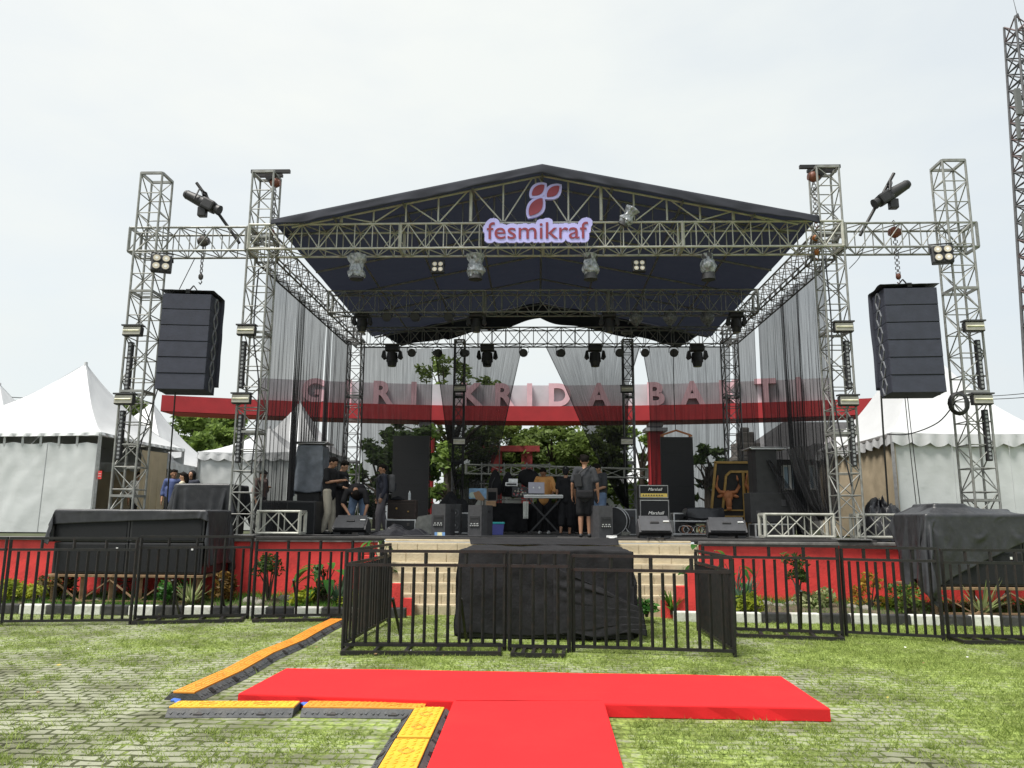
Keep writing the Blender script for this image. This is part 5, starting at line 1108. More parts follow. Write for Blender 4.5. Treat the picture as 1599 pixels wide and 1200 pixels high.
def ramp(label, p, q, wd=.42, lid=.24, m=yellowp):
    p, q = Vector((p[0], p[1], 0)), Vector((q[0], q[1], 0)); d = q - p; L_ = d.length - .02; ang = atan2(d.y, d.x)
    t = thing('cable_ramp', label, 'cable ramp', p, ang, 'yellow and black cable ramps'); b = MB(); h = .065
    b.prism([(-wd / 2, .004), (wd / 2, .004), (lid / 2 + .012, h), (lid / 2 + .012, h - .01), (-lid / 2 - .012, h - .01), (-lid / 2 - .012, h)], 0, L_, ax='x')
    for k in range(2):       # dark interlock slots and raised tread bars
        for sy in (-1, 1): b.box((L_ * (.25 + .5 * k), sy * (wd / 2 - .04), .034), (.07, .06, .02), Matrix.Rotation(-sy * .55, 3, 'X'), mi=1)
    for k in range(int(L_ / .05)):
        for sy in (-1, 1): b.box((.04 + k * .05, sy * (lid / 2 + (wd - lid) * .26), .040), (.020, .04, .004), Matrix.Rotation(-sy * .55, 3, 'X') @ Matrix.Rotation(.6 if k % 2 else -.6, 3, 'Z'))
    b.build('rubber_base', [rubber, black_st], t)
    b = MB(); b.box((L_ / 2, 0, h + .001), (L_ - .004, lid, .02), bev=.006)
    for k in range(int(L_ / .045)):
        for y in (-.35, -.12, .12, .35): b.box((.03 + k * .045, y * lid, h + .012), (.030, .010, .006), Matrix.Rotation((.7 if (k + (y > 0)) % 2 else -.7), 3, 'Z'))
    o = b.build('hinged_lid', m, t)
    for k in range(2): 
        b = MB(); x = L_ * (.28 + .44 * k)
        for a in range(4): b.bar((x + .07 * cos(a * pi / 2), .05 * sin(a * pi / 2), h + .013), (x + .07 * cos((a + 1) * pi / 2), .05 * sin((a + 1) * pi / 2), h + .013), .014, .005)
        b.build('lid_mark', mat('ramp_mark', (.50, .26, .03), .6), o)
    return t
n_ = 5; A = atz(286, 1094); B = atz(526, 974)
nm = ('nearest', 'second', 'third', 'fourth', 'farthest')
prev = A
for i in range(n_):
    off = (0, .03, -.02, .04, .0, 0)[i + 1]; q = A.lerp(B, (i + 1) / n_) + Vector((off, 0, 0))
    ramp('cable ramp in the line running back to the pen, %s of five' % nm[i], prev, q, wd=.36, lid=.2, m=orangel); prev = q
h1, h2, h3 = atz(270, 1114), atz(471, 1114), atz(668, 1116)
ramp('yellow cable ramp lying across at the left corner in front of the carpet', h1, h2 - Vector((.02, 0, 0)), wd=.33, lid=.2)
ramp('orange cable ramp lying across beside the carpet stem', h2 + Vector((.03, 0.01, 0)), h3, wd=.33, lid=.2, m=orangel)
v1, v2, v3 = atz(668, 1118), atz(640, 1170), atz(600, 1260)
ramp('cable ramp running forward beside the carpet stem, farther one', v1 + Vector((.02, -.02, 0)), v2 + Vector((.02, .01, 0)))
ramp('cable ramp running forward beside the carpet stem, nearest the camera', v2 + Vector((.02, -.02, 0)), v3)
for pa, pb, lab in (((268, 1100), (278, 1107), 'blue cable showing where the two lines of ramps meet'), ((468, 1107), (478, 1110), 'blue cable showing between the two crosswise ramps'), ((664, 1108), (672, 1113), 'blue cable showing at the carpet stem corner of the ramps')):
    A, B = atz(*pa), atz(*pb); b = MB()
    for k in range(3): b.path([A + Vector((0, .02 * k, .03)), (A + B) / 2 + Vector((.02 * k, 0, .05)), B + Vector((0, -.02 * k, .03))], .014, 6)
    tag(b.build('blue_cable', mat('blue_cable_jacket', (.05, .14, .5), .5)), lab, 'cable', 'blue cables in the ramps')

# ------------------------------------------------------------------ draped things
SIM = []
def run_cloth():
    "lets the loose covers fall over their boxes with the cloth solver, then keeps the settled shapes as plain meshes"
    cols = []; cl = []; fl = [((0, 12, -.05), (40, 12, .1))]
    for name, m, par, boxes, (cx, cy, z, w, d, rz), (ox, oy), (nu, nv), amp in SIM:
        for c, dd in boxes + fl:
            o = MB().box(c, dd).build('collider', m); o.modifiers.new('c', 'COLLISION'); o.collision.thickness_outer = .012; o.collision.cloth_friction = 30; cols.append(o)
        fl = []; b = MB(); ca, sa = cos(rz), sin(rz)
        def fn(u, v):
            x = ox + (u - .5) * w; y = oy + (v - .5) * d; q = amp * (1.2 * fbm(u * w * .9, v * d * .9, 3.1) + .6 * sin(u * w * 4 + v * d * 2.2 + 2 * nz(u * 3, v * 3, 5)))
            return (cx + x * ca - y * sa, cy + x * sa + y * ca, z + abs(amp) * 1.6 + q)
        b.grid(fn, nu, nv); o = b.build(name, m); md = o.modifiers.new('cloth', 'CLOTH'); st_ = md.settings; st_.quality = 5; st_.mass = .5; st_.bending_stiffness = .5; st_.tension_stiffness = 20; st_.air_damping = 2; md.collision_settings.distance_min = .012; md.point_cache.frame_end = 70
        cl.append((o, par))
    for f in range(1, 62): SC.frame_set(f)
    dg = bpy.context.evaluated_depsgraph_get()
    new = [bpy.data.meshes.new_from_object(o.evaluated_get(dg)) for o, _ in cl]
    for (o, par), me in zip(cl, new):
        o.modifiers.clear(); me.name = o.name; o.data = me; o.parent = par; o.location = -par.location
        for pl_ in me.polygons: pl_.use_smooth = True
        sm_ = o.modifiers.new('soften', 'SUBSURF'); sm_.levels = 1; sm_.render_levels = 1; solidify(o, .006)
    for o in cols: bpy.data.objects.remove(o)
    SC.frame_set(1)
def drape(name, m, parent, cx, cy, top, hx, hy, drop, nu=70, nv=50, seed=0, flare=.08, fold=.035, rough=.03, world=True, hem=.04, k=5.0, lift=None):
    "cloth over a box: drop = (left, right, front, back) overhangs"
    l, r, f, bk_ = drop; b = MB()
    def fn(u, v):
        a = -hx - l + (2 * hx + l + r) * u; c = -hy - f + (2 * hy + f + bk_) * v
        ox = max(0, abs(a) - hx); oy = max(0, abs(c) - hy); x = max(-hx, min(hx, a)); y = max(-hy, min(hy, c)); d = max(ox, oy)
        sx = (1 if a > 0 else -1) * (ox > 0); sy = (1 if c > 0 else -1) * (oy > 0)
        fo = fold * min(1, d * 2.5) * (sin((a if oy >= ox else c) * k + 2.5 * nz(a * 1.3, c * 1.3, seed)) + .5 * nz(a * 3, c * 3, seed + 2))
        e = .012 + flare * min(1, d) + fo + .012 * nz(a * 4, c * 4, seed + 5)
        z = top + .012 - d * (1 + hem * nz(a * 1.5, c * 1.5, seed + 1)) + rough * fbm(a * 1.4, c * 1.4, seed) * (1 if d == 0 else .6)
        if lift: z += lift(a, c)
        return (cx + x + sx * e, cy + y + sy * e, max(z, .012))
    b.grid(fn, nu, nv); o = b.build(name, m, parent, world); solidify(o, .006); return o
pl, pr = atz(702, 1000), atz(998, 1001)
rp_ = thing('runway_platform', 'waist high block draped in black cloth standing inside the pen', 'platform', (0, 12, 0)); ht = 1.17
cx = (pl.x + pr.x) / 2 + .02; hx = (pr.x - pl.x) / 2 - .06
b = MB(); b.box((cx, 11.95, ht / 2), (hx * 2 - .02, 2.1, ht - .03)); b.build('deck_box', blk, rp_, True)
drape('black_drape', cloth_blk, rp_, cx, 11.95, ht, hx - .03, 1.06, (1.12, 1.12, 1.13, .05), 170, 120, seed=3, flare=.022, fold=.022, k=5)
b = MB(); b.grid(lambda u, v: (cx - hx * (1 + .13 * v) + 2 * hx * (1 + .13 * v) * u, 12.9 + 1.6 * v, ht + .03 + .065 * v + .010 * fbm(u * 5, v * 5, 3)), 40, 24); o = b.build('bridge_cloth', cloth_blk, rp_, True); solidify(o, .008)
# pleated loose cloth gathered across the lower right of the front
b = MB()
def pleat(u, v):
    x = cx + .1 + (hx - .02) * u; top = .98 - .55 * u; bot = .09 + .02 * sin(u * 9)
    z = top + (bot - top) * v; ph = (v * 5.2 + u * 1.6 + .5 * nz(u * 3, v * 4, 2)) * 2 * pi * .9
    return (x + .05 * v * u, 10.80 - .045 - .035 * (.3 + .34 * sin(ph) * (.5 + .5 * sin(v * 5 + u * 4))) * sin(pi * min(1, u * 1.2 + .06)) - .07 * v * (1 - u * .4), z - .10 * u * sin(ph) * .3)
b.grid(pleat, 50, 80); o = b.build('pleated_skirt', cloth_blk, rp_, True); solidify(o, .006)

def sub_stack(label, x0, x1, yf, z0, h, depth, cols, rows, group='covered subwoofer stacks'):
    t = thing('subwoofer_stack', label, 'speaker stack', ((x0 + x1) / 2, yf, 0), 0, group); w = (x1 - x0) / cols; hh = h / rows
    for r in range(rows):
        for c in range(cols):
            X = x0 + w * (c + .5); Z = z0 + hh * (r + .5); b = MB(); b.box((X, yf + depth / 2, Z), (w - .008, depth, hh - .008), bev=.02); o = b.build('subwoofer', blk, t, True)
            b = MB(); b.box((X, yf - .004, Z), (w - .09, .02, hh - .07), bev=.008); b.build('grille', blk2, o, False).location = (-t.location.x, -t.location.y, 0)
            b = MB(); b.box((X + w * .36, yf - .018, Z + hh * .3), (.035, .008, .04)); b.build('badge', white_p, o).location = (-t.location.x, -t.location.y, 0)
    st_ = thing('speaker_stand', label.split(' with')[0].replace('subwoofer stack', 'stand of rusty bars carrying the subwoofers') , 'stand', ((x0 + x1) / 2, yf, 0), 0, 'rusty stands under the subwoofers')
    b = MB(); b.box(((x0 + x1) / 2, yf + depth / 2, z0 - .03), (x1 - x0 + .1, depth + .1, .045), bev=.006); b.build('platform', rust, st_, True)
    n = 6
    for k in range(n):
        x = x0 + .05 + (x1 - x0 - .1) * k / (n - 1)
        for y in (yf + .03, yf + depth - .05):
            b = MB(); b.bar((x, y, .06), (x, y, z0 - .053), .06, .05); b.build('leg', rust, st_, True)
    b = MB()
    for k in range(n - 1):
        a = x0 + .05 + (x1 - x0 - .1) * k / (n - 1); c = x0 + .05 + (x1 - x0 - .1) * (k + 1) / (n - 1); b.bar((a, yf - .02, .16 if k % 2 else z0 - .09), (c, yf - .02, z0 - .09 if k % 2 else .16), .04, .02)
    b.bar((x0, yf - .04, .17), (x1, yf - .04, .17), .04, .03); b.build('cross_brace', rust, st_, True)
    return t
La, Lb = at(84, 850, 13.55), at(318, 850, 13.55); zt_ = at(200, 798, 13.55).z; zb_ = at(200, 897, 13.55).z
sub_stack('left subwoofer stack of four black boxes with a black tarpaulin over the top', La.x, Lb.x, 13.55, zb_, zt_ - zb_, 1.05, 2, 2)
tl = thing('tarpaulin', 'black tarpaulin draped over the left subwoofer stack', 'tarpaulin', ((La.x + Lb.x) / 2, 14, zt_), 0, 'black tarpaulins')
def lf(a, c): return (.0 if a > -1.0 else 0)
wl = Lb.x - La.x
SIM.append(('cover', tarp_blk, tl, [(((La.x + Lb.x) / 2, 14.075, (zb_ + zt_) / 2), (wl + .02, 1.07, zt_ - zb_))], ((La.x + Lb.x) / 2, 14.075, zt_ + .02, wl + .60 + .95, 1.07 + .26 + .62, .03), (.17, .18), (100, 56), .055))
Ra, Rb = at(1450, 860, 12.95), at(1452, 860, 12.95); x1 = Ra.x + 3.0; zt_ = at(1480, 805, 12.95).z; zb_ = at(1480, 916, 12.95).z
sub_stack('right subwoofer stack of four black boxes with a tumbled tarpaulin over it', Ra.x, x1, 12.95, zb_, zt_ - zb_, 1.1, 2, 2)
tr_ = thing('tarpaulin', 'tumbled black tarpaulin sliding off the right subwoofer stack', 'tarpaulin', ((Ra.x + x1) / 2, 13.4, zt_), 0, 'black tarpaulins')
SIM.append(('cover', tarp_blk, tr_, [(((Ra.x + x1) / 2, 13.5, (zb_ + zt_) / 2), (x1 - Ra.x, 1.1, zt_ - zb_)), ((Ra.x + .5, 13.5, zt_ + .06), (.5, .7, .22)), ((Ra.x + 1.35, 13.75, zt_ + .03), (.6, .5, .12))], ((Ra.x + x1) / 2 - .15, 13.35, zt_ + .22, 4.5, 2.2, .32), (0, .20), (130, 70), .17))
c1, c2 = at(232, 775, 16.4), at(358, 775, 16.4); zt_ = at(300, 757, 16.4).z
tl2 = thing('covered_equipment', 'equipment under a smooth black cover behind the left subwoofers', 'covered load', ((c1.x + c2.x) / 2, 17, S), 0, 'loads under black covers')
b = MB(); b.box(((c1.x + c2.x) / 2 + .25, 17.0, (S + zt_) / 2), ((c2.x - c1.x) - .6, 1.0, zt_ - S - .04), bev=.03); b.build('case', blk, tl2, True)
SIM.append(('cover', tarp_blk, tl2, [(((c1.x + c2.x) / 2 + .25, 17.0, (S + zt_) / 2), ((c2.x - c1.x) - .55, 1.02, zt_ - S))], ((c1.x + c2.x) / 2 + .2, 17.0, zt_ + .02, (c2.x - c1.x) + .75, 2.3, .05), (0, 0), (60, 56), .015))
c1, c2 = at(1352, 800, 16.0), at(1420, 800, 16.0); zt_ = at(1380, 780, 16.0).z
tr2 = thing('crumpled_tarpaulin', 'crumpled shiny black tarpaulin heap outside the right front tower', 'tarpaulin', ((c1.x + c2.x) / 2, 16.2, S), 0, 'black tarpaulins')
hx_ = (c2.x - c1.x) / 2
b = MB(); b.grid(lambda u, v: (lambda a, r: (c1.x + hx_ + (hx_ + .14) * r * cos(a), 16.3 + .6 * r * sin(a), S + (zt_ - S + .02) * (1 - r ** 2.4) * (.86 + .3 * nz(3 * cos(a), 3 * sin(a), r * 3)) + .09 * fbm(4 * r * cos(a), 4 * r * sin(a), 2)))(2 * pi * u, v), 70, 26); b.build('heap', mat('shiny_tarpaulin', (.03, .03, .035), .3, 0, .3, 6, .5, 12), tr2, True)

run_cloth()
# ------------------------------------------------------------------ gear on the stage
def on(px, Y): return Vector((at(px, 830, Y).x, Y, SF))
def mpp(Y): return Y / F * 1.0
def pa_top(label, px, Y, w, d, h, rz, tape=None):
    t = thing('stage_speaker', label, 'speaker', on(px, Y), rz, 'upright stage speakers seen from behind')
    b = MB(); b.prism([(-w / 2, d / 2), (w / 2, d / 2), (w / 2 - .0, -d * .15), (w * .36, -d / 2), (-w * .36, -d / 2), (-w / 2, -d * .15)], .0, h, ax='z'); b.build('cabinet', dkgrey, t)
    b = MB(); b.box((0, -d / 2 - .004, h * .48), (w * .52, .02, h * .36), bev=.006); b.box((0, -d / 2 - .012, h * .60), (w * .40, .02, .03)); o = b.build('amplifier_panel', blk, t)
    b = MB()
    for k in range(5): b.tube((-w * .2 + k * w * .1, -d / 2 - .012, h * .35), (-w * .2 + k * w * .1, -d / 2 - .03, h * .35), .012, 8)
    for k in range(3): b.box((-w * .16 + k * w * .16, -d / 2 - .016, h * .41), (.035, .006, .02))
    b.build('connectors', alu, o)
    b = MB()
    for sx in (-1, 1): b.box((sx * w * .5, d * .1, h * .8), (.012, .14, .05), bev=.004)
    b.build('handle', blk, t)
    if tape: b = MB(); b.box((w * .1, -d / 2 - .006, .045), (.22, .006, .075)); o = b.build('tape_label', mat('blue_tape', (.18, .34, .62), .5), t); b = MB(); b.box((w * .1, -d / 2 - .0105, .045), (.10, .004, .072)); b.build('label_centre', mat('pale_tape', (.72, .70, .45), .5), o)
    return t
pa_top('black stage speaker seen from behind with a blue and white tape at its foot', 690, 15.7, .40, .42, .64, radians(-14), True)
pa_top('black stage speaker seen from behind beside the blue storage box', 748, 15.7, .40, .46, .62, radians(-18))
pa_top('black stage speaker standing beside the bare legged man seen from behind', 940, 15.5, .40, .44, .62, radians(16))
def wedge(label, px, Y, w, rz, h=.36, d=.5, back=False):
    t = thing('monitor_wedge', label, 'monitor speaker', on(px, Y), rz, 'floor monitor wedges'); b = MB()
    prof = [(-d / 2, .05), (-d / 2, h * .55), (-d * .1, h), (d / 2, h * .95), (d / 2, .05)] if not back else [(-d / 2, .12), (-d * .42, h * .52), (d * .02, h), (d * .5, h * .6), (d * .5, .05), (-d * .2, .05)]
    b.prism(prof, -w / 2, w / 2, ax='x'); b.build('cabinet', dkgrey, t)
    b = MB(); 
    if back: b.box((0, -d * .2, h * .77), (w * .9, .44, .012), Matrix.Rotation(atan2(h * .48, d * .44), 3, 'X'))
    else: b.box((0, -d * .3, h * .78), (w * .9, .3, .012), Matrix.Rotation(atan2(h * .45, d * .4), 3, 'X'))
    b.build('grille', mat('wedge_face', (.05, .052, .058), .6, 0, .15, 10), t)
    b = MB(); b.box((0, -d * .2, h * .8), (.17, .04, .05), Matrix.Rotation(.7, 3, 'X'), bev=.01); b.build('handle', blk, t)
    for sx in (-1, 1): b = MB(); b.box((sx * w * .36, 0, .025), (w * .2, d * .8, .06)); b.build('foot', blk, t)
    b = MB(); b.box((w * .36, -d * .18, h * .86), (.11, .02, .03), Matrix.Rotation(.8, 3, 'X')); b.build('label_plate', white_p, t)
    return t
wedge('floor monitor wedge the bending man reaches over', 549, 16.4, .70, 0, .36, .55, True)
wedge('floor monitor wedge in front of the stacked guitar amplifier', 1021, 15.2, .62, 0, .37, .5, True)
wedge('floor monitor wedge towards the right end of the stage front', 1134, 15.7, .74, radians(-6), .36, .55, True)
def flightcase(name, label, p, w, d, h, rz=0, m=blk, cat='road case', grp='road cases with metal edges', lid=.35):
    t = thing(name, label, cat, p, rz, grp); b = MB(); b.box((0, 0, h / 2), (w - .02, d - .02, h - .01), bev=.008); b.build('shell', m, t)
    b = MB(); e = .03
    for x in (-w / 2 + e / 2, w / 2 - e / 2):
        for y in (-d / 2 + e / 2, d / 2 - e / 2): b.box((x, y, h / 2), (e, e, h))
        for z in (e / 2, h - e / 2): b.box((x, 0, z), (e - .004, d - 2 * e, e))
    for y in (-d / 2 + e / 2, d / 2 - e / 2):
        for z in (e / 2, h - e / 2): b.box((0, y, z), (w - 2 * e, e - .004, e))
    b.build('metal_edging', alu, t)
    b = MB()
    for x in (-w * .25, w * .25): b.box((x, -d / 2 - .004, h * (1 - lid)), (.06, .016, .07))
    b.build('latch', chainm, t); return t
# guitar amplifier stack
ap = on(1021, 16.4)
sc = thing('speaker_cabinet', 'lower guitar amplifier cabinet with white script badge', 'guitar cabinet', ap, 0)
b = MB(); b.box((0, 0, .47), (.62, .36, .62), bev=.015); b.box((0, .02, .08), (.5, .3, .14)); b.build('shell', blk, sc)
b = MB(); b.box((0, -.183, .47), (.55, .012, .53), bev=.004); b.build('grille', blk2, sc)
b = MB(); 
for s_, e_ in (((-.29, .19), (.29, .19)), ((-.29, .75), (.29, .75)), ((-.29, .19), (-.29, .75)), ((.29, .19), (.29, .75))): b.bar((s_[0], -.184, s_[1]), (e_[0], -.184, e_[1]), .014, .01)
b.build('piping', alu, sc); text_mesh('badge', 'Marshall', .095, .004, white_p, sc, (.02, -.196, .46), shear=.35, off=.0)
ah = thing('amplifier_head', 'guitar amplifier head with yellow control strip on the upper cabinet', 'amplifier', (ap.x, ap.y, SF + .785), 0)
b = MB(); b.box((0, 0, .145), (.62, .27, .285), bev=.015); b.build('shell', blk, ah)
b = MB(); b.box((0, -.138, .19), (.55, .012, .13)); b.build('grille', blk2, ah)
b = MB(); b.box((0, -.141, .07), (.55, .012, .075)); pnl = b.build('control_strip', mat('brass_strip', (.62, .46, .12), .35, .3, .1, 20), ah)
b = MB()
for k in range(8): b.tube((-.22 + k * .055, -.147, .07), (-.22 + k * .055, -.165, .07), .014, 10)
b.build('knob', blk, pnl); text_mesh('badge', 'Marshall', .085, .004, white_p, ah, (.02, -.147, .165), shear=.35, off=.0)
b = MB()
for s_, e_ in (((-.29, .02), (.29, .02)), ((-.29, .27), (.29, .27)), ((-.29, .02), (-.29, .27)), ((.29, .02), (.29, .27))): b.bar((s_[0], -.138, s_[1]), (e_[0], -.138, e_[1]), .012, .008)
b.build('piping', alu, ah)
# panel case right of the drum
flightcase('road_case', 'upright dark grey case with silver edges left of the guitar amplifier', on(980, 18.4), .40, .35, .60, 0, mat('grey_felt', (.10, .10, .105), .85, 0, .15, 12))
# left side cases
flightcase('road_case', 'dark road case with silver edges on the floor behind the backpack wearer', on(628, 18.6), .72, .5, .33)
t = thing('combo_amplifier', 'brown black combo amplifier standing on the case behind the backpack wearer', 'amplifier', on(628, 18.6) + Vector((0, 0, .332)), 0)
b = MB(); b.box((0, 0, .23), (.68, .34, .45), bev=.02); b.build('shell', mat('brown_tolex', (.05, .033, .027), .7, 0, .3, 20), t); b = MB(); b.box((0, -.172, .2), (.6, .012, .32)); b.box((0, -.172, .405), (.6, .012, .05)); b.build('grille', mat('brown_grille', (.032, .024, .02), .8, 0, .3, 40), t)
b = MB(); b.ball((-.12, -.185, .25), .028, 8); b.ball((.16, -.185, .18), .02, 8); b.build('badge', gold, t)
t = thing('water_bottle', 'clear plastic water bottle on the brown combo amplifier', 'bottle', on(638, 18.6) + Vector((.0, 0, .79)), 0); b = MB(); b.tube((0, 0, 0), (0, 0, .15), .033, 10); b.tube((0, 0, .15), (0, 0, .19), .033, 10, .013); b.build('body', mat('bottle_plastic', (.55, .6, .62), .15), t); b = MB(); b.tube((0, 0, .19), (0, 0, .215), .015, 8); b.build('cap', white_p, t)
def heap(name, label, cat, p, rx, ry, h, m, seed=0, grp=None, res=40):
    t = thing(name, label, cat, p, 0, grp); b = MB()
    b.grid(lambda u, v: (lambda a, r: (rx * r * cos(a) * (1 + .3 * nz(cos(a) * 2, sin(a) * 2, seed)), ry * r * sin(a) * (1 + .2 * nz(cos(a) * 2, sin(a) * 2, seed + 4)), max(.006, h * (1 - r ** 2) * (.8 + .6 * nz(2 * r * cos(a), 2 * r * sin(a), seed)) + .16 * h * fbm(5 * r * cos(a), 5 * r * sin(a), seed + 2) * (1 - r * r))))(2 * pi * u, v), res, 16)
    b.build('folds', m, t); return t
heap('cap', 'black cap lying on the brown combo amplifier', 'cap', on(618, 18.5) + Vector((0, 0, .785)), .2, .13, .09, cloth_blk, 3, None, 24)
heap('tarpaulin', 'black tarpaulin lying in folds on the stage floor left of the first stage speaker', 'tarpaulin', on(626, 16.2) - Vector((0, 0, .0)), .62, .4, .22, mat('shiny_tarpaulin', (.03, .03, .035), .3), 9, 'black tarpaulins', 60)
t = heap('cloth_bag', 'grey cloth bag slumped beside the first stage speaker', 'bag', on(663, 17.6), .2, .14, .01, grey_tarp, 2)
b = MB(); b.grid(lambda u, v: ((.19 + .03 * sin(v * 4)) * cos(2 * pi * u) + .02 * nz(u * 6, v * 4, 1), (.10) * sin(2 * pi * u) * (1 - .7 * v), .42 * v + .03 * cos(2 * pi * u) * v), 26, 12); b.build('bag_body', mat('grey_bag', (.22, .22, .20), .8, 0, .25, 9, .5, 12), t)
# left sub boxes on the floor
t = thing('subwoofer', 'long low black box behind the short white truss at the left', 'speaker', on(442, 17.2), 0); b = MB(); b.box((0, 0, .36), (.86, .6, .72), bev=.02); b.build('cabinet', blk, t); b = MB(); b.box((0, -.303, .36), (.78, .014, .64), bev=.004); b.build('grille', blk2, t)
t = thing('subwoofer', 'upright black box beside the man in pale trousers', 'speaker', on(474, 16.6), 0); b = MB(); b.box((0, 0, .35), (.62, .55, .70), bev=.02); b.build('cabinet', blk, t); b = MB(); b.box((0, -.278, .35), (.56, .014, .64), bev=.004); b.build('grille', blk2, t)
# covered speaker left with board on top
cp = on(483, 18.0); zt_ = at(480, 697, 18.0).z - SF
t = thing('covered_speaker', 'tall speaker under a grey plastic cover with a flat board on top', 'covered load', cp, 0, None)
b = MB(); b.box((0, 0, zt_ / 2), (.52, .5, zt_ - .02), bev=.02); b.build('cabinet', blk, t)
drape('cover', grey_tarp, t, 0, 0, zt_ - .01, .28, .27, (1.12, 1.12, 1.12, 1.12), 70, 70, 4, .04, .02, .01, False, .1, 9)
b = MB(); b.box((0, 0, zt_ + .06), (.80, .62, .035), bev=.006); b.box((0, -.3, zt_ + .055), (.72, .02, .05)); b.build('board', alu, t)
# right speaker stack
rp0 = on(1203, 17.0)
flightcase('road_case', 'low silver edged road case under the speaker stack on the right', on(1204, 16.6), .80, .5, .29)
t = thing('speaker_cabinet', 'wide black speaker cabinet on the low road case at the right', 'speaker', on(1200, 16.75) + Vector((0, 0, .295)), 0, 'stacked black speakers at the right'); b = MB(); b.box((0, 0, .32), (.84, .5, .63), bev=.015); b.build('shell', blk, t); b = MB(); b.box((.28, -.253, .42), (.10, .014, .14), bev=.01); b.box((-.26, -.253, .2), (.1, .014, .12), bev=.01); b.build('handle', dkgrey, t)
zt_ = at(1200, 704, 16.8).z - SF - .93
t = thing('speaker_cabinet', 'tall black speaker cabinet with a flat board on top at the right', 'speaker', on(1200, 16.8) + Vector((-.04, 0, .93)), 0, 'stacked black speakers at the right'); b = MB(); b.prism([(-.26, .25), (.26, .25), (.26, -.05), (.22, -.25), (-.22, -.25), (-.26, -.05)], 0, zt_, ax='z'); b.build('shell', blk, t); b = MB(); b.box((.1, -.253, zt_ * .62), (.1, .014, .12), bev=.01); b.build('handle', dkgrey, t)
b = MB(); b.box((.06, 0, zt_ + .03), (.84, .66, .03), bev=.006); b.box((.06, -.32, zt_ + .025), (.78, .02, .045)); b.build('board', alu, t)
A = on(1203, 16.4)
o = curtain('loose net corner tied to the right speaker stack, falling to the low truss', [(A.x + .02, 16.5, SF + 1.62), (A.x + .3, 16.3, SF + .9), (A.x + .55, 16.0, SF + .03)], [(A.x + .10, 16.5, SF + 1.60), (A.x + .52, 16.3, SF + .9), (A.x + .95, 16.0, SF + .03)], NET[1], 4, .05, 20, 40, 'black net curtains round the stage', 31)
# covered keyboard right, silver case table
t = thing('covered_console', 'mixing console under crumpled black plastic on a case at the right', 'covered load', on(1099, 18.3), 0); b = MB(); b.box((0, 0, .42), (.82, .5, .3), bev=.02); b.build('case', blk, t)
for sx in (-1, 1): b = MB(); b.bar((sx * .36, 0, 0), (sx * .36, 0, .28), .05, .4); b.build('leg', chainm, t)
drape('cover', mat('shiny_tarpaulin', (.03, .03, .035), .3), t, 0, 0, .60, .41, .25, (.2, .2, .26, .2), 60, 40, 6, .1, .03, .05, False, .6, 8)
flightcase('road_case', 'open silver edged rack case left of the covered console', on(1064, 18.6), .42, .4, .52)
t = thing('cable_trolley', 'silver framed trolley of tangled cables in front of the covered console', 'trolley', on(1078, 17.4), 0); b = MB()
for x in (-.42, .42):
    for y in (-.2, .2): b.bar((x, y, 0), (x, y, .34), .03, .03)
for z in (.05, .33):
    for y in (-.2, .2): b.bar((-.42, y, z), (.42, y, z), .025, .025)
b.build('frame', alu, t); b = MB()
for k in range(9): c = Vector((random.uniform(-.3, .3), random.uniform(-.1, .1), .12)); b.path([c + Vector((.12 * cos(a * .8), .05 * sin(a * 1.1), .09 * sin(a * .8) + .02)) for a in range(9)], .012, 5, mi=k % 3)
b.build('cable_tangle', [blk, alu, orangep], t)
# keyboard on x stand, laptop
kp = on(850, 18.4); kz = at(850, 778, 18.4).z - SF
t = thing('keyboard_stand', 'black x shaped stand under the white keyboard', 'stand', kp, 0); b = MB()
for y in (-.12, .12): b.bar((-.36, y, .02), (.36, y, kz - .05), .04, .04); b.bar((.36, y + .03, .02), (-.36, y + .03, kz - .05), .04, .04)
b.build('crossed_legs', blk, t); b = MB()
for x in (-.36, .36):
    for z in (.02, kz - .03): b.bar((x, -.22, z), (x, .22, z), .04, .035)
b.build('cross_bar', blk, t)
t = thing('keyboard', 'white electronic keyboard on the x shaped stand', 'keyboard', kp + Vector((-.02, 0, kz - .01)), 0); b = MB(); b.box((0, 0, .04), (.92, .34, .075), bev=.012); b.build('case', white_p, t)
b = MB(); b.box((0, -.06, .08), (.86, .16, .008)); k_ = b.build('white_keys', mat('key_ivory', (.8, .8, .76), .3), t); b = MB()
for k in range(40):
    if k % 7 not in (2, 6): b.box((-.415 + k * .021, -.03, .088), (.011, .1, .012))
b.build('black_keys', blk, t); b = MB(); b.box((0, -.172, .035), (.9, .006, .012)); b.build('dark_stripe', dkgrey, t)
t = thing('laptop', 'silver laptop seen from behind its open lid on the keyboard', 'laptop', kp + Vector((-.19, .0, kz + .085)), radians(4)); b = MB(); b.box((0, .1, .01), (.36, .25, .02), bev=.004); b.build('base', alu, t)
b = MB(); b.box((0, -.05, .15), (.38, .014, .27), Matrix.Rotation(-.12, 3, 'X'), bev=.005); l_ = b.build('lid', mat('laptop_grey', (.30, .29, .33), .35, .5, .05, 6), t); b = MB(); b.disc((.07, -.064, .155), (0, -1, .12), .026, 16); b.disc((-.07, -.064, .155), (0, -1, .12), .018, 12); b.build('sticker', white_p, l_); b = MB(); b.box((0, -.04, .022), (.38, .05, .05), bev=.01); b.build('hinge', blk, t)
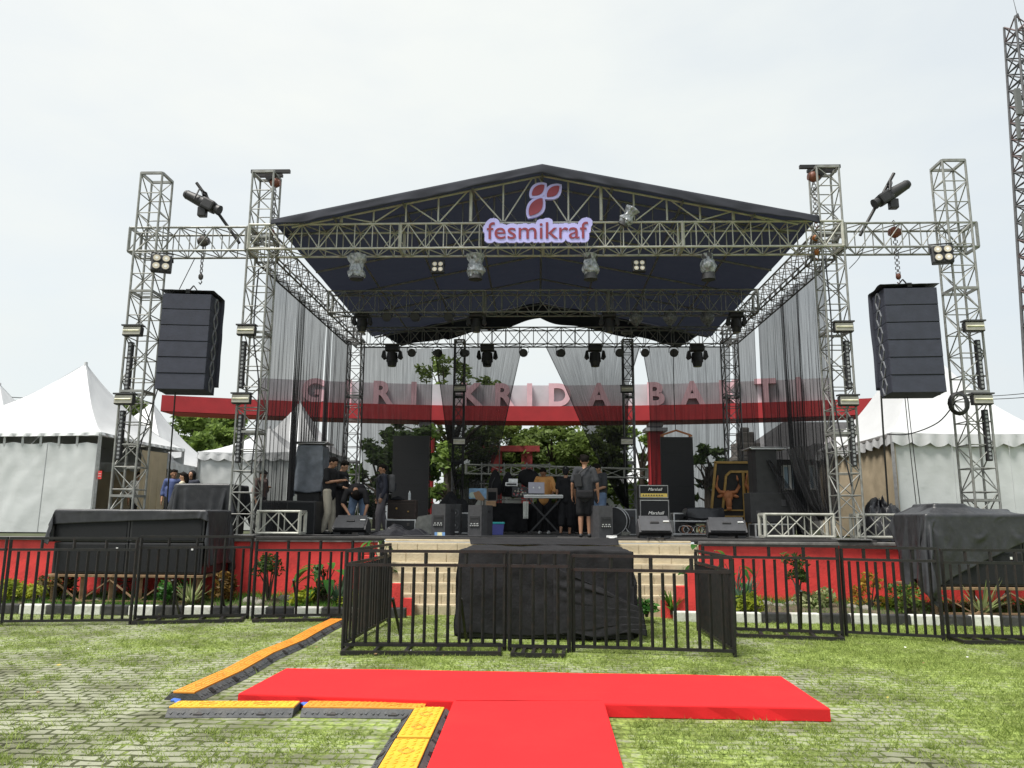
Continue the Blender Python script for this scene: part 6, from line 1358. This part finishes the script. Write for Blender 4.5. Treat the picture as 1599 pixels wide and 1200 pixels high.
# storage box
t = thing('storage_box', 'blue plastic storage box with a teal lid on the stage floor', 'box', on(775, 17.6), 0); b = MB(); b.add([(-.15, -.12, 0), (.15, -.12, 0), (.15, .12, 0), (-.15, .12, 0), (-.175, -.14, .24), (.175, -.14, .24), (.175, .14, .24), (-.175, .14, .24)], [(3, 2, 1, 0), (4, 5, 6, 7), (0, 1, 5, 4), (1, 2, 6, 5), (2, 3, 7, 6), (3, 0, 4, 7)]); b.build('tub', mat('blue_violet_plastic', (.10, .11, .36), .35, 0, .1, 8), t); b = MB(); b.box((0, 0, .262), (.38, .31, .045), bev=.012); b.build('lid', mat('teal_plastic', (.03, .42, .42), .35, 0, .08, 8), t)
# skirted tables behind with the band's clutter
tabs = []
for px, Y, w, h, lab in ((740, 19.6, .62, .66, 'silver edged rack case behind the second stage speaker'),):
    flightcase('road_case', lab, on(px, Y), w, .5, h)
for px, Y, w, lab in ((792, 20.4, .95, 'table with black skirt left of the keyboard'), (868, 21.0, 2.1, 'table with black skirt behind the keyboard player')):
    t = thing('skirted_table', lab, 'table', on(px, Y), 0, 'tables with black skirts'); b = MB(); b.box((0, 0, .73), (w, .6, .03), bev=.005); b.build('top', blk, t); drape('skirt', cloth_blk, t, 0, 0, .745, w / 2, .3, (.73, .73, .73, .73), 70, 40, 7, .03, .02, .004, False, .01, 16)
    for sx in (-1, 1):
        for sy in (-1, 1): b = MB(); b.bar((sx * (w / 2 - .05), sy * .25, 0), (sx * (w / 2 - .05), sy * .25, .71), .03, .03); b.build('leg', chainm, t)
t = thing('studio_speaker', 'black two way speaker standing beside the first stage speaker', 'speaker', on(711, 17.8), 0); b = MB(); b.box((0, 0, .34), (.26, .3, .68), bev=.01); b.build('cabinet', blk, t)
for z in (.2, .48): b = MB(); b.tube((0, -.148, z), (0, -.162, z), .095, 18); b.disc((0, -.163, z), (0, -1, 0), .07, 16, 1); b.ball((0, -.165, z), .028, 8, 2); b.build('woofer', [dkgrey, blk, alu], t)
b = MB(); b.box((.04, -.153, .055), (.1, .006, .018)); b.build('badge', white_p, t)
heap('coat_pile', 'pile of black bags and coats on cases behind the first stage speaker', 'bags', on(708, 18.9) + Vector((0, 0, .5)), .46, .3, .52, cloth_blk, 12, None, 50)
flightcase('road_case', 'black case under the pile of bags and coats', on(708, 18.9), .8, .5, .5)
def gear(name, label, cat, px, py, Y, build):
    p = at(px, py, Y); t = thing(name, label, cat, p, 0); build(t); return t
def g_card(t): b = MB(); b.add([(-.13, 0, .08), (.02, -.05, .13), (.16, 0, -.06), (.12, .03, -.12), (-.06, .02, -.08)], [(0, 4, 3, 2, 1)]); solidify(b.build('sheet', mat('brown_card', (.42, .26, .15), .8, 0, .1, 8), t), .01)
gear('cardboard_sheet', 'torn piece of brown cardboard on the rack case', 'cardboard', 747, 775, 19.3, g_card)
def g_box(t): b = MB(); b.box((0, 0, 0), (.24, .2, .13), bev=.01); b.build('carton', mat('brown_card', (.42, .26, .15), .8), t); b = MB(); b.box((.0, -.103, .02), (.2, .006, .02)); b.build('flap', mat('card_shadow', (.3, .18, .1), .8), t)
gear('cardboard_box', 'small brown cardboard box beside the rack case', 'box', 767, 787, 19.0, g_box)
def g_poster(t):
    b = MB(); b.box((.0, 0, 0), (.44, .012, .26), bev=.003); b.build('sheet', mat('sky_poster', (.25, .42, .62), .6, 0, .4, 5), t); b = MB(); b.ball((-.12, -.01, -.04), (.1, .008, .08), 10); b.build('print', mat('pale_print', (.5, .62, .55), .6), t)
gear('picture_board', 'pale blue and green picture board lying behind the cardboard', 'board', 746, 771, 19.6, g_poster)
def g_amp(t): b = MB(); b.box((0, 0, .16), (.26, .22, .34), bev=.015); b.build('shell', mat('taupe_tolex', (.13, .11, .10), .7), t); b = MB(); b.box((0, -.112, .13), (.2, .01, .2)); b.build('grille', blk2, t)
gear('practice_amplifier', 'small taupe practice amplifier between the clutter and the gig bag', 'amplifier', 769, 783, 19.9, g_amp)
def g_gig(t):
    b = MB(); n = 18; prof = [(.17 * (sin(pi * k / n) ** .45) * (1 - .55 * k / n), .62 * k / n) for k in range(n + 1)]
    b.grid(lambda u, v: (lambda r: (r * cos(2 * pi * u), .5 * r * sin(2 * pi * u), .66 * v))(.19 * max(.02, (1 - v ** 2.2)) ** .6 * (.75 + .25 * min(1, v * 5))), 20, 18); b.build('bag_body', cloth_blk, t)
    b = MB(); b.path([(-.1, -.09, .12), (-.07, -.12, .3), (0, -.09, .44)], .012, 5); b.build('strap', dkgrey, t)
gear('gig_bag', 'black pointed gig bag leaning behind the stage clutter', 'bag', 773, 773, 20.2, g_gig)
gear('gig_bag', 'second black bag beside the microphone stands', 'bag', 793, 776, 20.5, g_gig)
def g_cym(t): b = MB(); b.ball((0, 0, 0), (.30, .08, .24), 20, rot=Matrix.Rotation(.35, 3, 'Y')); b.ball((.24, .02, -.12), (.14, .07, .14), 14); b.build('cover', cloth_blk, t); b = MB(); b.path([(-.1, -.08, .22), (0, -.1, .28), (.12, -.08, .18)], .013, 5); b.build('handle', dkgrey, t)
gear('cymbal_bag', 'black domed bag on top of the gear left of the man in orange', 'bag', 826, 747, 20.6, g_cym)
def g_crate(t):
    b = MB(); b.box((0, 0, 0), (.46, .3, .26), bev=.012); b.build('body', blk, t)
    b = MB()
    for k in range(26): b.ball((random.uniform(-.2, .2), -.152, random.uniform(-.1, .1)), (random.uniform(.015, .045), .004, random.uniform(.012, .03)), 6, k % 3)
    b.build('sticker', [mat('cream_sticker', (.55, .5, .4), .6), mat('dull_red_sticker', (.3, .08, .08), .6), mat('grey_sticker', (.25, .27, .28), .6)], t)
gear('stickered_box', 'black equipment box covered in pale stickers beside the laptop', 'box', 814, 769, 19.6, g_crate)
def g_silver(t): b = MB(); b.box((0, 0, 0), (.32, .28, .1), bev=.01); b.box((.04, 0, .1), (.24, .2, .09), bev=.01); b.build('body', alu, t); b = MB(); b.box((0, -.142, 0), (.26, .006, .05)); b.build('front_panel', dkgrey, t)
gear('silver_mixer', 'small silver mixer and rack unit stacked left of the stickered box', 'mixer', 799, 757, 20.0, g_silver)
for px, ph, lab in ((779, 690, 'tall thin microphone stand behind the gig bag'), (791, 748, 'silver microphone stand beside the black bags'), (755, 750, 'short microphone stand behind the picture board')):
    p = on(px, 20.8); h = at(px, ph, 20.8).z - SF; t = thing('microphone_stand', lab, 'microphone stand', p, 0, 'microphone stands'); b = MB(); b.tube((0, 0, .1), (0, 0, h), .016, 6)
    b.build('pole', alu if px == 791 else chainm, t); b = MB()
    for k in range(3): b.tube((0, 0, .12), (.26 * cos(k * 2.1), .26 * sin(k * 2.1), .012), .012, 5)
    b.build('tripod_foot', blk, t); b = MB(); b.tube((-.28, 0, h - .14), (.2, 0, h + .06), .012, 5); b.tube((.2, 0, h + .06), (.33, 0, h + .11), .022, 8); b.build('boom', blk, t)
def g_towel(t): b = MB(); b.grid(lambda u, v: (-.06 + .12 * u + .02 * v * sin(u * 6), .03 * sin(u * 9), .40 * (1 - v) - .2), 10, 10); solidify(b.build('cloth', mat('pale_towel', (.55, .56, .52), .85, 0, .1, 12), t), .008)
gear('towel', 'pale towel hanging from the left end of the keyboard', 'towel', 821, 797, 18.1, g_towel)
# drum kit behind the man in dark clothes
dp_ = on(957, 18.0); t = thing('bass_drum', 'black bass drum half hidden by the third stage speaker', 'drum', dp_ + Vector((.05, 0, .32)), radians(-15)); b = MB(); b.tube((0, -.2, 0), (0, .2, 0), .30, 28); b.build('shell', blk, t)
for y in (-.21, .21): b = MB(); b.path([(.31 * cos(a * pi / 14), y, .31 * sin(a * pi / 14)) for a in range(29)], .013, 6); b.build('hoop', alu, t)
b = MB(); b.disc((0, -.203, 0), (0, -1, 0), .29, 28); b.build('drum_head', mat('drum_skin', (.035, .035, .037), .5), t)
b = MB(); b.tube((-.25, -.1, -.15), (-.38, -.14, -.31), .014, 6); b.tube((.25, -.1, -.15), (.38, -.14, -.31), .014, 6); b.build('spur', alu, t)
heap('covered_drums', 'drum kit under a black cloth behind the bass drum', 'covered load', on(954, 19.2), .55, .4, .82, cloth_blk, 22, None, 50)
t = heap('cable_pile', 'grey pedal box and cables in front of the upright grey case', 'cables', on(975, 17.6), .14, .1, .05, mat('grey_bag', (.22, .22, .20), .8), 5, None, 20); b = MB(); b.box((.03, 0, .055), (.2, .12, .06), bev=.01); b.build('pedal_box', mat('pedal_grey', (.24, .24, .21), .6), t)
t = heap('power_strip', 'pale power strip and plugs on the floor at the third stage speaker', 'power strip', on(955, 14.95), .1, .06, .02, white_p, 6, None, 20); b = MB(); b.box((.0, 0, .03), (.2, .07, .04), bev=.008); b.build('socket_bar', white_p, t)
for i, pts_ in enumerate((((1010, 843, 14.6), (1018, 836, 14.9), (1030, 846, 14.6), (1045, 838, 15.0)), ((870, 836, 15.5), (800, 838, 15.2), (700, 838, 15.0), (630, 837, 15.3)), ((560, 832, 15.5), (500, 834, 15.2), (420, 832, 15.6)))):
    P = []
    for a, _, Y in pts_: P.append((at(a, 835, Y).x, Y, SF + .015))
    cable(('black cable looping on the stage edge before the amplifier wedge', 'long black cable along the stage front left of the middle', 'black cable along the stage edge at the left')[i], P, .014)
t = thing('scaffold_frame', 'thin pipe frame behind the band left of the keyboard player', 'scaffold', on(792, 22.2), 0); b = MB()
for x in (-.75, -.1, .55, 1.2): b.tube((x, 0, 0), (x, 0, 1.95), .02, 6)
for z in (.9, 1.35, 1.9): b.tube((-.8, 0, z), (1.25, 0, z), .018, 6)
b.build('pipes', steel, t)

# ------------------------------------------------------------------ people
def limb(b, pts, rad, n=10):
    for i in range(len(pts) - 1): b.tube(pts[i], pts[i + 1], rad[i], n, rad[i + 1])
    for p, r in zip(pts, rad): b.ball(p, r * .995, n)
def remesh(b, name, m, parent, vox=.012, it=6):
    me = bpy.data.meshes.new('tmp'); me.from_pydata(b.v, [], b.f); o = bpy.data.objects.new('tmp', me); COL.objects.link(o)
    md = o.modifiers.new('r', 'REMESH'); md.mode = 'VOXEL'; md.voxel_size = vox; md.use_smooth_shade = True
    s_ = o.modifiers.new('s', 'SMOOTH'); s_.iterations = it; s_.factor = .5
    bpy.context.view_layer.update(); r = bpy.data.meshes.new_from_object(o.evaluated_get(bpy.context.evaluated_depsgraph_get())); bpy.data.objects.remove(o)
    r.name = name; r.materials.clear(); r.materials.append(m); q = bpy.data.objects.new(name, r); COL.objects.link(q); q.parent = parent; return q
def V3(*a): return Vector(a)
BASE = dict(pel=(0, 0, .90), che=(0, -.01, 1.20), nec=(0, .01, 1.40), hed=(0, -.01, 1.535), shL=(.17, .01, 1.36), shR=(-.17, .01, 1.36), elL=(.23, .03, 1.08), elR=(-.23, .03, 1.08), haL=(.24, -.06, .84), haR=(-.24, -.06, .84),
            hiL=(.085, 0, .88), hiR=(-.085, 0, .88), knL=(.10, -.03, .47), knR=(-.10, -.03, .47), anL=(.11, .02, .08), anR=(-.11, .02, .08))
def person(label, loc, rz, h=1.65, pose=None, skin=0, shirt=None, trous=None, sleeve='short', legs='long', shoes=None, hair='short', hd=(0, -1, -.05), hairc=None, extra=None, grp='people working on the stage', hand=(1, 1), fdir=None, barefoot=False, loose=1.0):
    t = thing('person', label, 'person', loc, rz, grp); J = {k: Vector(v) for k, v in BASE.items()}
    for k, v in (pose or {}).items(): J[k] = Vector(v)
    s = h / 1.65; J = {k: v * s for k, v in J.items()}; sk = skins[skin]; b = MB()
    up = (J['hed'] - J['nec']).normalized(); fw = Vector(hd).normalized(); lf = up.cross(fw).normalized() if abs(up.dot(fw)) < .98 else Vector((1, 0, 0)); fw = lf.cross(up).normalized(); HR = Matrix((lf, -fw, up)).transposed()
    H = J['hed']; b.ball(H + up * .02 * s, (.076 * s, .094 * s, .10 * s), 18, rot=HR); b.ball(H - up * .055 * s + fw * .025 * s, (.056 * s, .06 * s, .065 * s), 14, rot=HR)
    b.tube(H + fw * .085 * s + up * .015 * s, H + fw * .108 * s - up * .028 * s, .010 * s, 8, .017 * s); b.ball(H + fw * .078 * s - up * .062 * s, (.026 * s, .012 * s, .010 * s), 8, rot=HR)
    for sx in (-1, 1): b.ball(H + lf * sx * .078 * s - fw * .005 * s, (.012 * s, .022 * s, .032 * s), 8, rot=HR)
    limb(b, [J['nec'] - up * .05 * s, H - up * .06 * s], [.056 * s, .050 * s])
    limb(b, [J['pel'], J['che'], J['nec'] - up * .06 * s], [.125 * s, .13 * s, .075 * s]); limb(b, [J['shL'], J['che'] + up * .1 * s, J['shR']], [.055 * s, .1 * s, .055 * s]); limb(b, [J['hiL'], J['pel'], J['hiR']], [.09 * s, .11 * s, .09 * s])
    for q in 'LR':
        limb(b, [J['sh' + q], J['el' + q], J['ha' + q]], [.046 * s, .038 * s, .026 * s]); limb(b, [J['hi' + q], J['kn' + q], J['kn' + q].lerp(J['an' + q], .3), J['an' + q]], [.082 * s, .054 * s, .056 * s, .035 * s])
        d = (J['ha' + q] - J['el' + q]).normalized(); side_ = Vector((1 if q == 'L' else -1, 0, 0)); sd2 = (Vector((0, -1, 0)) - d * d.dot(Vector((0, -1, 0)))); sd2 = sd2.normalized() if sd2.length > .1 else Vector((1, 0, 0)); nrm = d.cross(sd2)
        w = J['ha' + q]; MR = Matrix((sd2, nrm, d)).transposed(); b.ball(w + d * .045 * s, (.038 * s, .018 * s, .05 * s), 10, rot=MR); inw = nrm if nrm.dot(side_) < 0 else -nrm
        for k, (o_, l_) in enumerate(((.028, .062), (.010, .072), (-.009, .068), (-.027, .052))):
            a0 = w + d * .082 * s + sd2 * o_ * s; a1 = a0 + (d * .8 + inw * .25) * l_ * .55 * s; a2 = a1 + (d * .5 + inw * .7) * l_ * .5 * s; limb(b, [a0, a1, a2], [.0100 * s, .0092 * s, .008 * s], 6)
        a0 = w + d * .025 * s + sd2 * .032 * s; limb(b, [a0, a0 + (sd2 * .7 + d * .6) * .035 * s, a0 + (sd2 * .4 + d) * .06 * s + inw * .012 * s], [.0125 * s, .011 * s, .009 * s], 6)
        f_ = Vector(fdir or (0, -1, 0)); an = J['an' + q]; limb(b, [an + Vector((0, 0, -.035 * s)) - f_ * .03 * s, an + f_ * .07 * s - Vector((0, 0, .045 * s)), an + f_ * .15 * s - Vector((0, 0, .058 * s))], [.036 * s, .034 * s, .022 * s], 8)
    remesh(b, 'body', sk, t, .0105 * s, 3)
    m_sh = shirt or cloth_blk; b = MB(); k = loose
    waist = J['pel'].lerp(J['hiL'].lerp(J['hiR'], .5), .3) - (J['che'] - J['pel']).normalized() * .05 * s
    limb(b, [J['nec'] - up * .085 * s, J['che'] + up * .05 * s, J['che'], J['pel'].lerp(J['che'], .4), waist], [.088 * s, .142 * s * k, .150 * s * k, .148 * s * k, .150 * s * k], 16)
    limb(b, [J['shL'] - Vector((.0, 0, .0)), J['che'] + up * .11 * s, J['shR']], [.066 * s, .115 * s, .066 * s], 12)
    for sx in (-1, 1):
        q = 'L' if sx > 0 else 'R'; limb(b, [J['che'] + lf * 0 + (J['sh' + q] - J['nec']) * .45 - up * .05 * s, waist + (J['hi' + q] - J['pel']) * .7], [.115 * s, .115 * s], 12)
        if sleeve == 'short': limb(b, [J['sh' + q], J['sh' + q].lerp(J['el' + q], .78)], [.066 * s, .068 * s])
        elif sleeve == 'long': limb(b, [J['sh' + q], J['el' + q], J['el' + q].lerp(J['ha' + q], .9)], [.066 * s, .058 * s, .045 * s])
        elif sleeve == 'half': limb(b, [J['sh' + q], J['el' + q], J['el' + q].lerp(J['ha' + q], .35)], [.068 * s, .066 * s, .06 * s])
    b.v = [(x, y * 1.0, z) for x, y, z in b.v]
    remesh(b, 'shirt', m_sh, t, .013 * s, 5)
    m_tr = trous or cloth_blk; b = MB(); limb(b, [J['hiL'] + V3(0, 0, .04), J['pel'], J['hiR'] + V3(0, 0, .04)], [.108 * s, .135 * s, .108 * s], 14)
    for q in 'LR':
        if legs == 'long': limb(b, [J['hi' + q], J['kn' + q], J['an' + q] + V3(0, 0, .0)], [.104 * s, .082 * s, .064 * s], 12)
        elif legs == 'short': limb(b, [J['hi' + q], J['kn' + q] + (J['hi' + q] - J['kn' + q]) * .08], [.106 * s, .098 * s], 12)
        elif legs == 'calf': limb(b, [J['hi' + q], J['kn' + q], J['kn' + q].lerp(J['an' + q], .55)], [.11 * s, .10 * s, .092 * s], 12)
    remesh(b, 'trousers', m_tr, t, .013 * s, 5)
    if not barefoot:
        b = MB()
        for q in 'LR':
            f_ = Vector(fdir or (0, -1, 0)); an = J['an' + q]; limb(b, [an + V3(0, 0, -.035 * s) - f_ * .035 * s, an + f_ * .06 * s - V3(0, 0, .04 * s), an + f_ * .17 * s - V3(0, 0, .052 * s)], [.045 * s, .044 * s, .030 * s], 10)
        remesh(b, 'shoes', shoes or blk, t, .012 * s, 3)
    b = MB(); Hc = H + up * .03 * s; r = .084 * s
    if hair in ('short', 'messy', 'long', 'bun', 'tail'):
        b.ball(Hc + up * .012 * s - fw * .016 * s, (.086 * s, .095 * s, .098 * s), 16, rot=HR); b.ball(Hc + up * .055 * s + fw * .03 * s, (.074 * s, .060 * s, .045 * s), 12, rot=HR)
        if hair == 'messy':
            for q in range(14): a = q * 2.4; b.ball(Hc + up * (.04 + .04 * (q % 3) / 2) * s + lf * .07 * cos(a) * s - fw * (.01 + .06 * sin(a)) * s, .034 * s, 8)
        if hair == 'long': limb(b, [Hc - fw * .05 * s, Hc - fw * .075 * s - up * .14 * s, Hc - fw * .06 * s - up * .26 * s], [.075 * s, .065 * s, .04 * s])
        if hair == 'bun': b.ball(Hc - fw * .10 * s - up * .02 * s, .042 * s, 10)
        if hair == 'tail': limb(b, [Hc - fw * .09 * s, Hc - fw * .13 * s - up * .06 * s, Hc - fw * .11 * s - up * .17 * s], [.035 * s, .03 * s, .012 * s])
        # trim the hair away from the face
        q = MB(); q.v = [tuple(Vector(v) - fw * max(0, (Vector(v) - Hc).dot(fw) - .045 * s) * (1 if (Vector(v) - Hc).dot(up) < .035 * s else 0)) for v in b.v]; q.f = b.f; remesh(q, 'hair', hairc or hairm, t, .0105 * s, 2)
    if hair == 'cap':
        b.ball(Hc + up * .02 * s, (.09 * s, .10 * s, .092 * s), 16, rot=HR); limb(b, [Hc - up * .06 * s - fw * .04 * s, Hc + fw * -.03 * s], [.07 * s, .085 * s]); b.box(Hc + fw * .11 * s + up * .015 * s, (.13 * s, .11 * s, .012 * s), HR); remesh(b, 'cap', hairc or cloth_blk, t, .0105 * s, 2)
        q = MB(); q.disc(Hc - fw * .098 * s + up * .03 * s, -fw, .022 * s, 10); q.build('cap_badge', white_p, t)
    if hair == 'hood': b.ball(Hc - fw * .012 * s, (.10 * s, .105 * s, .118 * s), 16, rot=HR); limb(b, [Hc - up * .08 * s, J['nec'] - up * .03 * s], [.085 * s, .11 * s]); q = MB(); q.v = [tuple(Vector(v) - fw * max(0, (Vector(v) - Hc).dot(fw) - .05 * s)) for v in b.v]; q.f = b.f; remesh(q, 'head_scarf', hairc or cloth_blk, t, .0105 * s, 2)
    for sx in (-1, 1): q = MB(); q.ball(H + lf * sx * .031 * s + fw * .081 * s + up * .012 * s, (.012 * s, .007 * s, .007 * s), 8, rot=HR); q.build('eye', eyem, t)
    if extra: extra(t, J, s)
    return t
khaki = mat('pale_khaki_cloth', (.46, .42, .34), .85, 0, .1, 9, .2, 14); greytr = mat('grey_trouser_cloth', (.13, .12, .13), .85, 0, .15, 9, .2, 14); charc = mat('charcoal_cloth', (.035, .037, .043), .85, 0, .15, 9, .25, 12); orangec = mat('orange_shirt_cloth', (.64, .31, .10), .8, 0, .1, 8, .3, 10)
navyc = mat('navy_cloth', (.022, .025, .04), .85, 0, .2, 9, .2, 14); jean = mat('blue_denim', (.13, .19, .30), .85, 0, .2, 9, .2, 20); bluec = mat('blue_shirt_cloth', (.06, .085, .21), .8, 0, .15, 8); creamc = mat('cream_shirt_cloth', (.55, .5, .38), .8, 0, .1, 8)
def pt(px, Y, z=None): return (at(px, 830, Y).x, Y, SF - .005 if z is None else z)
def phone(t, J, s):
    b = MB(); p = J['haR'].lerp(J['haL'], .5) + V3(0, -.10, .03); b.box(p, (.075, .012, .15), Matrix.Rotation(-.9, 3, 'X'), bev=.004); b.build('phone', blk, t); b = MB(); b.path([J['nec'] + V3(.05, -.09, .02), J['nec'] + V3(.04, -.16, -.15), J['nec'] + V3(0, -.17, -.3)], .008, 5); b.build('lanyard', jean, t)
R90 = radians(84)
person('man in black t-shirt and pale khaki trousers looking down at a phone', pt(511, 17.0), R90, 1.68, dict(hed=(0, -.06, 1.53), elL=(.21, -.02, 1.10), haL=(.10, -.29, 1.16), elR=(-.21, -.02, 1.10), haR=(-.08, -.30, 1.15), anL=(.08, -.06, .08), anR=(-.08, .08, .08), knL=(.08, -.06, .47)), 0, cloth_blk, khaki, 'short', hd=(0, -1, -.55), extra=phone)
person('man all in black with tousled hair gesturing beside the phone user', pt(530, 17.8), radians(75), 1.66, dict(hed=(0, -.05, 1.52), elL=(.22, 0, 1.09), haL=(.16, -.27, 1.05), elR=(-.22, 0, 1.09), haR=(-.12, -.25, 1.0), anL=(.09, .05, .08), anR=(-.1, -.08, .08)), 2, cloth_blk, cloth_blk, 'half', hair='messy', hd=(0, -1, -.35))
person('man bending right over to grip the floor monitor at the left', pt(556, 17.0), radians(6), 1.66, dict(pel=(0, .22, .86), hiL=(.09, .2, .84), hiR=(-.09, .2, .84), che=(.0, -.16, .96), nec=(.0, -.36, .93), hed=(.02, -.48, .86), shL=(.19, -.30, .92), shR=(-.19, -.30, .92), elL=(.26, -.36, .62), elR=(-.26, -.36, .64), haL=(.20, -.42, .36), haR=(-.10, -.44, .42), knL=(.13, .05, .46), knR=(-.14, .07, .46), anL=(.14, .12, .08), anR=(-.15, .16, .08)), 0, cloth_blk, jean, 'short', hd=(0, -.35, -1))
def pack(t, J, s):
    b = MB(); b.box(V3(0, .20, 1.20) * s, (.30 * s, .16 * s, .44 * s), bev=.06 * s); p = b.build('backpack', mat('grey_backpack', (.10, .10, .105), .8, 0, .3, 10, .3, 14), t); b = MB(); b.box(V3(0, .295, 1.12) * s, (.22 * s, .05 * s, .2 * s), bev=.02 * s); b.build('pocket', charc, p)
    b = MB(); 
    for sx in (-1, 1): b.path([V3(sx * .11, .15, 1.38) * s, V3(sx * .12, -.03, 1.43) * s, V3(sx * .12, -.17, 1.30) * s, V3(sx * .14, -.12, 1.1) * s, V3(sx * .13, .14, 1.02) * s], .018, 5)
    b.build('strap', charc, p)
person('man in navy long sleeves and grey trousers wearing a grey backpack', pt(595, 18.3), radians(-68), 1.61, dict(anL=(.1, -.1, .08), knL=(.1, -.1, .47), anR=(-.1, .14, .08), knR=(-.1, .03, .47)), 0, navyc, greytr, 'long', hd=(.1, -1, 0), extra=pack)
person('man in a mustard orange shirt standing behind the keyboard', pt(850, 19.3), radians(-8), 1.64, dict(hed=(-.02, -.05, 1.50), elL=(.27, -.03, 1.10), haL=(.22, -.24, .95), elR=(-.25, -.02, 1.1), haR=(-.16, -.27, .98)), 1, orangec, cloth_blk, 'half', hd=(-.35, -1, -.45), shoes=white_p, loose=1.08)
person('slim person in black with a black cap and bare feet beside the keyboard', pt(884, 18.4), radians(172), 1.58, dict(elL=(.21, .02, 1.09), haL=(.24, -.06, .86), elR=(-.21, .02, 1.1), haR=(-.22, -.1, .86), anL=(.12, .12, .10), knL=(.1, 0, .46), anR=(-.08, -.04, .08)), 0, cloth_blk, cloth_blk, 'short', 'calf', hair='cap', hd=(0, -1, -.1), barefoot=True, loose=.9)
def sling(t, J, s):
    b = MB(); b.box(V3(.14, .20, 1.14) * s, (.15 * s, .08 * s, .28 * s), Matrix.Rotation(.12, 3, 'Y'), bev=.02 * s); p = b.build('shoulder_bag', mat('black_leather', (.014, .014, .016), .35, 0, .2, 10), t); b = MB(); b.path([V3(.13, .18, 1.27) * s, V3(.02, .17, 1.36) * s, V3(-.12, .03, 1.45) * s, V3(-.12, -.1, 1.36) * s], .014, 5); b.build('strap', blk, p)
    b = MB(); b.box(V3(.0, .20, .86) * s, (.34 * s, .11 * s, .17 * s), bev=.04 * s); b.build('waist_pouch', cloth_blk, t)
person('man seen from behind in charcoal t-shirt and shorts with a black shoulder bag', pt(914, 15.6), radians(176), 1.62, dict(elL=(.25, .05, 1.08), haL=(.26, -.02, .84), elR=(-.25, .05, 1.08), haR=(-.27, -.02, .82), knL=(.09, -.01, .47), knR=(-.08, -.01, .47), anL=(.09, .03, .08), anR=(-.08, .02, .08)), 0, charc, cloth_blk, 'short', 'short', hair='messy', hd=(0, -1, .05), extra=sling, loose=1.06)
person('man in dark t-shirt and pale jeans looking down behind the man seen from behind', pt(938, 17.5), radians(-62), 1.62, dict(hed=(0, -.07, 1.50), elL=(.22, -.02, 1.09), haL=(.12, -.26, 1.0), elR=(-.21, 0, 1.09), haR=(-.10, -.26, .98)), 0, charc, jean, 'short', hd=(0, -1, -.5))
person('person crouching in the dark behind the cap wearer', pt(900, 20.0), radians(20), 1.5, None, 1, cloth_blk, cloth_blk, 'short', hd=(.2, -1, -.3))
GT = 'people standing by the tents'
def ptw(px, Y): return (at(px, 760, Y).x, Y, S - .02)
person('woman with hair tied back seen through the left net curtain', ptw(408, 19.0), radians(70), 1.60, dict(hed=(0, -.04, 1.49), elL=(.2, .0, 1.1), haL=(.05, -.2, 1.18)), 2, mat('dusty_pink_cloth', (.30, .20, .18), .85), cloth_blk, 'half', hair='bun', hd=(0, -1, -.4), grp=GT, loose=.85)
person('woman in a blue top with dark hair by the tent at the left', ptw(270, 19.8), radians(20), 1.62, None, 0, bluec, cloth_blk, 'half', hair='bun', hd=(.25, -1, 0), grp=GT, loose=.9)
person('woman in a cream top with long hair between two others by the tent', ptw(286, 19.4), radians(-80), 1.52, None, 2, creamc, cloth_blk, 'half', hair='long', hd=(0, -1, 0), grp=GT, loose=.85)
person('person in a dark head scarf, rightmost of three by the tent', ptw(299, 20.0), radians(-15), 1.60, None, 0, navyc, cloth_blk, 'long', hair='hood', hd=(0, -1, 0), grp=GT, loose=.9)
person('person in a white shirt half hidden by the beige tent curtain', ptw(217, 20.6), radians(30), 1.60, dict(elL=(.22, -.05, 1.1), haL=(.1, -.25, 1.05)), 0, white_p, cloth_blk, 'short', hair='short', hd=(.2, -1, -.2), grp=GT, loose=.9)
SC.render.film_transparent = False
